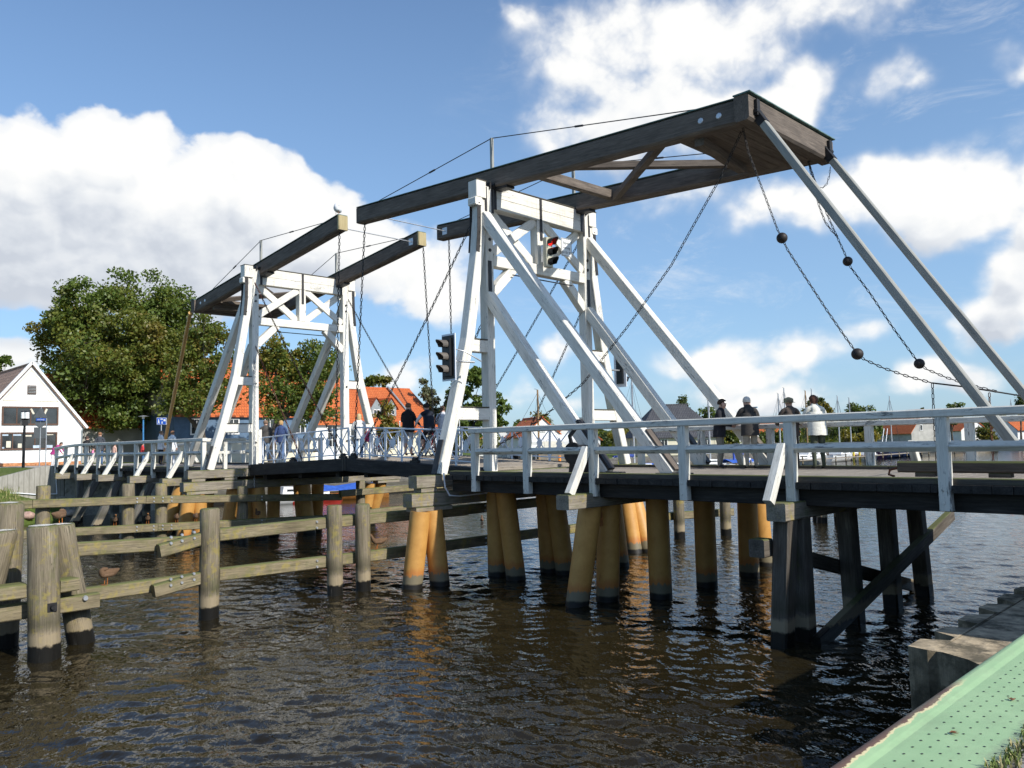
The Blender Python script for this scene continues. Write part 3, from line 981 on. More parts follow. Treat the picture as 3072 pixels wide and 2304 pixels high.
    for f in ((lambda y: y), mir):
        for k, (ya, za, yb, zb) in enumerate(((2.10, 6.40, 3.78, 5.17), (2.05, 5.22, 3.78, 6.40))):
            b = MB(); o = .055 * (1 if k else -1)
            b.beam(zr((xc + o, f(ya), za)), zr((xc + o, f(yb), zb)), .105, .26, X, .008)
            b.build('cross_brace', wh, T)
        b = MB(); b.beam(zr((xc, f(2.0), 4.05)), zr((xc, f(2.86), 4.86)), .24, .27, X, .012)
        b.build('knee_brace', wh, T)
    b = MB()
    b.tube([zr((xc + .20 * dx, 2.7, 4.66)), zr((xc + .2 * dx, mir(2.7), 4.66))], .018, 6)
    b.build('tie_rod', M['iron'], T)
    for y in (2.05, mir(2.05)):
        b = MB(); b.cyl(zr((x0 + .1 * dx, y, 7.06)), zr((x0 - .4 * dx, y, 7.06)), .07, .07, 12)
        for s_ in (-.13, .13):
            b.box(zr((xc, y + s_, 7.06)), (.40, .05, .18))
        b.build('pivot_bearing', M['iron'], T)
    return T


gate1 = gate(-15.8, 1, 'tall white timber gate with a red signal and long raking struts')
gate2 = gate(-29.58, -1, 'white timber gate across the channel in front of the big tree')


def balance(xp, xt, zt, xb, zb, label):
    """tilting balance frame: tail over the channel, ballast box at the back"""
    dx = 1 if xb > xt else -1
    T = thing('balance_frame', label, 'balance beam frame', zr((xp, YM, 7.05)), 'balance frames on top of the gates')
    ya, yb_ = 2.22, mir(2.22)
    br = M['brown']
    d = V(xb - xt, 0, zb - zt); L = d.length; d.normalize(); nup = V(-d.z, 0, d.x) * dx
    P_ = lambda t, y, o=0: zr((xt + d.x * t + nup.x * o, y, zt + d.z * t + nup.z * o))
    tp = (xp - xt) / d.x
    for y in (ya, yb_):
        b = MB(); b.beam(P_(0, y), P_(L - .30, y), .36, .53, V(0, 1, 0), .05)
        bm = b.build('balance_beam', br, T)
        b = MB(); b.beam(P_(-.01, y, .278), P_(L - .3, y, .278), .39, .022, V(0, 1, 0), .003)
        b.build('copper_cover', M['copper'], bm)
        b = MB(); b.box(P_(.035, y), (.13, .375, .50), ch=.05)
        b.build('end_cap', M['brown'] if dx > 0 else M['varnish2'], bm)
        for t_ in (.75, 1.2):
            b = MB(); bolts(b, [P_(L - t_, y - .18)], (0, -1, 0), .07, .012); b.build('bolt_head', M['galv'], bm)
        b = MB(); b.box(P_(.45, y + .19 * (-1 if y > YM else 1)), (.26, .012, .26))
        b.build('bolt_plate', M['galv'], bm)
        b = MB(); b.beam(P_(tp - .75, y, -.30), P_(tp + .75, y, -.30), .30, .07, V(0, 1, 0), .02)
        b.build('bearing_block', M['iron'], bm)
        b = MB(); b.beam(P_(tp, y, .27), P_(tp, y, .27) + V(0, 0, .95), .085, .085, V(0, 1, 0), .008)
        ms = b.build('mast', M['rod'], T)
        b = MB()
        top = P_(tp, y, .27) + V(0, 0, .95)
        for t in (.55, L - .9):
            e = P_(t, y, .29)
            b.tube([top, e], .013, 6)
            mid = top.lerp(e, .45); dd = (e - top).normalized()
            b.cyl(mid - dd * .13, mid + dd * .13, .028, .028, 8)
        b.build('stay_rod', M['strap'], ms)
    b = MB(); b.tube([P_(.45, ya + .18), P_(.45, yb_ - .18)], .018, 8)
    b.build('spreader_rod', M['galv'], T)
    b = MB(); b.beam(P_(L - .16, ya - .28), P_(L - .16, yb_ + .28), .34, .56, V(1, 0, 0), .05)
    eb = b.build('end_beam', br, T)
    b = MB(); b.beam(P_(L - .15, ya - .31, .29), P_(L - .15, yb_ + .31, .29), .40, .03, V(1, 0, 0), .01)
    b.build('copper_cover', M['copper'], eb)
    b = MB()
    for i in range(6):
        t = L - .48 - .27 * i
        b.beam(P_(t, ya + .17, -.17), P_(t, yb_ - .17, -.17), .25, .14, V(1, 0, 0), .012)
    b.build('ballast_planks', br, T)
    b = MB(); b.beam(P_(L - 1.4, ya + .1, -.33), P_(L - 1.75, yb_ - .9, -.33), .22, .22, V(1, 0, 0), .015)
    b.build('under_joist', br, T)
    k1, k2 = tp + (L - tp) * .18, tp + (L - tp) * .70
    for (t0, t1, o) in ((k1, k1 + .1, 0), ):
        b = MB(); b.beam(P_(t0, ya + .17, o), P_(t1, yb_ - .17, o), .22, .25, V(1, 0, 0), .012)
        b.build('cross_beam', br, T)
    for (t0, t1, o) in ((k1 + .25 + .0 * k2, k2, .10), (k2, k1 + .35, -.10)):
        b = MB(); b.beam(P_(t0, ya + .17, o), P_(t1, yb_ - .17, o), .20, .18, V(0, 0, 1).cross(V(t1 - t0, yb_ - ya, 0)), .012)
        b.build('cross_brace', br, T)
    for sy_ in (1, -1):
        y = ya if sy_ > 0 else yb_
        b = MB(); b.box(P_(L + .03, y, .02), (.12, .12, .34)); b.cyl(P_(L + .06, y - .1, -.06), P_(L + .06, y + .1, -.06), .05, .05, 8)
        b.build('bracket', M['iron'], eb)
    return T


M['varnish2'] = wood('pale_beam_end', [(.30, .24, .12), (.42, .34, .18), (.50, .42, .24)], crack=.6)
bal1 = balance(-16.0, -22.45, 7.70, -7.98, 6.82, 'long dark balance frame of brown beams tilted over the tall gate')
bal2 = balance(-29.45, -23.55, 7.72, -35.45, 6.36, 'shorter dark balance frame tilted over the gate across the channel')


def hrail(T, pts_x, zf, y, zs, out, x_end=None, zcurve=None):
    pass


def railing(par, posts, y, outer, zbase, ztop, ends, w=.17, zdrop=-1.17, struts=(), zmid=-.22, mat=None, h0=0.0):
    """timber railing: posts at the given x; outer = -1/+1 side facing away from the roadway"""
    mat = mat or M['rail']
    yc = y - outer * .08
    b = MB()
    xs = [ends[0]] + list(posts) + [ends[1]]
    xs = sorted(set(xs))
    pts = [zr((x, yc, ztop(x) - .065)) for x in xs]
    for i in range(len(pts) - 1):
        b.beam(pts[i], pts[i + 1], .20, .13, V(0, 1, 0), .018)
    R = b.build('railing', mat, par)
    ps = sorted(posts)
    for i in range(len(ps) - 1):
        b = MB(); za = ztop(ps[i]) - .35 + zmid; zb = ztop(ps[i + 1]) - .35 + zmid
        q0 = zr((ps[i] + w / 2, yc + outer * .01, za)); q1 = zr((ps[i + 1] - w / 2, yc + outer * .01, zb))
        dd = (q1 - q0).normalized(); n0 = V(0, .70 * -outer * -1, .70)
        # set on edge like a lozenge, so that rain runs off
        b.beam(q0, q1, .115, .115, V(0, .72, .69), .008)
        b.build('mid_rail', mat, R)
    for x in ps:
        b = MB(); b.beam(zr((x, yc, zdrop)), zr((x, yc, ztop(x) - .13)), w, .16, V(1, 0, 0), .014)
        bolts(b, [zr((x - .02, y, -.86)), zr((x - .02, y, -1.06))], (0, outer, 0), .022, .012)
        b.build('post', mat, R)
    for (x, zt) in struts:
        b = MB()
        b.beam(zr((x - .0, y + outer * .60, -1.10)), zr((x, y + outer * .02, ztop(x) - .52)), .15, .17, V(1, 0, 0), .012)
        b.build('strut', mat, R)
    return R


def approach(label, x0, x1, posts_n, posts_f, caps, struts, ztn, ztf, kerb0):
    T = thing('bridge_approach', label, 'bridge deck', zr(((x0 + x1) / 2, 2.9, -1.2)), 'fixed approach decks of the bridge')
    xa, xb = min(x0, x1), max(x0, x1)
    y0, y1 = .03, 5.97
    b = MB(); x = xa
    ns = []
    while x < xb - .02:
        w_ = min(.24 + random.random() * .03, xb - x)
        ye = random.uniform(0, .035)
        b.beam(V(x + w_ / 2 - .004, y0 + ye + .13, Z0 - .842 + random.uniform(-.004, .004)), V(x + w_ / 2 - .004, y1, Z0 - .862), w_ - .010, .115, V(1, 0, 0), .006)
        x += w_
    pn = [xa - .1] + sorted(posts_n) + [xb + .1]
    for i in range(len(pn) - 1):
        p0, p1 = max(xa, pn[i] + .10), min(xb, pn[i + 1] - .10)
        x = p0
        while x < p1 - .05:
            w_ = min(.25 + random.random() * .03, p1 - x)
            b.beam(V(x + w_ / 2, random.uniform(.0, .03), Z0 - .846), V(x + w_ / 2, .155, Z0 - .846), w_ - .008, .115, V(1, 0, 0), .006, 1)  # near-side plank ends in a near-black timber, darker than the deck
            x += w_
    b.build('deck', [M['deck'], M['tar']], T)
    for (yy, zz) in ((.24, -.742), (5.74, -.775)):
        b = MB(); n = max(1, round((xb - xa) / 4.4))
        for i in range(n):
            b.beam(zr((xa + (xb - xa) * i / n + .01, yy, zz)), zr((xa + (xb - xa) * (i + 1) / n - .01, yy, zz)), .22, .10, V(0, 1, 0), .01)
        b.build('kerb', M['kerb'], T)
    for yy in (.36, 1.7, 3.0, 4.3, 5.6):
        b = MB(); n = max(1, round((xb - xa) / 4.2))
        for i in range(n):
            b.beam(zr((xa + (xb - xa) * i / n + .004, yy, -1.055)), zr((xa + (xb - xa) * (i + 1) / n - .004, yy, -1.055)), .24, .29, V(0, 1, 0), .012)
        b.build('girder', M['tar'], T)
    railing(T, posts_n, 0.0, -1, -.8, ztn, (min(posts_n) - .14, max(posts_n) + .14), struts=struts)
    railing(T, posts_f, 5.98, 1, -.85, ztf, (min(posts_f) - .14, max(posts_f) + .14), struts=[(s_, 0) for s_, _ in struts[:2]])
    return T


def bent(x, piles, label, cap=None, group='pile bents carrying the bridge', mat='yellow', r=.25, links=()):
    T = thing('pile_bent', label, 'bridge piles', V(x, 3, 0), group)
    if cap:
        b = MB(); b.beam(zr((x, cap[0], cap[2])), zr((x, cap[1], cap[2])), .34, .30, V(1, 0, 0), .018)
        b.build('cap_beam', M['oak'], T)
    for (xa, ya, xb, yb, zt) in piles:
        b = MB()
        a = V(xa, ya, 0); t = V(xb, yb, Z0 + zt)
        dd = (t - a) / t.z
        if mat == 'yellow':
            b.cyl(a - dd * 1.5, t, r, r, 22, k=6)
            p = b.build('pile', M['yellow'], T)
        else:
            b.sweep([a - dd * 1.5, a, t], .30, .32, V(1, 0, 0), .03)
            p = b.build('pile', M[mat], T)
    for (a, b_) in links:
        q = MB(); q.box(zr(a), b_, ch=.02)
        q.build('link_plate', plain('rust_red_link', (.42, .17, .06), .7, 0, .25, 9), T)
    return T


zt_near = lambda x: .353
PN = [-14.55, -12.79, -10.85, -8.63, -6.49, -4.07, -1.9, .4, 2.7]
PF = [-13.9, -11.9, -9.9, -7.45, -5.35, -3.2, -1.0, 1.2]
appr1 = approach('wide plank bridge deck with a worn white railing beside the tall gate', -15.6, 6.0, PN, PF, (), [(-10.95, 0), (-6.58, 0), (-2.0, 0)], zt_near, lambda x: .31, 0)


def zt_left(x):
    t = max(0.0, min(1.0, (-43.5 - x) / 5.0))
    return .415 - .17 * t * t


PL = [-48.28, -46.7, -44.93, -43.36, -41.59, -40.2, -38.62, -36.69, -34.76, -33.07, -31.37, -29.85]
appr2 = approach('plank bridge deck with a grey railing leading to the far bank', -48.9, -29.95, PL, [x + .2 for x in PL[:-1]], (), [(-45.0, 0), (-41.68, 0), (-38.7, 0), (-34.85, 0), (-31.45, 0)], zt_left, lambda x: zt_left(x) - .03, 0)

R2 = thing('end_railing', 'short white railing closing the walkway between leg and post of the smaller gate', 'railing', zr((-29.85, .9, -.8)))
for (z_, h_, nm_) in ((.33, .12, 'top_rail'), (-.16, .12, 'mid_rail')):
    b = MB(); b.beam(zr((-29.85, .06, z_)), zr((-29.85, 1.74, z_)), .12, h_, V(1, 0, 0), .015); b.build(nm_, M['rail'], R2)
b = MB(); b.beam(zr((-29.85, .92, -.82)), zr((-29.85, .92, .28)), .13, .15, V(1, 0, 0), .012); b.build('post', M['rail'], R2)


def leaf(xh, zh, xt, zt, label):
    T = thing('bridge_leaf', label, 'bridge leaf', zr((xh, YM, zh)), 'lifting leaves of the drawbridge')
    d = V(xt - xh, 0, zt - zh); L = d.length; d.normalize()
    nup = V(-d.z, 0, d.x) if d.x > 0 else V(d.z, 0, -d.x)
    P_ = lambda t, y, o: zr((xh + d.x * t + nup.x * o, y, zh + d.z * t + nup.z * o))
    for y in (1.74, 6.02):
        b = MB(); b.beam(P_(0, y, -.215), P_(L, y, -.215), .24, .43, V(0, 1, 0), .02)
        b.build('edge_beam', M['tar'], T)
    for y in (2.7, 3.9, 5.1):
        b = MB(); b.beam(P_(.1, y, -.38), P_(L - .05, y, -.38), .2, .34, V(0, 1, 0), .02)
        b.build('girder', M['tar'], T)
    b = MB(); n = 27
    for i in range(n):
        b.beam(P_(L * (i + .5) / n, 1.9, -.05), P_(L * (i + .5) / n, 5.86, -.05), L / n - .012, .10, V(1, 0, 0), .006)
    b.build('deck', M['deck'], T)
    for t in (.7, L * .5, L - .8):
        b = MB(); b.beam(P_(t, 1.9, -.50), P_(t, 5.86, -.50), .22, .20, V(1, 0, 0), .015)
        b.build('cross_girder', M['tar'], T)
    ws = M['steelwhite']
    for y in (1.93, 5.82):
        n = 7; t0, t1 = .45, L - .12
        b = MB()
        b.beam(P_(t0, y, 1.0), P_(t1, y, 1.0), .055, .05, V(0, 1, 0), .012)
        b.beam(P_(t0, y, .13), P_(t1, y, .13), .04, .04, V(0, 1, 0), .008)
        R = b.build('railing', ws, T)
        for i in range(n + 1):
            t = t0 + (t1 - t0) * i / n
            b = MB(); b.beam(P_(t, y, 0), P_(t, y, .98), .065, .05, V(1, 0, 0), .008)
            b.build('post', ws, R)
            if i < n:
                tb = t + (t1 - t0) / n; tm = (t + tb) / 2
                b = MB()
                for (za, zb) in ((.15, .97), (.97, .15)):
                    b.beam(P_(t + .03, y + (.012 if za < .5 else -.012), za), P_(tb - .03, y + (.012 if za < .5 else -.012), zb), .022, .035, V(0, 1, 0), .004)
                c = [P_(tm, y - .03, .36), P_(tm + .13, y - .03, .56), P_(tm, y - .03, .76), P_(tm - .13, y - .03, .56)]
                b.prism(c, (0, .012, 0))
                b.build('lattice', ws, R)
    for y in (1.78, 5.98):
        for t in (L - .25, L * .46):
            b = MB(); b.box(P_(t, y, .04), (.36, .12, .08)); b.cyl(P_(t - .08, y, .1), P_(t + .08, y, .1), .07, .07, 8)
            b.build('chain_shoe', M['iron'], T)
    for y in (1.74, 6.02):
        b = MB(); b.box(P_(L - .02, y, -.2), (.10, .27, .40))
        b.build('end_strap', M['iron'], T)
        b = MB(); b.cyl(P_(.0, y - .15, -.1), P_(0, y + .15, -.1), .09, .09, 10)
        b.build('hinge', M['iron'], T)
    return T


leaf1 = leaf(-16.12, -.69, -22.62, -.40, 'lifting bridge leaf with white lattice railing hinged at the tall gate')
leaf2 = leaf(-29.22, -.64, -22.72, -.41, 'lifting bridge leaf with white lattice railing hinged at the gate across the channel')

# supports
bent(-15.9, [(-15.98, -.79, -15.85, -.60, -1.66), (-15.75, -.10, -15.85, -.22, -1.66), (-15.64, 1.77, -15.52, 1.66, -1.22), (-14.80, 1.63, -14.86, 1.36, -1.22),
             (-14.95, 3.04, -14.88, 2.86, -1.22), (-14.36, 3.03, -14.42, 2.72, -1.22), (-14.08, 5.0, -14.14, 4.74, -1.22), (-15.38, 7.38, -15.75, 7.5, -1.66), (-15.13, 7.75, -15.85, 8.0, -1.66)],
     'yellow pile pairs under the tall gate by the channel', links=[((-15.85, -.42, -1.83), (.10, .16, .26))])
bent(-11.0, [(-11.47, .14, -11.15, .30, -1.36), (-11.32, .98, -11.15, .93, -1.36), (-10.62, 1.99, -10.54, 1.84, -1.2), (-10.59, 3.82, -10.50, 3.68, -1.2), (-10.53, 5.69, -10.43, 5.58, -1.2), (-10.98, 7.33, -10.95, 7.05, -1.36)],
     'row of leaning yellow piles under the middle of the wide deck', cap=(-.76, 7.3, -1.25), links=[((-11.2, .62, -1.7), (.10, .2, .3))])
tb = bent(-6.5, [(-6.65, -.21, -6.5, -.20, -1.38), (-6.51, .33, -6.5, .28, -1.38), (-6.45, 2.24, -6.45, 2.1, -1.38), (-6.45, 4.12, -6.45, 4.0, -1.38), (-6.35, 5.62, -6.4, 5.5, -1.38)],
          'dark timber trestle with cross bracing nearest the stepped capping', cap=(-.52, 6.6, -1.26), mat='trestle')
b = MB(); b.beam(V(-6.22, .15, .02), zr((-6.24, 7.3, -1.90)), .14, .26, V(1, 0, 0), .012); b.build('diagonal_brace', M['trestle'], tb)
b = MB(); b.beam(V(-6.74, -.1, 1.55), V(-6.72, 6.0, .12), .14, .26, V(1, 0, 0), .012); b.build('diagonal_brace', M['trestle'], tb)
b = MB(); b.box(zr((-6.85, -.42, -1.87)), (.28, .30, .30), ch=.02); b.build('spur_block', M['trestle'], tb)
bent(-2.6, [(-2.6, .3, -2.6, .3, -1.38), (-2.6, 3, -2.6, 3, -1.38), (-2.6, 5.6, -2.6, 5.6, -1.38)], 'short timber posts on the near bank below the deck end', cap=(-.5, 6.5, -1.26), mat='trestle')
bent(-29.5, [(-29.6, -.80, -29.5, -.60, -1.66), (-29.6, -.12, -29.5, -.22, -1.66), (-29.9, 1.0, -29.7, 1.2, -1.55), (-29.4, 2.2, -29.5, 2.1, -1.55), (-30.2, 3.1, -29.9, 3.0, -1.55), (-29.4, 4.3, -29.5, 4.1, -1.55), (-30.4, 5.2, -29.9, 5.0, -1.55),
             (-30.0, 7.3, -29.7, 7.5, -1.66), (-30.3, 7.8, -29.6, 8.0, -1.66)], 'yellow pile pairs under the gate across the channel')
bent(-31.5, [(-32.0, -.6, -31.6, .0, -1.36), (-31.7, 1.0, -31.5, 1.0, -1.36), (-31.8, 3.0, -31.5, 2.9, -1.36), (-31.5, 5.2, -31.5, 5.0, -1.36)],
     'leaning yellow piles beneath the grey railed deck', cap=(-.86, 6.6, -1.25))
for i, (x, l) in enumerate(((-34.9, 'third dark timber trestle from the concrete abutment'), (-38.75, 'second dark timber trestle from the concrete abutment'), (-41.75, 'dark timber trestle next but one to the far bank shore'), (-45.1, 'dark timber trestle closest to the concrete abutment'))):
    bent(x, [(x - .1, -.95, x, .05, -1.36), (x, .9, x, .9, -1.36), (x, 2.4, x, 2.4, -1.36), (x, 4.0, x, 4.0, -1.36), (x, 5.6, x, 5.6, -1.36)] if i < 3 else [(x, .3, x, .3, -1.36), (x, 5.6, x, 5.6, -1.36)], l, cap=(-.86, 6.6, -1.2), mat='trestle2')
def ony(u, v, y):
    d = RT * (u - 1536) - UP * (v - 1152) + FW * FPX
    return EYE + d * ((y - EYE.y) / d.y)


def onx(u, v, x):
    d = RT * (u - 1536) - UP * (v - 1152) + FW * FPX
    return EYE + d * ((x - EYE.x) / d.x)


def post_pile(par, a, t, r, mat=None, name='pile', jit=.06):
    """a driven timber pile from below the water at a to its top t"""
    a = Vector(a); t = Vector(t)
    dd = (t - a) / max(.1, t.z - a.z)
    b = MB(); k = 9
    p0 = a - dd * 1.3
    pts = [p0.lerp(t, i / k) for i in range(k + 1)]
    rs = [r * (1.04 - .06 * i / k + random.uniform(-.02, .02)) for i in range(k + 1)]
    pts.append(t + V(0, 0, .03)); rs.append(r * .86)
    b.tube(pts, rs, 18, 0, jit=jit)
    o = b.build(name, mat or M['pile'], par)
    return o


# ---------------------------------------------------------------- guide fenders and dolphins
def fender(label, piles, runs, blocks, boltpts, ax, at):
    T = thing('guide_fender', label, 'timber fender', at, 'timber guide fenders along the channel')
    for (x, y, zt, r, lx, ly) in piles:
        post_pile(T, V(x + lx, y + ly, 0), V(x, y, Z0 + zt), r)
    for pts in runs:
        b = MB()
        for i in range(len(pts) - 1):
            p, q = zr(pts[i]), zr(pts[i + 1])
            d = (q - p).normalized()
            b.beam(p + d * .006, q - d * .006, .20, .265, V(1, 0, 0), .02)
            b.build('beam', M['fender'], T); b = MB()
    for (p, q, w_, h_) in blocks:
        b = MB(); b.beam(zr(p), zr(q), w_, h_, V(1, 0, 0), .02)
        b.build('splice_block', M['fender'], T)
    b = MB()
    bolts(b, [zr(p) for p in boltpts], ax, .032, .03)
    o = b.build('bolts', M['galv'], T)
    tag(o, kind='stuff')
    return T


NF = -16.86
bp = []
for y in (-6.42, -6.2, -5.72, -5.95):
    for dz in (-.06, .06):
        bp += [(-16.52, y, -1.83 + dz + (y + 6.5) * .12), (-16.52, y, -2.66 + dz + (y + 6.5) * .10)]
for y in (-2.95, -2.3, -1.5, 2.4, 2.7):
    for dz in (-.07, .07):
        bp += [(NF + .10, y, -1.83 + dz), (NF + .1, y, -2.73 + dz)]
fender('mossy timber guide fender in front, with tall piles standing near the viewer',
       [(-16.52, -5.62, -1.27, .20, -.03, .0), (-16.98 + .30, -2.52, -1.43, .185, .0, 0), (-16.62, -1.77, -1.45, .18, 0, 0), (-16.55, 3.2, -1.5, .18, 0, 0), (-16.45, 6.9, -1.5, .18, 0, 0), (-16.2, 11.1, -1.35, .19, 0, 0), (-15.35, 12.75, -1.35, .19, 0, 0)],
       [[(NF, -8.5, -1.83), (NF, -5.3, -1.96)], [(NF, -6.3 + 1.01, -1.84), (NF, -2.4, -1.81), (NF, .6, -1.83), (NF, 5, -1.83)], [(-16.8, 5, -1.83), (-16.5, 11.2, -1.84), (-15.55, 13.6, -1.84)],
        [(NF, -8.4, -2.72), (NF, -5.3, -2.72)], [(NF, -5.29, -2.68), (NF, -2.4, -2.72), (NF, .6, -2.74), (NF, 5, -2.74)], [(-16.8, 5, -2.74), (-16.5, 11.2, -2.74), (-15.55, 13.6, -2.74)]],
       [((-16.63, -6.62, -2.02), (-16.60, -5.55, -1.82), .20, .26), ((-16.63, -6.72, -2.80), (-16.6, -5.55, -2.62), .20, .25), ((NF + .2, .2, -1.83), (NF + .2, 1.6, -1.83), .18, .26)],
       bp, (1, 0, 0), V(-16.7, 2, 0))
FX = -28.32
zu = lambda y: -1.58 if y < -5.6 else (-1.58 - (y + 5.6) * .032 if y < -1.9 else -1.70 - (y + 1.9) * .053)
zl = lambda y: -2.50 - (y + 6) * .036
bp = []
for y in (-6.3, -2.9, -2.35, -2.05, -1.75, 1.6):
    for dz in (-.06, .06):
        bp += [(FX + .1, y, zu(y) + dz), (FX + .1, y, zl(y) + dz)]
yu = (-9.5, -6.0, -2.6, 1.4, 5.1)
fender('mossy timber guide fender on the far side of the channel running under the bridge',
       [(-28.60, -5.62, -1.07, .21, 0, 0), (-28.60, -3.05, -1.14, .20, 0, 0), (-28.60, -1.96, -1.19, .20, 0, 0), (-28.55, 1.0, -1.45, .19, 0, 0), (-28.55, 6.2, -1.5, .19, 0, 0), (-28.5, 10, -1.5, .19, 0, 0)],
       [[(FX, y, zu(y)) for y in yu], [(FX, y, zl(y)) for y in (-7.5, -2.2, 1.8, 6)], [(FX + .08, 5.0, -1.93), (FX, 10.4, -1.88)], [(FX, 6.01, -2.8), (FX, 10.4, -2.75)]],
       [], bp, (1, 0, 0), V(-28.4, 0, 0))
# the near dolphin
D = thing('mooring_dolphin', 'mooring dolphin of thick leaning piles with bird droppings on top', 'mooring dolphin', V(-16, -9, 0))
M['dung'] = plain('white_bird_droppings', (.52, .50, .44), .9, 0, .3, 40, dirt=(.5, (.28, .26, .20)))


def dropping(par, t, r):
    b = MB(); random.seed(int(abs(t[0]) * 100))
    c = Vector(t) + V(0, 0, .042)
    ring = [c + V(math.cos(a) * r * random.uniform(.55, .95), math.sin(a) * r * random.uniform(.55, .95), -.005) for a in [i * 2 * math.pi / 12 for i in range(12)]]
    vs = ring + [c + V(0, 0, .012)]
    b.add(vs, [(i, (i + 1) % 12, 12) for i in range(12)])
    b.build('droppings', M['dung'], par)


for (a, t, r) in (((-15.62, -8.90), (-15.62, -8.96, -1.28), .245), ((-16.38, -8.10), (-16.22, -8.52, -1.33), .225), ((-16.35, -9.85), (-16.1, -9.44, -1.35), .225), ((-17.25, -9.15), (-17.15, -9.12, -.94), .24), ((-17.2, -9.9), (-16.9, -9.5, -1.5), .22)):
    p = post_pile(D, V(a[0], a[1], 0), zr(t), r)
    dropping(p, zr(t), r)
b = MB(); b.beam(zr((-15.98, -10.6, -2.70)), zr((-15.98, -7.95, -2.70)), .22, .27, V(1, 0, 0), .02); b.build('waler', M['fender'], D)
b = MB(); b.beam(zr((-15.82, -9.62, -2.33)), zr((-15.82, -9.18, -2.33)), .34, .24, V(1, 0, 0), .02); b.build('chock', M['fender'], D)
b = MB(); b.beam(zr((-15.86, -8.68, -2.34)), zr((-15.92, -8.36, -2.34)), .34, .22, V(1, 0, 0), .02); b.build('chock', M['fender'], D)
b = MB(); b.box(zr((-15.385, -8.86, -2.62)), (.02, .15, .15)); b.cyl(zr((-15.38, -8.86, -2.62)), zr((-15.32, -8.86, -2.62)), .04, .03, 8); b.build('plate_bolt', M['iron'], D)
b = MB(); bolts(b, [zr((-15.86, -8.20, -2.62))], (1, 0, 0), .05, .04); b.build('bolt', M['galv'], D)
D2 = thing('mooring_dolphin', 'distant mooring dolphin of short posts seen below the wide deck', 'mooring dolphin', V(-14.4, 18.4, 0))
for (dx, dy) in ((0, 0), (.5, .5), (-.5, .7), (1.0, .1), (.2, 1.3)):
    post_pile(D2, V(-14.4 + dx, 18.4 + dy, 0), V(-14.3 + dx * .8, 18.4 + dy * .8, 2.0), .2)

# ---------------------------------------------------------------- chains
CH = M['iron']


def chain(label, pts, mat=None, balls=(), L=.15, w=.085, r=.0135, group='chains of the drawbridge', sag=0.0):
    if sag:
        a, e = Vector(pts[0]), Vector(pts[-1])
        pts = [a.lerp(e, i / 12) + V(0, 0, -sag * 4 * (i / 12) * (1 - i / 12)) for i in range(13)]
    b = MB(); b.chain(pts, L, w, r)
    o = b.build('chain', mat or CH)
    tag(o, label, 'chain', group)
    for c in balls:
        q = MB(); q.ball(c, .112, 20); q.build('ball_weight', M['ballw'], o)
    return o


M['ballw'] = plain('cast_iron_ball', (.022, .017, .015), .6, .1, .35, 6, .004)
chain('hanging chain from the near brown beam of the tall gate to its leaf', [zr((-22.2, 2.2, 7.40)), zr((-22.35, 1.80, -.30))])
chain('hanging chain from the far brown beam of the tall gate to its leaf', [zr((-22.0, 5.70, 7.38)), zr((-22.25, 5.98, -.30))])
chain('hanging chain from the near beam end of the gate across the channel', [zr((-23.75, 2.2, 7.42)), zr((-23.45, 1.80, -.34))])
chain('hanging chain from the far beam end of the gate across the channel', [zr((-23.5, 5.70, 7.38)), zr((-23.3, 5.98, -.34))])
chain('long diagonal stay chain from the near head of the tall gate to the leaf tip', [zr((-16.12, 1.78, 6.45)), zr((-22.1, 1.80, -.33))], sag=.10)
chain('short diagonal stay chain from the near post of the tall gate to mid leaf', [zr((-16.12, 1.86, 3.3)), zr((-19.05, 1.80, -.48))], sag=.05)
chain('long diagonal stay chain on the far side of the tall gate', [zr((-16.12, 6.12, 6.3)), zr((-22.1, 5.98, -.33))], sag=.10)
chain('short diagonal stay chain on the far side of the tall gate', [zr((-16.0, 5.9, 3.95)), zr((-19.05, 5.98, -.48))], sag=.05)
chain('rusty long diagonal chain from the near head of the smaller gate', [zr((-29.18, 1.80, 6.45)), zr((-23.0, 1.80, -.36))], M['rustchain'], sag=.10)
chain('rusty short diagonal chain from the near post of the smaller gate', [zr((-29.2, 1.85, 3.95)), zr((-25.6, 1.80, -.50))], M['rustchain'], sag=.06)
chain('diagonal stay chain from the far head of the gate across the channel', [zr((-29.2, 6.1, 6.25)), zr((-23.2, 5.98, -.36))], sag=.10)
chain('pale chain hanging along the near post of the gate across the channel', [zr((-29.22, 1.86, 3.6)), zr((-29.20, 1.83, 2)), zr((-29.2, 1.80, -1.55))], M['galv'], L=.12, w=.06, r=.010)
chain('control chain sagging from ballast box to the foot of the tall gate', [ony(2229, 385, 2.6), ony(2162, 532, 2.5), ony(2085, 668, 2.42), ony(2013, 797, 2.36), ony(1885, 977, 2.28), ony(1750, 1149, 2.2), ony(1665, 1222, 2.14), ony(1597, 1275, 2.1), ony(1478, 1345, 1.98)], L=.13, w=.075, r=.011)
Yq = 2.45
chain('ball weight chain hanging from the near side of the ballast box', [ony(u, v, Yq) for (u, v) in ((2229, 383), (2245, 456), (2290, 575), (2333, 690), (2346, 714), (2362, 748), (2420, 838), (2480, 930), (2535, 1010), (2558, 1042), (2572, 1062), (2592, 1078), (2650, 1104), (2720, 1128), (2797, 1149))],
      balls=[ony(2346, 714, Yq), ony(2572, 1062, Yq)], L=.105, w=.056, r=.0088)
Yf = 5.55
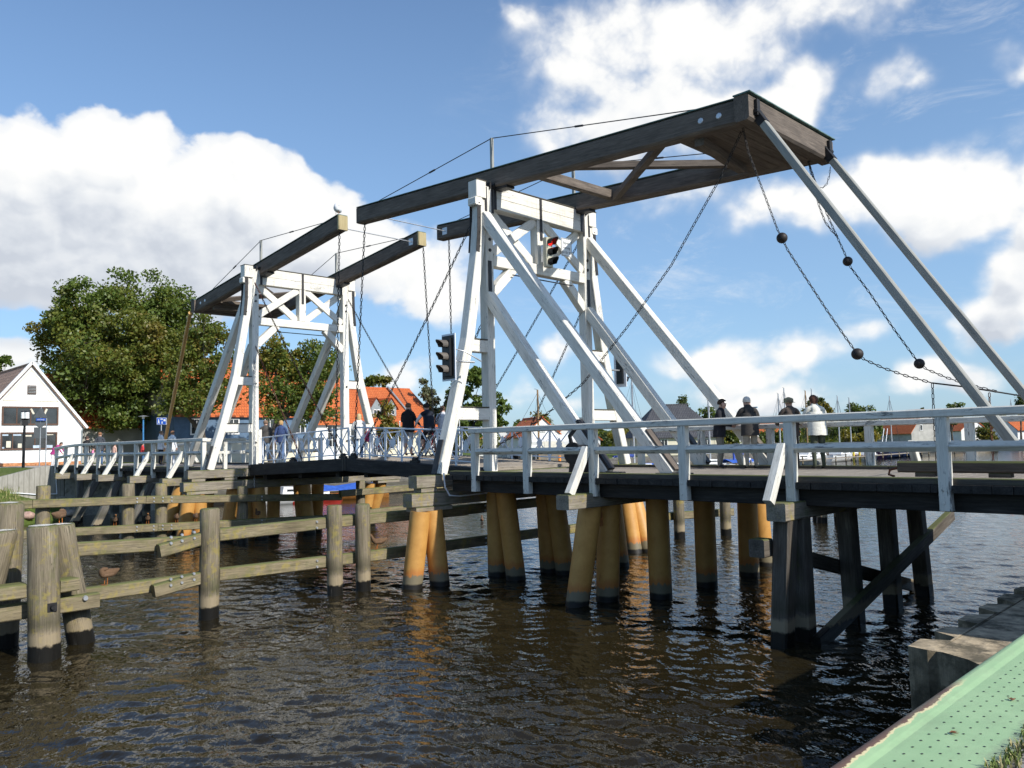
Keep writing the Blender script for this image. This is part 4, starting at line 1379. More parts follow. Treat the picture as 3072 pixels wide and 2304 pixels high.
chain('ball weight chain hanging from the far side of the ballast box', [ony(u, v, Yf) for (u, v) in ((2423, 478), (2450, 560), (2480, 640), (2510, 708), (2535, 762), (2543, 784), (2552, 802), (2610, 880), (2680, 985), (2742, 1070), (2758, 1091), (2780, 1108), (2840, 1133), (2897, 1151), (2990, 1175))],
      balls=[ony(2543, 784, Yf), ony(2758, 1091, Yf)], L=.11, w=.058, r=.009)
chain('doubled slack chain looped under the far corner of the ballast box', [ony(u, v, Yf + .1) for (u, v) in ((2425, 480), (2440, 560), (2458, 620), (2475, 665), (2497, 695), (2513, 710))], L=.11, w=.058, r=.009)
chain('thin slack chain looping up to the far grey rod', [ony(u, v, Yf + .05) for (u, v) in ((2427, 490), (2440, 535), (2455, 560), (2468, 564), (2480, 552), (2489, 525), (2491, 500))], L=.09, w=.045, r=.006)
chain('short vertical chain hanging beside the last railing post', [ony(2797, 1149, Yq), ony(2801, 1235, Yq), ony(2806, 1330, Yq), ony(2812, 1404, Yq)], L=.11, w=.058, r=.009)
chain('rusty chain end hanging above the long timber on the deck', [ony(2968, 1178, 5.0), ony(2970, 1250, 5.0), ony(2977, 1330, 5.0), ony(2980, 1392, 5.0)], M['rustchain'], L=.11, w=.058, r=.009)
b = MB(); b.tube([ony(2797, 1149, Yq), ony(2890, 1160, Yq), ony(2962, 1171, Yq - .1), ony(3060, 1187, 5.45)], .016, 6)
tag(b.build('wire_rope', M['iron']), 'slack wire rope stretched between the two grey rods', 'rope')
for (y, us, l) in ((2.3, ((2266, 338), (3052, 1345)), 'near long grey pull rod sloping down to the deck from the ballast box'), (5.62, ((2473, 452), (3150, 1275)), 'far long grey pull rod sloping down to the deck from the ballast box')):
    b = MB(); b.beam(ony(*us[0], y), ony(*us[1], y), .165, .165, V(0, 1, 0), .02)
    r = b.build('pull_rod', M['rod'])
    tag(r, l, 'rod', 'grey pull rods of the tall gate')
    b = MB(); a = ony(*us[0], y); e = ony(*us[1], y); d = (e - a).normalized()
    b.beam(a - d * .25, a + d * .35, .19, .19, V(0, 1, 0), .01)
    b.build('fork', M['iron'], r)
b = MB(); b.cyl(zr((-35.5, 1.92, 6.1)), onz(483, 1385, Z0 - .75), .085, .10, 12)
tag(b.build('pull_rod', M['varnish']), 'honey coloured wooden pole leaning in front of the big tree', 'rod')


# winch beside the raking strut
w = thing('winch', 'black hand winch with a drum beside the near raking strut', 'winch', zr((-12.4, 1.45, -.78)))
for y in (1.28, 1.62):
    b = MB(); b.prism([zr((-12.62, y, -.78)), zr((-12.18, y, -.78)), zr((-12.28, y, -.12)), zr((-12.52, y, -.12))], (0, .03, 0))
    b.build('cheek_plate', M['iron'], w)
b = MB(); b.cyl(zr((-12.4, 1.3, -.25)), zr((-12.4, 1.62, -.25)), .15, .15, 20); b.build('drum', M['iron'], w)
b = MB(); b.cyl(zr((-12.4, 1.18, -.30)), zr((-12.4, 1.24, -.30)), .26, .26, 26); b.build('gear_wheel', M['iron'], w)
b = MB(); b.sweep([zr((-12.4, 1.2, -.15)), zr((-12.48, 1.2, .10)), zr((-12.15, 1.2, .42))], .05, .09, V(0, 1, 0), .02); b.build('brake_lever', M['iron'], w)
# loose timber lying on the deck
b = MB(); b.beam(zr((-5.45, 2.12, -.60)), zr((2.5, 2.12, -.60)), .24, .20, V(0, 1, 0), .03)
t = b.build('baulk', M['kerb'])
tag(t, 'long dark timber baulk lying on packing blocks along the deck', 'timber')
for i in range(6):
    q = MB(); q.box(zr((-5.0 + 1.15 * i, 2.12, -.735)), (.32, .22, .07)); q.build('packing_block', M['kerb'], t)
q = MB(); q.tube([zr((-5.47, 2.05, -.62)), zr((-5.6, 2.05, -.66)), zr((-5.62, 2.05, -.74)), zr((-5.52, 2.05, -.77))], .022, 6); q.build('hook', M['rustchain'], t)
b = MB(); b.sweep([zr((-15.62, -.02, -.74)), zr((-15.60, -.04, -.84)), zr((-15.60, -.0, -1.1)), zr((-15.58, .12, -1.30)), zr((-15.58, .45, -1.34)), zr((-15.58, 1.4, -1.32))], .035, .035, None, .01)
tag(b.build('cable', M['steelwhite']), 'white cable clipped down the sill beams of the tall gate', 'cable')

# ---------------------------------------------------------------- signals and the plate on the tall gate
M['lensoff'] = plain('dark_signal_lens', (.03, .03, .03), .15, 0, .1)
M['lensred'] = plain('lit_red_signal', (1.0, .02, .015), .3, 0, .02, emit=1.6)
M['housing'] = plain('pale_signal_housing', (.50, .47, .36), .5, 0, .1)


def signal(label, p, fwd, h, w_, board, lit=-1, visor=M['black']):
    fwd = Vector(fwd).normalized(); sd = fwd.cross(V(0, 0, 1)); p = Vector(p)
    T = thing('traffic_light', label, 'traffic light', p - V(0, 0, h / 2), 'signals on the tall gate')
    b = MB(); b.beam(p - V(0, 0, h / 2), p + V(0, 0, h / 2), w_, .16, sd, .02)
    T2 = b.build('housing', M['housing'] if not board else M['black'], T)
    if board:
        b = MB(); b.beam(p - V(0, 0, h * .62) - fwd * .02, p + V(0, 0, h * .62) - fwd * .02, w_ * 1.75, .03, sd, .01); b.build('backboard', M['steelwhite'], T)
        b = MB(); b.beam(p - V(0, 0, h * .57), p + V(0, 0, h * .57), w_ * 1.50, .03, sd, .004); b.build('board_field', M['black'], T)
    for i in range(3):
        c = p + V(0, 0, h / 3 * (1 - i)) + fwd * .085
        b = MB(); b.cyl(c - fwd * .02, c + fwd * .012, .098, .09, 18); l = b.build('lamp', M['lensred'] if i == lit else M['lensoff'], T)
        b = MB(); n = 12
        o = [];
        for k in range(n + 1):
            a = math.radians(-35 + 250 * k / n)
            e = sd * math.cos(a) + V(0, 0, 1) * math.sin(a)
            ln = .30 * (.55 + .45 * max(0, math.sin(a)))
            o.append((c + e * .115, c + e * .112 + fwd * ln, c + e * .102 + fwd * ln, c + e * .105))
        for k in range(n):
            A, B_ = o[k], o[k + 1]
            b.add(list(A) + list(B_), [(0, 4, 5, 1), (1, 5, 6, 2), (2, 6, 7, 3), (3, 7, 4, 0)], None, 0, False)
        b.build('visor', visor, l)
    return T


M['visorgrey'] = plain('sun_bleached_visor', (.12, .105, .09), .5)
s1 = signal('traffic light showing red in the middle of the tall gate', onx(1644, 758, -15.50), (1, 0, 0), .86, .27, False, 0)
b = MB(); b.box(onx(1640, 758, -15.50) - V(.14, 0, 0), (.12, .06, .5)); b.build('bracket', M['galv'], s1)
s2 = signal('boat signal on a white edged black board at the near leg of the tall gate', ony(1345, 1072, .10), (0, -1, 0), .96, .30, True, -1, M['visorgrey'])
b = MB(); c = ony(1345, 1072, .10); b.tube([c + V(.2, .03, .2), c + V(.42, .2, .12), c + V(.42, .75, -.1)], .018, 6); b.tube([c + V(.1, .05, -.1), c + V(.2, .7, -.1)], .03, 6); b.build('bracket', M['galv'], s2)
s3 = signal('boat signal board seen from behind at the far leg of the tall gate', onx(1862, 1112, -15.95), (0, 1, 0), .86, .28, True)
b = MB(); c = onx(1862, 1112, -15.95); b.tube([c, c + V(0, -.55, 0)], .03, 6); b.build('bracket', M['galv'], s3)


def lettering(txt, size, mat, par, origin, xdir, ydir, name='lettering', align='CENTER', spacing=1.25):
    cu = bpy.data.curves.new('t', 'FONT')
    cu.body = txt; cu.size = size; cu.align_x = align; cu.space_line = spacing; cu.resolution_u = 3
    ob = bpy.data.objects.new('t', cu); COL.objects.link(ob)
    dg = bpy.context.evaluated_depsgraph_get()
    me = bpy.data.meshes.new_from_object(ob.evaluated_get(dg))
    xd = Vector(xdir).normalized(); yd = Vector(ydir).normalized(); og = Vector(origin)
    b = MB()
    b.add([og + xd * v.co.x + yd * v.co.y for v in me.vertices], [tuple(p.vertices) for p in me.polygons])
    bpy.data.objects.remove(ob); bpy.data.curves.remove(cu); bpy.data.meshes.remove(me)
    return b.build(name, mat, par)


M['signwhite'] = plain('sign_white', (.80, .80, .77), .4, 0, .03)
M['ink'] = plain('sign_black', (.015, .015, .015), .5)
c = onx(1699, 743, -15.52)
T = thing('sign_plate', 'white notice plate with three lines of text beside the red traffic light', 'sign', c - V(0, 0, .28))
b = MB(); b.box(c, (.02, .46, .54), ch=.006); pl = b.build('plate', M['signwhite'], T)
b = MB()
for (dy, dz, sy_, sz_) in ((0, .255, .43, .012), (0, -.255, .43, .012), (.21, 0, .012, .50), (-.21, 0, .012, .50)):
    b.box(c + V(.0115, dy, dz), (.003, sy_, sz_), ch=0)
b.build('border', M['ink'], pl)
lettering('Signali -\nsierung\nnur für Kfz', .105, M['ink'], pl, c + V(.0135, 0, .10), (0, 1, 0), (0, 0, 1), spacing=1.35)
b = MB(); b.box(c - V(.10, 0, .0), (.18, .05, .05)); b.build('bracket', M['galv'], T)
# herring gull on the end of the smaller balance frame is added with the animals
# ---------------------------------------------------------------- trees
def leaf_mat(name, c, c2):
    mt = bpy.data.materials.new(name); mt.use_nodes = True
    nt = mt.node_tree; nt.nodes.clear()
    pos = nd(nt, 'ShaderNodeNewGeometry').outputs['Position']
    n = NOISE(nt, pos, 1.1, 4, .6).outputs[0]
    col = RAMP(nt, n, [(.32, c), (.68, c2)])
    d = nd(nt, 'ShaderNodeBsdfDiffuse', {'Color': col})
    t = nd(nt, 'ShaderNodeBsdfTranslucent', {'Color': MIX(nt, 1.0, col, (1.3, 1.25, .5), 'MULTIPLY')})
    gl = nd(nt, 'ShaderNodeBsdfGlossy', {'Color': (.5, .5, .5, 1), 'Roughness': .45})
    m1 = nd(nt, 'ShaderNodeMixShader', {0: .30, 1: d.outputs[0], 2: t.outputs[0]})
    m2 = nd(nt, 'ShaderNodeMixShader', {0: .045, 1: m1.outputs[0], 2: gl.outputs[0]})
    o = nt.nodes.new('ShaderNodeOutputMaterial')
    nt.links.new(m2.outputs[0], o.inputs[0])
    return mt


M['leafA'] = leaf_mat('oak_leaf', (.085, .128, .024), (.135, .185, .036))
M['leafB'] = leaf_mat('oak_leaf_olive', (.125, .145, .026), (.17, .185, .034))
M['leafC'] = leaf_mat('oak_leaf_browning', (.165, .140, .028), (.20, .165, .035))
M['leafD'] = leaf_mat('maple_leaf', (.085, .125, .022), (.135, .165, .03))
M['leafE'] = leaf_mat('maple_leaf_yellow', (.21, .19, .03), (.25, .20, .035))
M['leafF'] = leaf_mat('distant_leaf', (.065, .09, .030), (.10, .125, .042))
M['leafG'] = leaf_mat('willow_leaf', (.13, .145, .075), (.17, .18, .10))
M['bark'] = plain('tree_bark', (.085, .07, .055), .95, 0, .3, 7, .03)


def tree(name, label, base, blobs, nclump, per, leaf, mats, tr=.3, fork=.35, csig=.6, group='trees along the far bank', limbs=9, seed=1):
    """blobs: crown lobes (dx, dy, z, rx, ry, rz) about the foot; leaves hang in clumps at the ends of real limbs"""
    rg = np.random.default_rng(seed)
    base = Vector(base)
    T = thing(name, label, 'tree', base, group)
    bl = np.array(blobs, float)
    vol = bl[:, 3] * bl[:, 4] * bl[:, 5]
    pick = rg.choice(len(bl), nclump, p=vol / vol.sum())
    dirs = rg.normal(size=(nclump, 3)); dirs /= np.linalg.norm(dirs, axis=1)[:, None]
    rad = rg.random(nclump) ** .40
    c = bl[pick, :3] + dirs * rad[:, None] * bl[pick, 3:]
    c += rg.normal(size=c.shape) * .12 * bl[pick, 3:]
    c = c[c[:, 2] > bl[:, 2].min() - bl[:, 5].max() * 1.05]
    nclump = len(c)
    ht = (bl[:, 2] + bl[:, 5]).max()
    b = MB()
    zf = ht * fork
    ctr = Vector((float((bl[:, 0] * vol).sum() / vol.sum()), float((bl[:, 1] * vol).sum() / vol.sum()), zf))
    f0 = base + V(ctr.x * .35, ctr.y * .35, zf)
    b.tube([base - V(0, 0, .4), base + V(.02, .03, zf * .25), base + V(ctr.x * .12, ctr.y * .1, zf * .6), f0], [tr * 1.25, tr, tr * .85, tr * .72], 10)
    order = rg.permutation(nclump)
    mains = []
    for i in order[:limbs]:
        e = base + Vector(c[i]); s = f0 - V(0, 0, rg.random() * zf * .3)
        md = s.lerp(e, .45) + V(0, 0, (e - s).length * .08) + Vector(rg.normal(size=3)) * .25
        q = s.lerp(e, .75) + Vector(rg.normal(size=3)) * .25
        b.tube([s, md, q, e], [tr * .5, tr * .33, tr * .17, .03], 7)
        mains += [(md, tr * .22), (q, tr * .13)]
    for i in order[limbs:limbs + limbs * 7]:
        e = base + Vector(c[i])
        s, r = min(mains, key=lambda q: (q[0] - e).length)
        b.tube([s, s.lerp(e, .5) + Vector(rg.normal(size=3)) * .15, e], [r * .8, r * .45, .012], 5, cap=False)
    b.build('trunk', M['bark'], T)
    n = nclump * per
    cc = np.repeat(c, per, 0)
    sg = csig * (.6 + .8 * np.repeat(rg.random(nclump), per))
    off = rg.normal(size=(n, 3)); off *= (sg / np.maximum(.3, np.linalg.norm(off, axis=1)) * rg.random(n) ** .5)[:, None]
    off[:, 2] *= .72
    pc = cc + off
    nr = rg.normal(size=(n, 3)) + np.array((0, 0, .55)); nr /= np.linalg.norm(nr, axis=1)[:, None]
    t = np.cross(nr, rg.normal(size=(n, 3))); t /= np.linalg.norm(t, axis=1)[:, None]
    bt = np.cross(nr, t)
    sz = leaf * (.6 + .8 * rg.random(n))[:, None]
    q = np.stack([pc - t * sz * .5, pc - bt * sz * .34 + nr * sz * .08, pc + t * sz * .5, pc + bt * sz * .34 + nr * sz * .08], 1)
    me = bpy.data.meshes.new('crown')
    me.vertices.add(n * 4); me.vertices.foreach_set('co', q.astype(np.float32).ravel())
    me.loops.add(n * 4); me.polygons.add(n)
    me.loops.foreach_set('vertex_index', np.arange(n * 4, dtype=np.int32))
    me.polygons.foreach_set('loop_start', np.arange(0, n * 4, 4, dtype=np.int32))
    for mm in mats: me.materials.append(mm)
    # whole sprays share a tone; the tone varies from limb to limb
    tone = (np.sin(c[:, 0] * .55 + seed) + np.sin(c[:, 1] * .6 + 2) + np.sin(c[:, 2] * .7 + 1)) / 6 + .5 + rg.normal(size=nclump) * .22
    mi = np.clip((np.repeat(tone, per) + rg.normal(size=n) * .12) * len(mats), 0, len(mats) - 1).astype(np.int32)
    me.polygons.foreach_set('material_index', mi)
    me.update(calc_edges=True)
    o = bpy.data.objects.new('crown', me); COL.objects.link(o)
    ORG[o.name] = ORG[T.name]; o.parent = T
    return T


def gnd(u, d, dz=0.0):
    """a point on the far bank d metres along the sight column u"""
    p = sight(u, 1340, d)
    return V(p.x, p.y, gz(p.x, p.y) + dz)


def px(d):
    return d / FPX


def crown_from(u0, d, lobes, zb):
    """lobes given by their place in the sight column (u, v, ru, rv): true size at distance d"""
    out = []
    r = Vector((RT.x, RT.y, 0)).normalized()
    f = sight(u0, 1340, d)
    for (u, v, ru, rv, dd) in lobes:
        p = sight(u, v, d + dd)
        k = (d + dd) / FPX
        out.append((p.x - f.x, p.y - f.y, p.z - zb, ru * k, ru * k * .9, rv * k))
    return out


fo = [M['leafA'], M['leafA'], M['leafA'], M['leafB'], M['leafB'], M['leafB'], M['leafC']]
d = 66; g0 = gnd(330, d)
tree('oak_tree', 'huge old oak behind the white gabled shop, tallest tree of the picture', g0,
     crown_from(330, d, [(270, 930, 125, 85, -2), (400, 905, 120, 75, 1), (500, 930, 85, 70, 2), (200, 1010, 95, 95, 0), (330, 1040, 170, 110, -3), (480, 1040, 120, 95, 0), (560, 990, 50, 80, 2), (190, 1150, 80, 85, 1), (300, 1180, 130, 100, -2), (430, 1170, 95, 75, -2), (270, 1290, 65, 55, 0), (150, 1080, 45, 60, 0), (390, 1270, 75, 50, -3), (230, 1230, 90, 70, -1), (350, 1130, 120, 90, -3), (550, 1100, 55, 70, 2), (450, 1270, 60, 40, 0)], g0.z),
     460, 165, .26, fo, tr=.62, fork=.30, csig=1.05, limbs=16, seed=3)
d = 60; g0 = gnd(612, d)
tree('maple_tree', 'thin crowned maple with a forked trunk to the right of the huge oak', g0,
     crown_from(612, d, [(600, 1000, 65, 60, 0), (655, 1040, 48, 70, 1), (560, 1080, 50, 70, -1), (630, 1120, 65, 70, -1), (530, 1160, 60, 55, -2), (595, 1200, 65, 50, -2), (660, 1170, 35, 60, 0), (500, 1220, 45, 35, -2)], g0.z),
     130, 110, .22, [M['leafD'], M['leafB'], M['leafD'], M['leafC']], tr=.24, fork=.22, csig=.75, limbs=9, seed=5)
d = 58; g0 = gnd(815, d)
tree('maple_tree', 'leafy green maple framed by the smaller white gate', g0,
     crown_from(815, d, [(840, 1040, 45, 45, 0), (800, 1095, 50, 55, 0), (870, 1110, 55, 60, 1), (930, 1090, 50, 65, 1), (985, 1070, 30, 50, 2), (800, 1170, 55, 40, -1), (880, 1185, 55, 50, 0), (950, 1170, 50, 60, 0), (990, 1150, 35, 70, 1), (930, 1240, 55, 35, 0), (980, 1235, 30, 30, 0), (815, 1225, 35, 25, -1)], g0.z),
     180, 110, .21, [M['leafD'], M['leafA'], M['leafD'], M['leafE']], tr=.26, fork=.4, csig=.75, limbs=10, seed=8)
d = 56; g0 = gnd(1160, d)
tree('young_tree', 'young yellowing pear tree in front of the dormers of the orange roofed house', g0,
     crown_from(1160, d, [(1160, 1215, 14, 40, 0), (1150, 1265, 26, 40, 0), (1178, 1280, 28, 40, 0), (1160, 1310, 36, 30, 0)], g0.z), 46, 70, .19, [M['leafD'], M['leafE'], M['leafC']], tr=.09, fork=.25, csig=.42, limbs=5, seed=9)
for i, (u, dd, lob, lab, mats, nc, lf) in enumerate([
    (1420, 84, [(1410, 1110, 28, 30, 0), (1425, 1150, 55, 45, 0), (1370, 1170, 45, 50, 0), (1440, 1215, 65, 50, 0), (1340, 1225, 35, 45, 0), (1500, 1260, 45, 60, 0), (1400, 1280, 80, 45, 0), (1510, 1215, 25, 35, 0)], 'tall green tree seen through the legs of the tall gate', fo[:3], 120, .36),
    (1285, 86, [(1285, 1165, 22, 35, 0), (1295, 1210, 25, 40, 0), (1310, 1250, 30, 35, 0)], 'thin grey willow beside the right end of the orange roofed house', [M['leafG']], 40, .28),
    (1135, 95, [(1120, 1143, 26, 12, 0), (1150, 1146, 20, 10, 0)], 'treetop just showing above the ridge of the dormered house', [M['leafC'], M['leafB']], 24, .34),
    (1615, 100, [(1620, 1265, 26, 22, 0), (1598, 1295, 30, 26, 0), (1640, 1300, 26, 26, 0)], 'round yellow green tree behind the white market canopies', [M['leafE'], M['leafD']], 60, .34),
    (1765, 92, [(1765, 1352, 30, 22, 0), (1745, 1365, 20, 18, 0)], 'small bushy tree between the far gate legs', [M['leafD'], M['leafB']], 40, .26),
    (1420, 70, [(1420, 1330, 40, 20, 0), (1370, 1320, 30, 26, 0), (1475, 1330, 26, 18, 0)], 'yellowing shrub behind the deck lattice at the tall gate', [M['leafE'], M['leafB']], 46, .24),
    (2045, 120, [(2045, 1215, 12, 20, 0), (2040, 1250, 16, 26, 0)], 'slim birch standing behind the dark slate roof', [M['leafF']], 26, .36),
    (2125, 125, [(2130, 1250, 36, 22, 0), (2105, 1280, 40, 24, 0), (2165, 1280, 40, 26, 0)], 'dark rounded tree to the right of the slate roof', [M['leafF'], M['leafA']], 60, .40),
    (2455, 125, [(2450, 1225, 34, 32, 0), (2440, 1262, 38, 30, 0), (2475, 1250, 26, 32, 0)], 'brownish tree behind the woman in the white jacket', [M['leafC'], M['leafF']], 60, .40),
    (2575, 135, [(2570, 1240, 42, 30, 0), (2600, 1252, 26, 28, 0), (2540, 1258, 26, 20, 0), (2585, 1290, 60, 26, 0), (2510, 1290, 40, 18, 0)], 'dark green tree beside the sailing masts, widest on the far bank', [M['leafA'], M['leafF']], 90, .42),
    (2605, 128, [(2605, 1315, 34, 26, 0), (2545, 1312, 30, 22, 0)], 'yellow leaved tree behind the moored boats', [M['leafE']], 44, .36),
    (2210, 118, [(2205, 1315, 26, 28, 0), (2180, 1330, 22, 20, 0)], 'yellow green tree seen just under the top rail', [M['leafE'], M['leafD']], 44, .34),
    (2320, 118, [(2320, 1312, 34, 26, 0), (2355, 1322, 30, 24, 0), (2280, 1322, 26, 22, 0)], 'broad yellow green tree behind the man with white hair', [M['leafE'], M['leafD']], 60, .34),
    (2690, 150, [(2690, 1318, 24, 22, 0)], 'bush growing against the grey house wall', [M['leafF'], M['leafE']], 26, .36),
    (2858, 170, [(2855, 1222, 24, 15, 0), (2850, 1250, 34, 20, 0)], 'single distant dark tree above the last railing bay', [M['leafF'], M['leafA']], 40, .50),
    (2925, 180, [(2890, 1285, 36, 22, 0), (2950, 1290, 34, 24, 0), (2920, 1300, 50, 20, 0), (2985, 1300, 34, 20, 0)], 'distant grove filling the last railing bay', [M['leafF']], 90, .55),
    (2965, 150, [(2955, 1305, 20, 22, 0), (2985, 1315, 20, 14, 0)], 'small yellowish tree in front of the distant grove', [M['leafE'], M['leafF']], 30, .40),
    (3065, 160, [(3062, 1215, 8, 26, 0)], 'slim distant cypress at the right edge', [M['leafF']], 16, .42),
    (8, 90, [(4, 1085, 24, 16, 0), (-30, 1100, 34, 26, 0)], 'treetop behind the brown tiled roof at the left edge', [M['leafB'], M['leafA']], 30, .36),
    (1700, 140, [(1700, 1310, 60, 14, 0), (1800, 1316, 60, 12, 0)], 'low far hedge row behind the canopies', [M['leafF']], 50, .46),
    (1905, 130, [(1895, 1308, 60, 16, 0)], 'bushes half hidden by the slate roofed house', [M['leafF'], M['leafE']], 40, .40)]):
    g0 = gnd(u, dd)
    tree('tree' if 'bush' not in lab and 'shrub' not in lab else 'shrub', lab, g0, crown_from(u, dd, lob, g0.z), nc, 70, lf, mats, tr=.14 if dd < 100 else .2, fork=.3, csig=.55 if dd < 100 else .8, limbs=6, seed=20 + i)

# ---------------------------------------------------------------- houses
M['wallwhite'] = plain('white_render', (.80, .79, .76), .85, 0, .05, 1.2)
M['wallcream'] = plain('cream_render', (.66, .60, .46), .85, 0, .08, 1.2)
M['wallgrey'] = plain('grey_render', (.40, .385, .35), .88, 0, .12, 1.2)
M['wallblue'] = plain('slate_blue_boarding', (.10, .16, .24), .8, 0, .12, 2)
M['frame'] = plain('white_window_frame', (.74, .73, .70), .5, 0, .05)
M['frameb'] = plain('brown_window_frame', (.10, .05, .03), .5, 0, .1)
M['roofo'] = tiles('orange_pantiles', (.56, .125, .028), (.64, .165, .042), dark=.35)
M['roofb'] = tiles('brown_old_tiles', (.30, .19, .13), (.38, .25, .18))
M['roofd'] = tiles('dark_slate_tiles', (.06, .06, .068), (.085, .085, .09))
M['zinc'] = plain('zinc_sheet', (.30, .33, .33), .45, .4, .1)
M['brick'] = plain('brick_plinth', (.45, .20, .09), .9, 0, .3, 9)


def house(label, c, L, W, rz, z0, eave, ridge, wall, roof, wins=(), hip=(0, 0), oh=.35, frame='frame', chims=(), upper=None, name='house', group='houses on the far bank'):
    """ridge along local x; +y is the front"""
    T = thing(name, label, 'house', V(c[0], c[1], z0), group)
    cr, sr = math.cos(rz), math.sin(rz)

    def G(x, y, z):
        return V(c[0] + x * cr - y * sr, c[1] + x * sr + y * cr, z)
    X = V(cr, sr, 0); Y = V(-sr, cr, 0)
    l, w_ = L / 2, W / 2
    b = MB()
    if upper:
        b.prism([G(-l, -w_, z0 - .3), G(l, -w_, z0 - .3), G(l, w_, z0 - .3), G(-l, w_, z0 - .3)], V(0, 0, upper[0] - z0 + .3))
        wl = b.build('wall', wall, T); b = MB()
        b.prism([G(-l - .02, -w_ - .02, upper[0]), G(l + .02, -w_ - .02, upper[0]), G(l + .02, w_ + .02, upper[0]), G(-l - .02, w_ + .02, upper[0])], V(0, 0, eave - upper[0]))
        b.build('upper_wall', upper[1], T); b = MB()
    else:
        b.prism([G(-l, -w_, z0 - .3), G(l, -w_, z0 - .3), G(l, w_, z0 - .3), G(-l, w_, z0 - .3)], V(0, 0, eave - z0 + .3))
    for s_, h in ((-1, hip[0]), (1, hip[1])):
        if not h:
            b.prism([G(s_ * l, -w_, eave), G(s_ * l, w_, eave), G(s_ * l, 0, ridge - .06)], X * (-s_ * .25))
            if upper:
                b.build('gable', wall, T); b = MB()
    if b.v:
        b.build('gable' if upper else 'wall', wall, T)
    # roof
    k = (ridge - eave) / w_
    b = MB(); xo0 = l + (oh if hip[0] else .18); xo1 = l + (oh if hip[1] else .18)
    for s_ in (1, -1):
        e0, e1 = (-xo0, s_ * (w_ + oh), eave - oh * k), (xo1, s_ * (w_ + oh), eave - oh * k)
        r0, r1 = (-xo0 + hip[0] + (oh if hip[0] else 0), 0, ridge), (xo1 - hip[1] - (oh if hip[1] else 0), 0, ridge)
        sl_ = math.hypot(w_ + oh, ridge - eave + oh * k)
        gs = [(e0[0], 0, 0), (e1[0], 0, 0), (r1[0], sl_, 0), (r0[0], sl_, 0)]
        up = V(0, 0, .10)
        pts = [G(*e0), G(*e1), G(*r1), G(*r0)]
        top = [p + up for p in pts]
        if s_ < 0: top = top; order = (0, 1, 2, 3)
        else: order = (3, 2, 1, 0)
        b.add(top, [order], gs); b.add([p - V(0, 0, .03) for p in pts], [order[::-1]], gs)
        b.add([top[0], top[1], pts[1] - V(0, 0, .03), pts[0] - V(0, 0, .03)], [(0, 1, 2, 3)], None)
        for i, j in ((0, 3), (1, 2)):
            b.add([top[i], top[j], pts[j] - V(0, 0, .03), pts[i] - V(0, 0, .03)], [(0, 1, 2, 3)], None)
    for s_, h, xo in ((-1, hip[0], xo0), (1, hip[1], xo1)):
        if h:
            a0, a1 = G(s_ * xo, -w_ - oh, eave - oh * k + .10), G(s_ * xo, w_ + oh, eave - oh * k + .10)
            r = G(s_ * (xo - h - oh), 0, ridge + .10)
            b.add([a0, a1, r], [(0, 1, 2) if s_ > 0 else (2, 1, 0)], [(-w_, 0, 0), (w_, 0, 0), (0, h * 1.2, 0)])
    b.cyl(G(-xo0 + hip[0] + .05, 0, ridge + .09), G(xo1 - hip[1] - .05, 0, ridge + .09), .10, .10, 8)
    rf = b.build('roof', roof, T)
    for (x, y, h, cm) in chims:
        b = MB(); b.box(G(x, y, ridge + h / 2 - .5), (.7, .6, h + 1.0), rz=rz); b.box(G(x, y, ridge + h + .02), (.82, .72, .12), rz=rz)
        b.build('chimney', cm, rf)
    fm = M[frame]
    for (sd, s_, z, ww, hh, nx, ny) in wins:
        if sd in 'fb':
            f = 1 if sd == 'f' else -1; o = G(s_, f * (w_ + .03), z); ax, nm = X, Y * f
        else:
            f = 1 if sd == 'r' else -1; o = G(f * (l + .03), s_, z); ax, nm = Y, X * f
        b = MB()
        for t in (-1, 1):
            b.beam(o + ax * (t * ww / 2) - V(0, 0, hh / 2 - .05), o + ax * (t * ww / 2) + V(0, 0, hh / 2 + .05 - .1), .10, .10, ax, .004)
            b.beam(o + V(0, 0, t * hh / 2) - ax * (ww / 2 + .05), o + V(0, 0, t * hh / 2) + ax * (ww / 2 + .05), .10, .10, nm, .004)
        for i in range(1, nx):
            q = o + ax * (ww * (i / nx - .5)); b.beam(q - V(0, 0, hh / 2), q + V(0, 0, hh / 2), .06, .06, ax, .003)
        for i in range(1, ny):
            q = o + V(0, 0, hh * (i / ny - .5)); b.beam(q - ax * ww / 2, q + ax * ww / 2, .045, .05, nm, .003)
        wn = b.build('window', fm, T)
        b = MB(); b.beam(o - ax * (ww / 2) + nm * -.01, o + ax * (ww / 2) + nm * -.01, .03, hh, nm, .0)
        b.build('pane', M['glass'], wn)
    T['_'] = 0; del T['_']
    return T, G, X, Y


GZ = Z0 - .80
# white shop with the big gable
T, G, X, Y = house('white rendered shop with a steep gable and two rows of dark windows', (-67.1, 1.66), 14.2, 6.3, 0, GZ, Z0 + 1.75, Z0 + 5.80, M['wallwhite'], M['roofb'],
                   [('r', 0.0, Z0 + 2.43, 3.2, 1.12, 4, 1), ('r', -.05, Z0 + .78, 3.2, 1.05, 5, 1)], oh=.12, frame='frameb', name='shop')
b = MB()
for s_ in (-1, 1):
    b.sweep([V(-59.90, 1.66 + s_ * 3.42, Z0 + 1.62), V(-59.90, 1.66, Z0 + 5.96)], .30, .16, V(1, 0, 0), .01)
b.build('verge_board', M['wallwhite'], T)
b = MB()
q = [(0.05, 3.44), (3.28, 3.40), (1.66, 5.45)]
for i in range(3):
    (ya, za), (yb, zb) = q[i], q[(i + 1) % 3]
    b.beam(V(-59.985, ya, Z0 + za), V(-59.985, yb, Z0 + zb), .02, .05, V(1, 0, 0), .002)
b.build('gable_moulding', M['wallcream'], T)
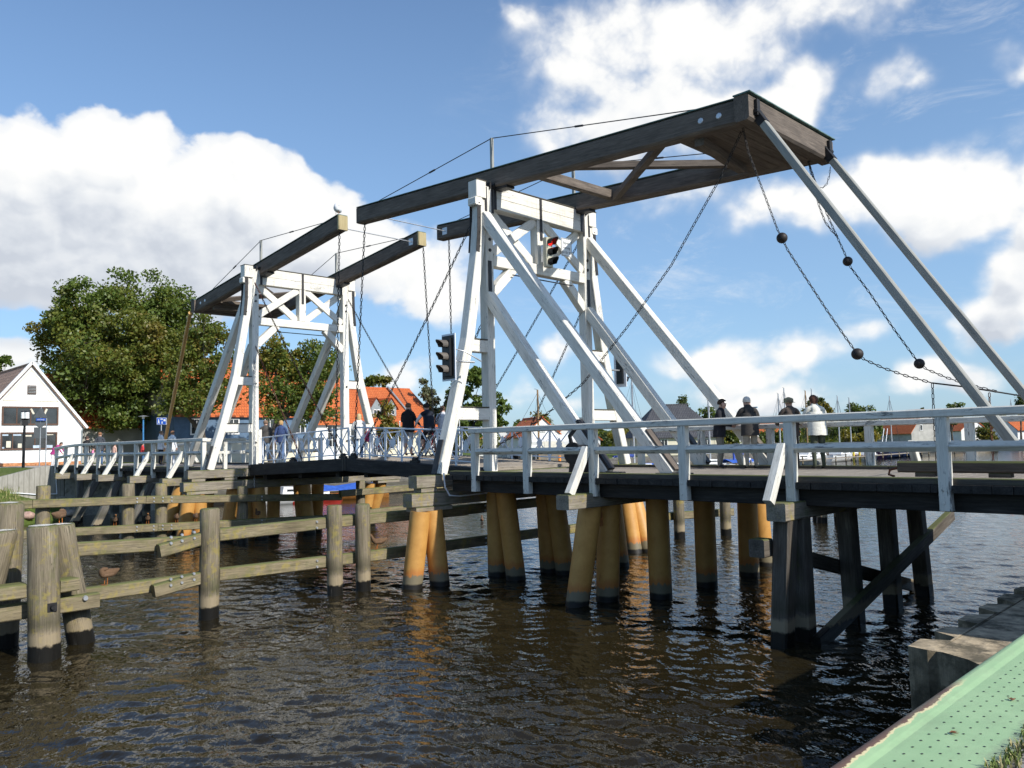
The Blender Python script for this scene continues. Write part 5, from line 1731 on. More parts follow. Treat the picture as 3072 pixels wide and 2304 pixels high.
b = MB(); b.box(V(-59.97, 1.70, Z0 + 4.15), (.06, .52, .58)); v_ = b.build('gable_vent', M['frameb'], T)
b = MB()
for i in range(5): b.beam(V(-59.925, 1.47, Z0 + 3.95 + i * .1), V(-59.925, 1.93, Z0 + 3.95 + i * .1), .03, .05, V(.7, 0, .7), .002)
o = b.build('vent_slats', M['zinc'], v_); tag(o, kind='stuff')
b = MB(); b.box(V(-59.985, 1.66, GZ + .06), (.06, 6.3, .22)); b.build('plinth', M['brick'], T)
M['paper'] = plain('shop_window_paper', (.62, .57, .45), .8, 0, .08)
M['poster'] = plain('shop_window_poster', (.42, .50, .58), .7, 0, .15)
for (y, z, w_, h_, mk) in ((.42, .58, .26, .42, 'paper'), (1.06, .48, .22, .28, 'paper'), (2.05, .38, .45, .22, 'poster'), (2.78, .38, .40, .22, 'poster'), (.22, 1.18, .36, .10, 'poster'), (.90, 1.18, .46, .10, 'poster'), (1.55, 1.12, .36, .10, 'paper'), (2.8, 1.18, .42, .05, 'paper'), (.1, .36, .16, .10, 'poster')):
    b = MB(); b.box(V(-59.945, y, Z0 + z), (.012, w_, h_), ch=0); b.build('window_card', M[mk], T)
b = MB()
for y, s_ in ((1.66, .5), (2.6, -.4)): b.sweep([V(-59.945, y, Z0 + 2.9), V(-59.945, y + s_ * .35, Z0 + 2.55)], .01, .12, V(1, 0, 0), 0); b.build('blind', M['paper'], T); b = MB()
b = MB(); b.tube([V(-59.98, 4.84, Z0 + 1.6), V(-59.98, 4.78, Z0 + 1.4), V(-59.98, 4.78, GZ)], .05, 6); b.build('downpipe', M['zinc'], T)
house('old house with a brown tiled roof behind the white shop', (-79, -5.2), 12, 8.5, math.pi / 2, GZ, Z0 + 2.1, Z0 + 6.6, M['wallwhite'], M['roofb'])
# long house behind the trees
house('long slate blue and cream house with an orange roof behind the huge oak', (-66.2, 18.0), 12.2, 8.4, -math.pi / 2, GZ - .1, Z0 + 2.85, Z0 + 7.5, M['wallcream'], M['roofo'],
      [('f', -4.6, Z0 + 1.75, .9, 1.2, 2, 1), ('f', -1.8, Z0 + 1.75, .9, 1.2, 2, 1), ('f', 1.4, Z0 + 1.75, .9, 1.2, 2, 1), ('f', 4.4, Z0 + 1.75, .9, 1.2, 2, 1), ('f', -3.0, Z0 + .05, .8, 1.1, 2, 1), ('f', 2.8, Z0 + .05, .8, 1.1, 2, 1)], upper=(Z0 + .66, M['wallblue']), oh=.3)
house('grey rendered annexe with an orange roof beside the long blue house', (-72, 9.0), 9, 7.6, -math.pi / 2, GZ, Z0 + 2.2, Z0 + 6.2, M['wallgrey'], M['roofo'])
house('orange roofed house with blue shutters framed by the smaller white gate', (-68.5, 27.2), 6.6, 9.0, -math.pi / 2, GZ - .4, Z0 + 2.3, Z0 + 6.9, M['wallwhite'], M['roofo'],
      [('f', -2.2, Z0 + .9, .9, 1.7, 2, 2), ('f', .2, Z0 + .9, 1.0, 2.0, 2, 3), ('f', 2.4, Z0 + .9, .9, 1.7, 2, 2)])
# house with dormers
hc = (-70.3, 35.8)
T, G, X, Y = house('cream house with two dormers on a wide bright orange roof', hc, 9.6, 11.6, -math.pi / 2, GZ - .6, Z0 + 1.55, Z0 + 5.9, M['wallcream'], M['roofo'],
                   [('f', -2.0, Z0 + .2, 1.0, 1.2, 2, 2), ('f', 2.0, Z0 + .2, 1.0, 1.2, 2, 2)], hip=(2.2, 0) if False else (0, 0), oh=.45, chims=((4.1, 0, .75, M['wallcream']),))
for x in (.55, 2.35):
    dm = MB()
    zb, ya = Z0 + 2.75, 5.8 - 1.65
    dm.prism([G(x - .62, ya, zb - .35), G(x + .62, ya, zb - .35), G(x + .62, ya, zb + 1.0), G(x, ya, zb + 1.85), G(x - .62, ya, zb + 1.0)], Y * -2.6)
    D_ = dm.build('dormer', M['zinc'], T)
    dm = MB()
    for s_ in (-1, 1):
        p = [G(x + s_ * .85, ya + .12, zb + .80), G(x, ya + .12, zb + 1.97), G(x, ya - 3.0, zb + 1.97), G(x + s_ * .85, ya - 2.6, zb + .80)]
        dm.quad(*(p if s_ < 0 else p[::-1]))
        dm.quad(*[q - V(0, 0, .05) for q in (p[::-1] if s_ < 0 else p)])
    dm.build('dormer_roof', M['roofo'], D_)
    dm = MB(); o = G(x, ya + .03, zb + .25)
    for t in (-1, 0, 1): dm.beam(o + X * (t * .38) - V(0, 0, .5), o + X * (t * .38) + V(0, 0, .5), .07, .08, X, .003)
    for t in (-1, 0, 1): dm.beam(o + V(0, 0, t * .48) - X * .42, o + V(0, 0, t * .48) + X * .42, .08, .07, Y, .003)
    dm.build('dormer_window', M['frame'], D_)
    dm = MB(); dm.beam(o - X * .38 - Y * .0, o + X * .38, .02, .96, Y, 0); dm.build('dormer_pane', M['glass'], D_)
b = MB(); b.beam(G(-1.9, 5.0, Z0 + 2.25), G(-1.9, .2, Z0 + 6.15), .22, .12, X, .01); b.build('fire_wall_cap', M['zinc'], T)
for (label, u, dd, L, W, rz, ev, rg_, wall, roof, wn, hp) in (
    ('small white house with an orange roof left of the wooden mast', 1600, 98, 6.5, 4.6, math.pi * .86, .75, 2.75, 'wallwhite', 'roofo', [('l', 0, Z0 + 1.5, .6, .8, 1, 1), ('r', 0, Z0 + 1.5, .6, .8, 1, 1)], (0, 0)),
    ('low orange roofed house behind the yellow green tree', 1720, 118, 9, 7, math.pi * .75, .2, 3.0, 'wallwhite', 'roofo', (), (0, 0)),
    ('low orange roof behind the lattice at the tall gate', 1500, 105, 8, 7, math.pi * .75, -.4, 2.2, 'wallwhite', 'roofo', (), (0, 0)),
    ('cream harbour house with a dark hipped slate roof', 2015, 104, 10.5, 8.5, math.pi * .27, .35, 4.25, 'wallcream', 'roofd', [('b', -2, Z0 - .7, .8, 1.2, 2, 1), ('b', 1.0, Z0 - .7, .8, 1.2, 2, 1), ('b', 3.4, Z0 - .7, .8, 1.2, 2, 1), ('f', -2, Z0 - .7, .8, 1.2, 2, 1), ('f', 1.0, Z0 - .7, .8, 1.2, 2, 1), ('l', 0, Z0 - .7, .8, 1.2, 2, 1)], (3.2, 3.2)),
    ('far orange roofed house beyond the man with white hair', 2290, 150, 11, 7, math.pi * .25, .8, 2.7, 'wallwhite', 'roofo', (), (0, 0)),
    ('grey gabled house with a bright orange roof among the boats', 2720, 150, 9, 6.6, math.pi * .86, .2, 4.1, 'wallgrey', 'roofo', [('l', 1.0, Z0 + .9, .6, 1.0, 1, 1), ('r', 1.0, Z0 + .9, .6, 1.0, 1, 1), ('b', 1, Z0 - .6, .8, 1.1, 1, 1)], (0, 0)),
    ('white gabled house with orange roof seen behind the last railing post', 2885, 175, 8, 6, math.pi * .8, .4, 2.8, 'wallwhite', 'roofo', (), (0, 0)),
    ('orange roofed house at the right edge of the far shore', 3075, 165, 9, 7, math.pi * .3, .2, 2.6, 'wallwhite', 'roofo', (), (0, 0))):
    p = gnd(u, dd)
    house(label, (p.x, p.y), L, W, rz, p.z, Z0 + ev, Z0 + rg_, M[wall], M[roof], wn, hip=hp, chims=())

# far-off wood along the horizon
rg = np.random.default_rng(4)
n = 26000
uu = rg.random(n) * 2100 + 1350
dd = 230 + rg.random(n) * 120
hh = (5.2 + 1.8 * np.sin(uu * .021) + 1.2 * np.sin(uu * .057 + 1) + .8 * np.sin(uu * .13)) * rg.random(n) ** .8
b = MB()
for u, d_, h_ in zip(uu, dd, hh):
    p = sight(u, 1300, d_); p.z = 1.3 + max(.2, h_)
    a = Vector(rg.normal(size=3)).normalized(); t_ = a.orthogonal().normalized(); w_ = a.cross(t_); k_ = .55 + rg.random() * .6
    b.add([p - t_ * k_, p - w_ * k_ * .7, p + t_ * k_, p + w_ * k_ * .7], [(0, 1, 2, 3)], [(0, 0, 0)] * 4, int(rg.integers(0, 2)))
tag(b.build('distant_wood', [M['leafF'], M['leafB']], org=V(0, 0, 0)), kind='stuff')
# ---------------------------------------------------------------- people and animals: one skinned surface each
def skinned(vs, es, rs, levels=1, root=0):
    me = bpy.data.meshes.new('skin')
    me.from_pydata([tuple(v) for v in vs], es, [])
    ob = bpy.data.objects.new('skin', me); COL.objects.link(ob)
    md = ob.modifiers.new('s', 'SKIN'); md.use_smooth_shade = True
    for i, r in enumerate(rs):
        d = me.skin_vertices[0].data[i]
        d.radius = (r, r) if not isinstance(r, tuple) else r
        d.use_root = (i == root)
    if levels:
        sb = ob.modifiers.new('b', 'SUBSURF'); sb.levels = levels
    dg = bpy.context.evaluated_depsgraph_get()
    m2 = bpy.data.meshes.new_from_object(ob.evaluated_get(dg))
    V_ = [v.co.copy() for v in m2.vertices]; F_ = [tuple(p.vertices) for p in m2.polygons]
    bpy.data.objects.remove(ob); bpy.data.meshes.remove(me); bpy.data.meshes.remove(m2)
    return V_, F_


def seg_dist(p, a, b):
    ab = b - a; t = max(0, min(1, (p - a).dot(ab) / max(1e-9, ab.dot(ab))))
    return (p - a - ab * t).length


CLOTH = {}


def cloth(name, c):
    if name not in CLOTH: CLOTH[name] = plain('cloth_' + name, c, .9, 0, .14, 14, .004)
    return CLOTH[name]


def person(label, pos, yaw, h=1.74, top=('dark grey', (.05, .05, .05)), leg=('blue jeans', (.10, .16, .27)), hair=(.06, .04, .025), pose='stand', shorts=False, sleeves=True, slim=1.0, hat=None, child=False, group='people on and around the bridge', hair_len=0, sleeve=None, extra=None):
    T = thing('person', label, 'person', pos, group)
    k = h / 1.75
    P_ = {}
    fw = 0.0; st = .10
    J = dict(pel=(0, 0, .93), wai=(0, .0, 1.10), che=(0, .01, 1.30), nb=(0, .0, 1.46), nk=(0, .02, 1.53), hd=(0, .045, 1.635), tp=(0, .03, 1.70), ns=(0, .145, 1.615))
    for s, n in ((-1, 'l'), (1, 'r')):
        J['sh' + n] = (s * .175, 0, 1.42); J['el' + n] = (s * .235, -.03, 1.15); J['wr' + n] = (s * .235, .06, .91); J['ha' + n] = (s * .23, .08, .84)
        J['hp' + n] = (s * .085, 0, .88); J['kn' + n] = (s * .10, .03, .49); J['an' + n] = (s * .105, -.02, .09); J['to' + n] = (s * .125, .14, .035)
        J['ear' + n] = (s * .085, .03, 1.62)
    def arm(n, el, wr):
        J['el' + n] = el; J['wr' + n] = wr
        d = (Vector(wr) - Vector(el)).normalized(); J['ha' + n] = tuple(Vector(wr) + d * .075)
    def tilt(a, keys=('wai', 'che', 'nb', 'nk', 'hd', 'tp', 'ns', 'shl', 'shr', 'earl', 'earr'), piv=.95):
        for q in keys:
            x, y, z = J[q]; dz = z - piv
            J[q] = (x, y * math.cos(a) + dz * math.sin(a), piv + dz * math.cos(a) - y * math.sin(a))
    if pose == 'lean':
        tilt(.20); arm('l', (-.30, .22, 1.10), (-.22, .42, 1.10)); arm('r', (.30, .22, 1.10), (.22, .42, 1.10))
    elif pose == 'lean1':
        tilt(.10); arm('l', (-.28, .12, 1.12), (-.20, .36, 1.13)); arm('r', (.26, .10, 1.13), (.02, .30, 1.08))
    elif pose == 'hold':
        arm('l', (-.26, .05, 1.14), (-.10, .26, 1.20)); arm('r', (.27, .06, 1.14), (.24, .34, 1.06))
    elif pose == 'walk':
        J['knl'] = (-.09, .16, .50); J['anl'] = (-.09, .22, .10); J['tol'] = (-.10, .38, .06); J['knr'] = (.09, -.04, .49); J['anr'] = (.09, -.26, .12); J['tor'] = (.10, -.12, .035)
        arm('l', (-.24, -.10, 1.16), (-.23, -.08, .92)); arm('r', (.25, .04, 1.16), (.23, .18, .95))
    elif pose == 'point':
        arm('l', (-.36, .12, 1.46), (-.50, .25, 1.62))
    elif pose == 'ride':
        for q in J: J[q] = (J[q][0], J[q][1], J[q][2] + .0)
        tilt(.28, piv=.93); arm('l', (-.26, .36, 1.18), (-.22, .56, 1.06)); arm('r', (.26, .36, 1.18), (.22, .56, 1.06))
        J['knl'] = (-.11, .30, .62); J['anl'] = (-.12, .22, .24); J['tol'] = (-.13, .37, .22)
        J['knr'] = (.16, .06, .50); J['anr'] = (.24, .04, .09); J['tor'] = (.25, .20, .035)
    elif pose == 'bend':
        tilt(.75, piv=.95); arm('l', (-.2, .50, 1.10), (-.16, .62, .90)); arm('r', (.2, .5, 1.10), (.16, .62, .90))
    names = list(J); vs = [Vector(J[n]) * k for n in names]; ix = {n: i for i, n in enumerate(names)}
    R = dict(pel=.135, wai=.125, che=.145, nb=.085, nk=.058, hd=.092, tp=.075, ns=.016, shl=.075, shr=.075, ell=.052, elr=.052, wrl=.036, wrr=.036, hal=.033, har=.033,
             hpl=.10, hpr=.10, knl=.066, knr=.066, anl=.046, anr=.046, tol=.036, tor=.036, earl=.018, earr=.018)
    rs = [R[n] * k * (slim if n in ('pel', 'wai', 'che', 'shl', 'shr', 'hpl', 'hpr') else 1) for n in names]
    sk, tpm, lgm, shm = 0, 1, 2, 3
    E = [('pel', 'wai', tpm), ('wai', 'che', tpm), ('che', 'nb', tpm), ('nb', 'nk', sk), ('nk', 'hd', sk), ('hd', 'tp', sk), ('hd', 'ns', sk), ('hd', 'earl', sk), ('hd', 'earr', sk)]
    for n in 'lr':
        E += [('nb', 'sh' + n, tpm), ('sh' + n, 'el' + n, tpm), ('el' + n, 'wr' + n, tpm if sleeves else sk), ('wr' + n, 'ha' + n, sk),
              ('pel', 'hp' + n, lgm), ('hp' + n, 'kn' + n, lgm), ('kn' + n, 'an' + n, sk if shorts else lgm), ('an' + n, 'to' + n, shm)]
    es = [(ix[a], ix[b]) for a, b, _ in E]
    segs = [(vs[ix[a]], vs[ix[b]], m_, (rs[ix[a]] + rs[ix[b]]) / 2) for a, b, m_ in E]
    # five fingers on each hand, rooted in the palm and slightly curled
    for s, n in ((-1, 'l'), (1, 'r')):
        w0 = vs[ix['wr' + n]]; h0 = vs[ix['ha' + n]]; d = (h0 - w0).normalized()
        sd = d.cross(V(s, .2, .1)).normalized(); pn = sd.cross(d).normalized()
        for f in range(5):
            o = (f - 1.5) * .019 * k if f < 4 else -.034 * k
            ln = (.062, .072, .066, .052, .05)[f] * k
            b0 = h0 + sd * o + d * (.025 * k if f < 4 else -.01 * k)
            dd = d if f < 4 else (d * .6 - sd * .8).normalized()
            p1 = b0 + dd * ln * .55; p2 = p1 + (dd * .8 + pn * -.4 * s).normalized() * ln * .45
            i0 = len(vs); vs += [b0, p1, p2]; rs += [.0095 * k, .0085 * k, .007 * k]
            es += [(ix['ha' + n], i0), (i0, i0 + 1), (i0 + 1, i0 + 2)]
            segs.append((b0, p2, sk, .01)); segs.append((h0, b0, sk, .01))
    Vs, Fs = skinned(vs, es, rs, 1, ix['pel'])
    cy, sy_ = math.cos(yaw - math.pi / 2), math.sin(yaw - math.pi / 2)
    pos = Vector(pos)
    W = lambda p: pos + V(p.x * cy - p.y * sy_, p.x * sy_ + p.y * cy, p.z)
    b = MB(); mi = []
    for f in Fs:
        c = sum((Vs[i] for i in f), V(0, 0, 0)) / len(f)
        mi.append(min(segs, key=lambda q: seg_dist(c, q[0], q[1]) - q[3])[2])
    b.add([W(v) for v in Vs], Fs, None, 0, True); b.m = mi
    tm, lm = cloth(*top), cloth(*leg)
    body = b.build('body', [M['skin'], tm, lm, cloth('shoe', (.03, .025, .022))], T)
    if sleeve:
        body.data.materials.append(cloth(*sleeve))
        for p, f in zip(body.data.polygons, Fs):
            c = sum((Vs[i] for i in f), V(0, 0, 0)) / len(f)
            if p.material_index == 1 and min(segs, key=lambda q: seg_dist(c, q[0], q[1]) - q[3]) in [s_ for s_ in segs if any((s_[0] - vs[ix['sh' + n]]).length < 1e-6 or (s_[0] - vs[ix['el' + n]]).length < 1e-6 for n in 'lr')]:
                p.material_index = 4
    # jacket or shirt hanging loose below the waist
    hem = MB(); ring = []
    for j, (zz, rx, ry) in enumerate(((1.36, .18, .135), (1.22, .185, .145), (1.05, .185, .15), (.90, .195, .155), (.80, .20, .16))):
        src = J['che'] if zz > 1.25 else (J['wai'] if zz > 1.0 else J['pel'])
        t_ = Vector(src)
        for i in range(16):
            a = 2 * math.pi * i / 16
            ring.append(W(V((t_.x + math.cos(a) * rx * slim) * k, (t_.y + math.sin(a) * ry * slim) * k, (t_.z + (zz - {'che': 1.30, 'wai': 1.10, 'pel': .93}['che' if zz > 1.25 else ('wai' if zz > 1.0 else 'pel')]) + random.uniform(-.006, .006)) * k)))
    fs = [(j * 16 + i, j * 16 + (i + 1) % 16, (j + 1) * 16 + (i + 1) % 16, (j + 1) * 16 + i) for j in range(4) for i in range(16)]
    hem.add(ring, fs, None, 0, True); hem.build('top', tm, T)
    # hair or hat as a cap over the skull
    hb = MB(); hd = (Vector(J['hd']) * .45 + Vector(J['tp']) * .55) * k
    n = 14; vs2 = []
    for i in range(7):
        t = math.pi * .62 * i / 6
        for j in range(n):
            a = 2 * math.pi * j / n
            drop = (1.0 if math.sin(a) < .35 else .62)
            tt = t * drop
            vs2.append(W(hd + V(math.sin(tt) * math.cos(a) * .105 * k, math.sin(tt) * math.sin(a) * .118 * k - .012 * k, math.cos(tt) * .108 * k - (hair_len * max(0, -math.sin(a)) * (i / 6) ** 2 * k)) * (1 + random.uniform(-.03, .03))))
    hb.add(vs2, [(i * n + j, (i + 1) * n + j, (i + 1) * n + (j + 1) % n, i * n + (j + 1) % n) for i in range(6) for j in range(n)], None, 0, True)
    hb.build('hair', cloth('hair_%.2f_%.2f_%.2f' % hair, hair), T)
    eb = MB()
    for s in (-1, 1):
        eb.ball(W((Vector(J['hd']) + V(s * .034, .086, .012)) * k), .011 * k, 8)
    eo = eb.build('eyes', M['black'], T)
    if hat:
        hb = MB(); c = Vector(J['tp']) * k
        hb.tube([W(c + V(0, 0, -.055)), W(c + V(0, 0, -.045)), W(c + V(0, 0, .03)), W(c + V(0, 0, .055))], [.165 * k, .118 * k, .115 * k, .085 * k], 16)
        hb.build('hat', cloth(*hat), T)
    return T


AWAY = math.atan2(FW.y, FW.x)
RIGHT = math.atan2(RT.y, RT.x)


def ground_at(u, y, z):
    p = ony(u, 1400, y); d = V(p.x, y, 0)
    return V(p.x, y, z)


DZ = Z0 - .80
NAVY = ('navy', (.012, .015, .025))
person('man in a dark jacket with a pale collar leaning on the far railing, facing sideways', ground_at(2162, 5.25, DZ), RIGHT - .5, 1.76, ('dark jacket', (.018, .018, .022)), ('dark trousers', (.22, .20, .16)), (.05, .03, .02), 'lean1')
person('bald headed man with white hair in a dark jacket and beige trousers, back turned', ground_at(2255, 5.25, DZ), AWAY, 1.80, ('charcoal jacket', (.045, .040, .036)), ('beige trousers', (.36, .32, .25)), (.62, .58, .52), 'lean', slim=1.12)
person('person in a camouflage hat half hidden behind the railing post', ground_at(2380, 5.25, DZ), AWAY - .1, 1.72, ('brown jacket', (.10, .075, .06)), ('brown trousers', (.10, .08, .06)), (.2, .15, .1), 'lean', hat=('camouflage', (.24, .22, .13)))
person('woman in a white jacket and dark green trousers leaning on the far railing', ground_at(2458, 5.25, DZ), AWAY, 1.74, ('white jacket', (.68, .65, .56)), ('dark green trousers', (.06, .07, .045)), (.09, .04, .025), 'lean', slim=1.15, hair_len=.08)


def leaf_z(x):
    t = (x + 16.12) / (-22.62 + 16.12)
    return Z0 - .69 + .29 * max(0, min(1, t)) if x > -22.67 else Z0 - .64 + .23 * max(0, min(1, (x + 29.22) / 6.5))


def on_leaf(u, y):
    p = ony(u, 1380, y)
    return V(p.x, y, leaf_z(p.x))


pm = on_leaf(1226, 4.3)
person('young man in a black hooded top and pale patterned shorts standing by a bicycle', pm, AWAY - .35, 1.84, ('black hoodie', (.010, .010, .011)), ('pale camouflage shorts', (.40, .40, .41)), (.16, .08, .04), 'hold', shorts=True, slim=1.12)
pr = on_leaf(1290, 4.5)
person('cyclist in a dark waistcoat and white sleeves astride a bicycle', pr, math.pi * .93, 1.86, NAVY, ('navy shorts', (.012, .014, .022)), (.018, .012, .009), 'ride', shorts=True, sleeve=('white shirt', (.72, .72, .74)))
person('person in a pale grey shirt standing behind the cyclist at the gate leg', on_leaf(1331, 5.3), AWAY + .4, 1.74, ('pale shirt', (.55, .56, .60)), ('grey trousers', (.25, .25, .26)), (.10, .06, .04), 'hold')
person('fair haired woman in a white top leaning on the railing at the leaf tips', on_leaf(1078, 4.6), AWAY + .2, 1.74, ('white top', (.72, .70, .66)), ('light jeans', (.25, .36, .50)), (.50, .38, .20), 'lean1', hair_len=.16)
person('man in a dark grey jacket walking away past the smaller gate', V(*ony(797, 1380, 4.6).xy, leaf_z(-28.5)), AWAY + .25, 1.82, ('grey jacket', (.075, .068, .062)), ('faded jeans', (.20, .28, .38)), (.20, .13, .09), 'walk', slim=1.12)
person('fair haired woman in a blue jacket walking beside the man in grey', V(*ony(843, 1380, 4.4).xy, leaf_z(-27.5)), AWAY + .15, 1.72, ('blue jacket', (.035, .06, .15)), ('blue jeans', (.09, .15, .28)), (.45, .28, .12), 'walk', hair_len=.05)
for (u, y, h_, tp_, lg_, hr, ps, lab) in (
    (260, 2.6, 1.75, ('black coat', (.02, .018, .018)), ('dark jeans', (.04, .05, .08)), (.07, .04, .03), 'hold', 'woman in a black coat at the far bridge end'),
    (299, 2.2, 1.82, ('slate shirt', (.05, .055, .065)), ('blue trousers', (.07, .13, .24)), (.25, .12, .06), 'stand', 'red haired man in a slate shirt on the grey railed deck'),
    (278, 2.8, 1.05, ('pink top', (.75, .25, .40)), ('dark skirt', (.08, .05, .06)), (.10, .06, .04), 'stand', 'small child in pink between two adults'),
    (343, 2.4, 1.18, ('apricot shirt', (.62, .38, .30)), ('brown shorts', (.12, .08, .06)), (.16, .09, .05), 'stand', 'child in an apricot shirt seen through the grey railing'),
    (482, 3.4, 1.75, ('white blouse', (.72, .70, .68)), ('black trousers', (.02, .02, .025)), (.20, .12, .07), 'point', 'person in a white blouse raising an arm near the honey coloured pole'),
    (516, 3.2, 1.70, ('white dress', (.80, .80, .82)), ('white skirt', (.78, .78, .80)), (.22, .11, .06), 'stand', 'woman in a white dress next to the honey coloured pole'),
    (427, 4.6, 1.20, ('red top', (.60, .05, .05)), ('blue trousers', (.06, .10, .2)), (.03, .02, .02), 'stand', 'child in a red top before the long blue house')):
    p = ony(u, 1370, y)
    person(lab, V(p.x, y, DZ + .02 if p.x > -48.5 else 2.64), AWAY + random.uniform(-1.2, 1.2), h_, tp_, lg_, hr, ps)
person('person in a magenta top bending over beside the end of the grey railing', V(-52.0, *[ony(172, 1370, .9).y + .0], 2.64), RIGHT, 1.62, ('magenta top', (.40, .04, .20)), ('white trousers', (.72, .70, .70)), (.05, .03, .02), 'bend')


# bicycles
def bicycle(label, pos, yaw, col, lean=0.0):
    T = thing('bicycle', label, 'bicycle', pos, 'bicycles on the bridge')
    cy, sy_ = math.cos(yaw), math.sin(yaw); pos = Vector(pos)
    W = lambda x, z, y=0: pos + V(x * cy - (y + z * lean) * sy_, x * sy_ + (y + z * lean) * cy, z)
    tyre, metal = M['black'], M['galv']
    pt = plain('bicycle_paint_' + col[0], col[1], .3)
    for cx in (-.52, .53):
        b = MB(); b.tube([W(cx + math.cos(a) * .335, .35 + math.sin(a) * .335) for a in [i * 2 * math.pi / 28 for i in range(29)]], .018, 6, cap=False)
        wl = b.build('wheel', tyre, T)
        b = MB()
        b.tube([W(cx + math.cos(a) * .31, .35 + math.sin(a) * .31) for a in [i * 2 * math.pi / 24 for i in range(25)]], .011, 5, cap=False)
        for i in range(14):
            a = i * 2 * math.pi / 14
            b.tube([W(cx, .35, .02 * (-1) ** i), W(cx + math.cos(a) * .31, .35 + math.sin(a) * .31)], .0022, 3, cap=False)
        b.cyl(W(cx, .35, -.04), W(cx, .35, .04), .025, .025, 8)
        o = b.build('rim', metal, wl)
    b = MB()
    for p, q in (((-.52, .35), (-.05, .30)), ((-.05, .30), (-.18, .82)), ((-.18, .78), (.36, .80)), ((-.05, .30), (.38, .70)), ((-.52, .35), (-.16, .76)), ((.34, .90), (.53, .35))):
        b.tube([W(*p), W(*q)], .017, 7)
    b.build('frame', pt, T)
    b = MB(); b.sweep([W(-.32, .90), W(-.08, .89)], .14, .05, V(-sy_, cy, 0), .02); b.build('saddle', tyre, T)
    b = MB(); b.tube([W(.34, .90), W(.33, 1.02)], .014, 6); b.tube([W(.16, 1.03, .28), W(.34, 1.04, .22), W(.36, 1.02, 0), W(.34, 1.04, -.22), W(.16, 1.03, -.28)], .013, 6); b.build('handlebar', metal, T)
    b = MB(); b.tube([W(-.52 + math.cos(a) * .375, .35 + math.sin(a) * .375) for a in [math.radians(40 + 12 * i) for i in range(12)]], .02, 5); b.build('mudguard', metal, T)
    b = MB(); b.tube([W(.53 + math.cos(a) * .375, .35 + math.sin(a) * .375) for a in [math.radians(10 + 12 * i) for i in range(11)]], .02, 5); b.build('mudguard', metal, T)
    b = MB(); b.cyl(W(-.05, .30, -.05), W(-.05, .30, .05), .09, .09, 16); b.tube([W(-.05, .30, .08), W(.08, .22, .10)], .012, 5); b.tube([W(-.05, .30, -.08), W(-.18, .38, -.10)], .012, 5); b.build('crank', metal, T)
    b = MB(); b.box(W(.45, .72), (.05, .05, .06)); b.build('lamp', metal, T)
    return T


bicycle('silver bicycle held by the young man in the black hooded top', pm + V(.55, .35, 0), math.pi * .9, ('silver', (.45, .46, .47)), -.06)
bicycle('dark red bicycle under the cyclist in the waistcoat', pr + V(.05, 0, 0), math.pi * .93, ('dark_red', (.22, .02, .02)))
pb_ = on_leaf(1138, 4.4)
bicycle('bright red bicycle leaning near the leaf tips', pb_, math.pi * .86, ('red', (.55, .03, .04)), .05)
b = MB(); c = on_leaf(1104, 4.35) + V(0, 0, .62)
b.sweep([c, c + V(0, 0, .34)], .26, .12, V(1, 0, 0), .04); b.tube([c + V(-.09, 0, .33), c + V(-.06, 0, .5), c + V(.06, 0, .5), c + V(.09, 0, .33)], .012, 5)
tag(b.build('shoulder_bag', cloth('pink', (.62, .05, .16))), 'pink shoulder bag hanging at the side of the fair haired woman', 'bag')


# ducks and the gull
def duck(label, pos, yaw, asleep=False, s=1.0, swim=False, cols=((.13, .075, .04), (.20, .12, .07)), group='ducks on and beside the fenders', name='duck', bill=(.35, .13, .03)):
    T = thing(name, label, name, pos, group)
    z0 = .10 if not swim else .02
    vs = [V(-.02, 0, z0 + .09), V(-.14, 0, z0 + .10), V(-.22, 0, z0 + .13), V(-.27, 0, z0 + .145), V(.08, 0, z0 + .10), V(.13, 0, z0 + .16)]
    rs = [.088, .075, .04, .014, .078, .045]
    es = [(0, 1), (1, 2), (2, 3), (0, 4), (4, 5)]
    if asleep:
        vs[5] = V(.11, 0, z0 + .135); rs[5] = .06
        vs += [V(.10, .0, z0 + .175), V(.05, .02, z0 + .185), V(-.01, .03, z0 + .175)]; rs += [.048, .045, .02]
    else:
        vs += [V(.15, 0, z0 + .23), V(.19, 0, z0 + .265), V(.235, 0, z0 + .258), V(.285, 0, z0 + .25)]; rs += [.036, .044, .02, .013]
    es += [(i, i + 1) for i in range(5, len(vs) - 1)]
    Vs, Fs = skinned(vs, es, rs, 1, 0)
    cy, sy_ = math.cos(yaw), math.sin(yaw); pos = Vector(pos)
    W = lambda p: pos + V(p.x * cy - p.y * sy_, p.x * sy_ + p.y * cy, p.z) * s
    b = MB(); b.add([W(v) for v in Vs], Fs, None, 0, True)
    b.m = [2 if (not asleep and sum(Vs[i].x for i in f) / len(f) > .222) else (1 if sum(Vs[i].z for i in f) / len(f) < z0 + .08 and sum(Vs[i].x for i in f) / len(f) > -.1 else 0) for f in Fs]
    b.build('body', [cloth('plumage_%.2f' % cols[0][0], cols[0]), cloth('plumage_%.2f_b' % cols[1][0], cols[1]), cloth('bill_%.2f' % bill[0], bill)], T)
    if not swim:
        for q in (-1, 1):
            b = MB(); b.tube([W(V(.01, q * .035, z0 + .03)), W(V(.015, q * .035, .012))], .007, 5)
            b.add([W(V(.0, q * .035, .004)), W(V(.07, q * .035 - .03, .004)), W(V(.08, q * .035, .004)), W(V(.07, q * .035 + .03, .004))], [(0, 1, 2, 3)])
            b.build('leg', cloth('orange_leg', (.45, .14, .03)), T)
    return T


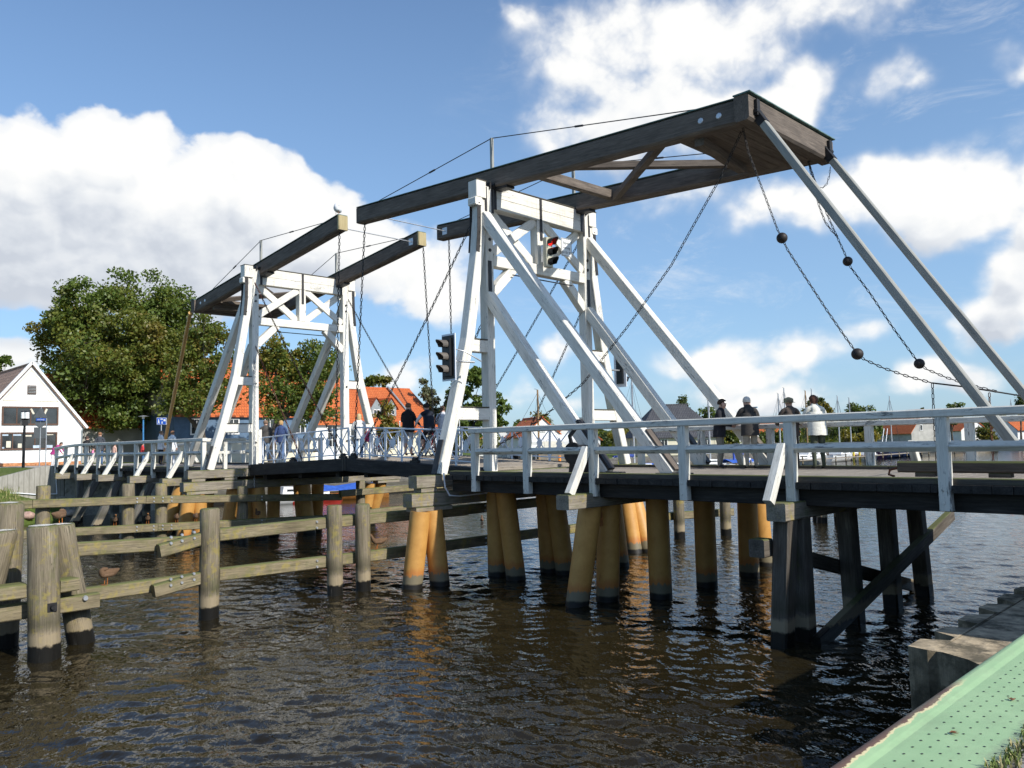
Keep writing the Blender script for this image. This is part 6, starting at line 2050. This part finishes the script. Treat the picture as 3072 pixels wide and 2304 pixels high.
tF = lambda y: Z0 + zu(y) + .133
lF = lambda y: Z0 + zl(y) + .133
yv = lambda u, x: onx(u, 1540, x).y
duck('large brown duck sitting on the dolphin piles with its head drawn in', zr((-16.32, -8.50, -1.30)), 2.2, True, .85)
for (u, ps, lab) in ((345, False, 'brown duck standing on the lower far fender beam left of both fender piles'), (443, False, 'brown duck standing on the lower far fender beam between two fender piles'), (530, True, 'sleeping duck on the lower far fender beam in front of grey trestles'), (587, True, 'sleeping duck on the lower far fender beam before the yellow pile pair'), (773, False, 'duck with a pale breast on the far fender beam under the leaf')):
    y = yv(u, FX); duck(lab, V(FX, y, lF(y)), -.6 + random.uniform(-.5, .5), ps)
y = onx(320, 1740, NF).y
duck('brown duck asleep on the lower beam of the front fender beside the dolphin', V(NF, y, Z0 - 2.72 + .134), -1.2, True, 1.1)
y = onx(1133, 1640, NF).y
duck('small reddish duck on the lower beam of the front fender just before the shadow', V(NF, y, Z0 - 2.725 + .134), -1.9, False)
for (u, v, lab) in ((232, 1549, 'duck swimming in the open water behind the dolphin'), (1446, 1566, 'duck swimming in the channel beyond the yellow piles'), (50, 1545, 'duck swimming at the left edge under the shore')):
    p = onz(u, v, .0); duck(lab, V(p.x, p.y, -.02), 2.4, False, 1.0, True)
for (x, y, lab) in ((-16.1, 11.6, 'duck resting on the fender beam seen between the deck piles'), (-15.7, 13.1, 'duck on the far end of the fender beam beyond the deck')):
    duck(lab, V(x, y, Z0 - 1.84 + .135), .5, True)
duck('white gull sitting on the end of the smaller balance frame', zr((-23.9, 2.22, 8.0)), -.9, True, 1.45, False, ((.62, .63, .65), (.86, .86, .84)), None, 'gull', (.60, .42, .05))
# ---------------------------------------------------------------- boats
M['hullw'] = plain('white_gelcoat', (.76, .76, .74), .3, 0, .05)
M['hulln'] = plain('navy_gelcoat', (.02, .035, .09), .25, 0, .1)
M['hullr'] = plain('red_gelcoat', (.45, .04, .03), .3, 0, .1)
M['hullv'] = plain('varnished_planking', (.28, .12, .03), .35, 0, .2, 5)
M['tarp'] = plain('blue_tarpaulin', (.03, .10, .42), .7, 0, .15, 3)
M['sailblue'] = plain('furled_blue_sail', (.03, .06, .25), .8, 0, .15, 3)
M['alu'] = plain('aluminium_mast', (.48, .49, .50), .4, .5, .08)
M['mastw'] = plain('wooden_mast', (.30, .19, .09), .5, 0, .15)


def boat(label, pos, yaw, L, hull, mast=0.0, mastm='alu', cover=None, cabin=True, sail=None, group='boats moored along the far bank'):
    T = thing('sailing_boat' if mast else 'motor_boat', label, 'boat', pos, group)
    cy, sy_ = math.cos(yaw), math.sin(yaw); pos = Vector(pos)
    W = lambda x, y, z: pos + V(x * cy - y * sy_, x * sy_ + y * cy, z)
    b = MB(); n = 12; sec = []
    for i in range(n + 1):
        t = i / n; x = (t - .5) * L
        bw = .17 * L * (1 - max(0, (t - .45) / .55) ** 2.2) * (.80 + .2 * min(1, t / .3))
        fb = .11 * L * (.85 + .35 * (t - .4) ** 2 * 2)
        fb = max(.45, min(fb, 1.0))
        bw = max(bw, .03)
        sec.append([W(x, -bw, fb), W(x, -bw * .92, fb * .5), W(x, -bw * .6, -.12), W(x, 0, -.25), W(x, bw * .6, -.12), W(x, bw * .92, fb * .5), W(x, bw, fb)])
    vs = [p for s in sec for p in s]
    fs = [(i * 7 + j, (i + 1) * 7 + j, (i + 1) * 7 + j + 1, i * 7 + j + 1) for i in range(n) for j in range(6)]
    b.add(vs, [f[::-1] for f in fs], None, 0, True)
    b.add([p for p in sec[0]], [tuple(range(7))])
    b.build('hull', M[hull], T)
    b = MB()
    dk = [s[0] for s in sec] + [s[6] for s in sec][::-1]
    b.add([p - V(0, 0, .05) for p in dk], [tuple(range(len(dk)))]); b.build('deck', M['hullw'] if hull != 'hullv' else M['hullv'], T)
    fb = max(.45, min(.11 * L, 1.0))
    if cabin:
        b = MB()
        pts = [W(-.12 * L, 0, fb), W(.24 * L, 0, fb), W(.20 * L, 0, fb + .42), W(-.10 * L, 0, fb + .50)]
        o = W(0, .10 * L, 0) - W(0, 0, 0)
        b.prism([p - o for p in pts], o * 2); cb = b.build('cabin', M['hullw'], T)
        for q in (-1, 1):
            b = MB(); b.beam(W(-.06 * L, q * .101 * L, fb + .27), W(.15 * L, q * .101 * L, fb + .25), .012, .13, V(-sy_, cy, 0), 0)
            b.build('cabin_window', M['glass'], cb)
    if cover:
        b = MB(); pr = []
        for t in (-.42, -.2, .1, .34):
            hh = fb + .42 + .1 * math.sin(t * 9)
            pr.append([W(t * L, -.15 * L, fb + .05), W(t * L, 0, hh), W(t * L, .15 * L, fb + .05)])
        for i in range(3):
            for j in range(2): b.add([pr[i][j], pr[i + 1][j], pr[i + 1][j + 1], pr[i][j + 1]], [(0, 1, 2, 3), (3, 2, 1, 0)])
        b.build('cover', M[cover], T)
    if mast:
        b = MB(); b.tube([W(.08 * L, 0, fb), W(.08 * L, 0, mast)], [.095, .07], 8); mo = b.build('mast', M[mastm], T)
        b = MB(); zb = fb + 1.05
        b.tube([W(.07 * L, 0, zb), W(-.36 * L, 0, zb + .05)], .045, 6); bo = b.build('boom', M[mastm], T)
        if sail:
            b = MB(); b.tube([W(.05 * L, 0, zb + .14), W(-.1 * L, 0, zb + .16), W(-.34 * L, 0, zb + .12)], [.16, .13, .08], 8); b.build('furled_sail', M[sail], bo)
        b = MB()
        for e in (W(.5 * L, 0, fb + .1), W(-.5 * L, 0, fb), W(.06 * L, .15 * L, fb), W(.06 * L, -.15 * L, fb)):
            b.tube([W(.08 * L, 0, mast * .97), e], .014, 4, cap=False)
        b.tube([W(.08 * L, -.07 * L, mast * .6), W(.08 * L, .07 * L, mast * .6)], .02, 5)
        b.tube([W(.08 * L, 0, mast), W(.08 * L - .2, 0, mast + .06), W(.08 * L - .35, 0, mast + .06)], .016, 5)
        b.build('rigging', M['strap'], mo)
    return T


def moor(u, x):
    p = onx(u, 1350, x); return V(p.x, p.y, 0)


def boat_for_mast(lab, u, vtop, x, L, hull, yaw, mm='alu', sail=None, cover=None):
    """a moored yacht whose mast stands in the sight column u"""
    p = moor(u, x); dd = (p - EYE).dot(FW)
    top = sight(u, vtop, dd).z
    boat(lab, p - V(math.cos(yaw) * .08 * L, math.sin(yaw) * .08 * L, 0), yaw, L, hull, top, mm, cover, True, sail)


boat_for_mast('old wooden masted fishing cutter in front of the small white house', 1617, 1168, -45.8, 8.5, 'hulln', 1.45, 'mastw')
boat_for_mast('yacht with a thin mast by the far leg of the tall gate', 1902, 1130, -44.0, 7.5, 'hullw', 1.6, 'alu', 'sailblue')
boat_for_mast('white yacht with a short mast beside the slate roofed house', 2130, 1200, -45.5, 7.0, 'hullw', 1.5)
boat_for_mast('white yacht with a blue furled sail, first of the mast cluster', 2342, 1180, -45.2, 8.2, 'hullw', 1.62, 'alu', 'sailblue')
boat_for_mast('blue yacht with the tallest silver mast in the cluster', 2360, 1163, -46.0, 9.0, 'hulln', 1.5, 'alu', 'sailblue')
boat_for_mast('white hulled ketch with a thick brown mast', 2424, 1171, -45.0, 8.8, 'hullw', 1.55, 'mastw')
boat_for_mast('yacht with a thin silver mast just right of the brown mast', 2443, 1166, -46.3, 8.0, 'hullw', 1.66)
boat_for_mast('small boat with a short brown mast behind the woman in white', 2451, 1188, -47.0, 7.0, 'hullv', 1.5, 'mastw')
boat_for_mast('white yacht whose mast rises past the dark green tree', 2520, 1187, -45.5, 8.2, 'hullw', 1.58)
boat_for_mast('yacht with a bare pale mast in front of the dark green tree', 2555, 1193, -46.4, 8.0, 'hullr', 1.5)
boat_for_mast('navy yacht with a lone mast left of the last railing post', 2677, 1188, -45.2, 9.5, 'hulln', 1.62)
boat_for_mast('distant yacht with a mast at the right edge', 3042, 1198, -46.0, 9.5, 'hullw', 1.5)
b = MB()
p = moor(2652, -44.5)
for s_ in (0, 1.1): b.tube([p + V(0, s_ * 1.2 - 1.2, .8), p + V(0, s_ * 1.2 + .4, 4.2)], .06, 6)
b.tube([p + V(0, -1.4, .8), p + V(0, 1.2, .8)], .06, 6)
tag(b.build('sheerlegs', M['alu']), 'pair of leaning pale poles beside the grey gabled house', 'poles')
boat('wooden rowing boat under a blue tarpaulin behind the fender', moor(1050, -45.6) + V(0, 0, 0), 1.2, 5.2, 'hullv', 0, cover='tarp', cabin=False)
boat('white motor boat with an outboard engine under the smaller gate', moor(870, -45.8), 1.3, 5.0, 'hullw')
boat('red dinghy half hidden by a yellow pile', moor(950, -45.4), 1.5, 3.6, 'hullr', cabin=False)
for i, (u, x, L, hl, lab) in enumerate(((1575, -44.6, 6.5, 'hullw', 'white motor cruiser seen through the deck lattice'), (1905, -44.8, 7.2, 'hullw', 'white motor boat with a blue cabin cover by the far raking strut'), (2010, -45.2, 6.0, 'hulln', 'dark motor boat between two raking struts'), (2215, -45.0, 6.6, 'hullw', 'white motor boat below the man with white hair'), (2390, -44.2, 7.0, 'hullw', 'long white motor boat left of the woman in white'),
                                           (2600, -44.0, 6.4, 'hullw', 'white motor boat with a raised bow near the jetty'), (2730, -44.3, 7.0, 'hulln', 'dark blue motor boat at the jetty'), (1500, -45.0, 5.5, 'hullw', 'small white motor boat behind the gate leg'))):
    boat(lab, moor(u, x), 1.5 + .1 * math.sin(i * 3), L, hl, cover='tarp' if i in (1, 3) else None)
J = thing('jetty', 'low timber jetty on thin posts reaching along the moored boats', 'jetty', V(-43.2, 100, 0))
b = MB(); b.beam(V(-43.0, 60, .62), V(-42.6, 128, .62), .9, .10, V(1, 0, 0), .01); b.build('walkway', M['deck'], J)
for i in range(24):
    y = 61 + i * 2.9
    b = MB(); b.cyl(V(-42.6 + (y - 60) * .006, y, -.6), V(-42.6 + (y - 60) * .006, y, .85 + .25 * (i % 2)), .08, .08, 8); b.build('post', M['pile'], J)
b = MB(); p = moor(1945, -44.3) + V(0, -2, .55); b.ball(p, .32, 14); b.cyl(p + V(0, 0, .28), p + V(0, 0, .42), .06, .06, 8)
tag(b.build('buoy', plain('coral_buoy', (.70, .10, .07), .5)), 'coral red ball buoy floating beside the raking strut', 'buoy')
# mooring posts striped orange and blue, yellow pole
for i, (u, x, c, lab) in enumerate(((1678, -45.5, (.75, .25, .03), 'orange mooring post left of the winch'), (1741, -45.5, (.78, .28, .03), 'orange mooring post right behind the winch'), (1857, -43.5, (.75, .65, .03), 'yellow marker pole under the top rail'), (2201, -45, (.05, .10, .40), 'blue mooring post by the far strut foot'), (2226, -45, (.05, .09, .38), 'blue and orange mooring post next to the beige trousers'), (2560, -43.6, (.72, .55, .05), 'yellow jetty post right of the woman in white'), (2578, -43.6, (.72, .52, .05), 'second yellow jetty post at the right'))):
    p = moor(u, x); b = MB(); h_ = 2.2 if i < 3 else 1.9
    b.cyl(p - V(0, 0, .5), p + V(0, 0, h_), .13, .13, 12); b.tube([p + V(0, 0, h_), p + V(0, 0, h_ + .06)], [.15, .10], 12)
    tag(b.build('mooring_post', plain('post_paint_%d' % i, c, .5)), lab, 'post', 'coloured posts in the boat harbour')
# market canopies with people, bank
M['canvas'] = plain('white_canvas', (.74, .73, .70), .8, 0, .06)


def canopy(lab, u, d, w_, h_, mat='canvas'):
    p = gnd(u, d); T = thing('market_canopy', lab, 'canopy', p, 'market canopies on the far quay')
    r = Vector((RT.x, RT.y, 0)).normalized(); f = Vector((FW.x, FW.y, 0)).normalized()
    b = MB()
    c = [p + r * (s * w_ / 2) + f * (t * 1.5) + V(0, 0, h_) for s, t in ((-1, -1), (1, -1), (1, 1), (-1, 1))]
    a = [p - r * w_ * .3 + V(0, 0, h_ + .7), p + r * w_ * .3 + V(0, 0, h_ + .7)]
    b.add(c + a, [(0, 1, 5, 4), (1, 2, 5), (2, 3, 4, 5), (3, 0, 4)])
    for i in range(4): b.add([c[i] - V(0, 0, .35), c[(i + 1) % 4] - V(0, 0, .35), c[(i + 1) % 4], c[i]], [(0, 1, 2, 3)])
    b.build('roof', M[mat], T)
    for q in c:
        b = MB(); b.cyl(q - V(0, 0, h_), q, .035, .035, 6); b.build('pole', M['alu'], T)
    b = MB(); b.beam(p - r * w_ * .4 - f * 1.2 + V(0, 0, .5), p + r * w_ * .4 - f * 1.2 + V(0, 0, .5), .5, .9, f, .02); b.build('counter', M['oak'], T)


canopy('white market canopy with a dark stall beside the wooden mast', 1625, 86, 3.2, 2.1)
canopy('wide white market canopy behind the winch', 1700, 84, 4.4, 2.1)
canopy('cream market awning low behind the deck lattice', 1655, 74, 3.0, 1.2, 'paper')
for i, (u, d, c, lab) in enumerate(((1632, 83, (.4, .05, .06), 'distant visitor in red under the market canopy'), (1645, 83, (.05, .06, .12), 'distant visitor in navy under the market canopy'), (1685, 82, (.6, .6, .62), 'distant visitor in white by the wide canopy'), (1695, 82, (.35, .06, .1), 'distant visitor in crimson by the wide canopy'), (1720, 81, (.05, .05, .05), 'distant visitor in black by the wide canopy'), (2050, 100, (.5, .5, .52), 'distant visitor in grey by the slate roofed house'))):
    person(lab, gnd(u, d), i * 1.3, 1.72, ('far_%d' % i, c), ('dark trousers', (.05, .05, .06)), (.06, .04, .03), 'stand', group='visitors far away on the quay')
# ---------------------------------------------------------------- street furniture on the far bank
M['signback'] = plain('grey_sign_back', (.16, .165, .17), .5, .3, .1)
M['signblue'] = plain('blue_sign_face', (.02, .10, .50), .4, 0, .04)
r_ = Vector((RT.x, RT.y, 0)).normalized(); f_ = Vector((FW.x, FW.y, 0)).normalized()
d = 47
p = gnd(119, d); base = V(p.x, p.y, gz(p.x, p.y)); S_ = lambda u, v, o=0: sight(u, v, d) + f_ * o
T = thing('road_sign', 'sign post with the grey backs of a triangle, a disc and a square plate', 'road sign', base)
b = MB(); b.tube([base, S_(124, 1222)], .032, 8); b.build('pole', M['galv'], T)
b = MB(); b.prism([S_(103, 1252, -.05), S_(143, 1252, -.05), S_(123, 1221, -.05)], f_ * .02); b.build('triangle_plate', M['signback'], T)
b = MB(); c = S_(122, 1267, -.05); b.cyl(c, c + f_ * .02, .30, .30, 24); b.build('disc_plate', M['signback'], T)
b = MB(); b.prism([S_(103, 1282, -.05), S_(139, 1282, -.05), S_(139, 1315, -.05), S_(103, 1315, -.05)], f_ * .02); b.build('square_plate', M['signback'], T)
b = MB(); b.prism([S_(112, 1255, -.12), S_(140, 1255, -.12), S_(140, 1262.5, -.12), S_(112, 1262.5, -.12)], f_ * .02); nm = b.build('street_name_plate', M['signblue'], T)
lettering('Fährweg', .125, M['signwhite'], nm, S_(126, 1260.8, -.125), r_, (0, 0, 1))
p2 = gnd(138, d - 1); b = MB(); b.tube([p2, sight(140, 1255, d - 1)], .03, 8)
tag(b.build('thin_pole', M['galv']), 'thin bare grey pole to the right of the triangular sign', 'pole')
p = gnd(71, 49); T = thing('street_lamp', 'black street lamp with two white cylindrical heads before the shop', 'street lamp', p)
b = MB(); b.tube([p, sight(73, 1290, 49)], [.085, .075], 10); b.tube([sight(73, 1290, 49), sight(75, 1262, 49)], [.075, .05], 8)
b.box(sight(73, 1270, 49), (.34, .34, .30), ch=.05); b.build('pole', M['black'], T)
for u in (70, 81):
    b = MB(); b.cyl(sight(u, 1255, 49), sight(u, 1236, 49), .13, .13, 14); b.build('lamp_head', M['signwhite'], T)
    b = MB(); b.cyl(sight(u, 1235.5, 49), sight(u, 1233, 49), .15, .10, 14); b.cyl(sight(u, 1261, 49), sight(u, 1255.5, 49), .08, .14, 14); b.build('lamp_cap', M['black'], T)
d = 52; S_ = lambda u, v, o=0: sight(u, v, d) + f_ * o
p = gnd(484, d); T = thing('road_sign', 'blue living street sign with white figures on a pale pole', 'road sign', p)
b = MB(); b.tube([p, S_(484, 1275)], .035, 8); b.build('pole', M['galv'], T)
b = MB(); b.prism([S_(470, 1253), S_(499, 1253), S_(499, 1274), S_(470, 1274)], f_ * .02); pl = b.build('plate', M['signwhite'], T)
b = MB(); b.prism([S_(471, 1254, -.012), S_(498, 1254, -.012), S_(498, 1273, -.012), S_(471, 1273, -.012)], f_ * .01); b.build('field', M['signblue'], pl)
b = MB()
for (u, v, rr) in ((476, 1258.5, .028), (486.5, 1263.5, .02)): b.cyl(S_(u, v, -.02), S_(u, v, -.015), rr, rr, 10)
for q in ([(475, 1260), (477.6, 1260), (478.2, 1265), (479.5, 1271), (477.8, 1271), (476.4, 1266.5), (474.6, 1271), (473, 1271), (474.6, 1265)], [(485.6, 1265), (487.6, 1265), (489, 1271), (487.6, 1271), (486.5, 1268), (485, 1271), (483.8, 1271)], [(482, 1256), (489, 1256), (490.2, 1258.8), (481, 1258.8)], [(491, 1259), (494, 1256.4), (497, 1259), (497, 1263.5), (491, 1263.5)]):
    b.prism([S_(u, v, -.016) for u, v in q], f_ * -.003)
b.build('pictogram', M['signwhite'], pl)
p = gnd(430, 56); T = thing('street_lamp', 'slim blue street lamp with a flat round hood in front of the huge oak', 'street lamp', p)
b = MB(); b.tube([p, sight(430, 1256, 56)], [.07, .05], 10); b.build('pole', plain('blue_lamp_paint', (.05, .20, .42), .4), T)
b = MB(); b.cyl(sight(430, 1256, 56), sight(430, 1249, 56), .09, .09, 12); b.tube([sight(430, 1249, 56), sight(430, 1246.5, 56)], [.36, .10], 16); b.build('lamp_head', M['galv'], T)
p = gnd(2266, 95); b = MB(); b.tube([p, sight(2266, 1225, 95)], .06, 8); b.box(sight(2266, 1222, 95), (.5, .2, .14)); b.build
tag(b.build('street_lamp', plain('pale_blue_lamp_paint', (.12, .28, .38), .4)), 'pale blue lamp post on the far quay beside the man with white hair', 'street lamp')
for (u, vt, dd, lab) in ((1199, 1265, 56, 'white flagpole in front of the orange roofed dormer house'), (1378, 1258, 62, 'white flagpole seen through the gate legs'), (2128 + 0, 1200, 90, 'white pole rising beside the man in the dark jacket')):
    p = gnd(u, dd); b = MB(); b.tube([p, sight(u, vt, dd)], [.05, .03], 8); b.ball(sight(u, vt, dd), .06, 8)
    tag(b.build('flagpole', M['signwhite']), lab, 'pole', 'white poles on the far bank')
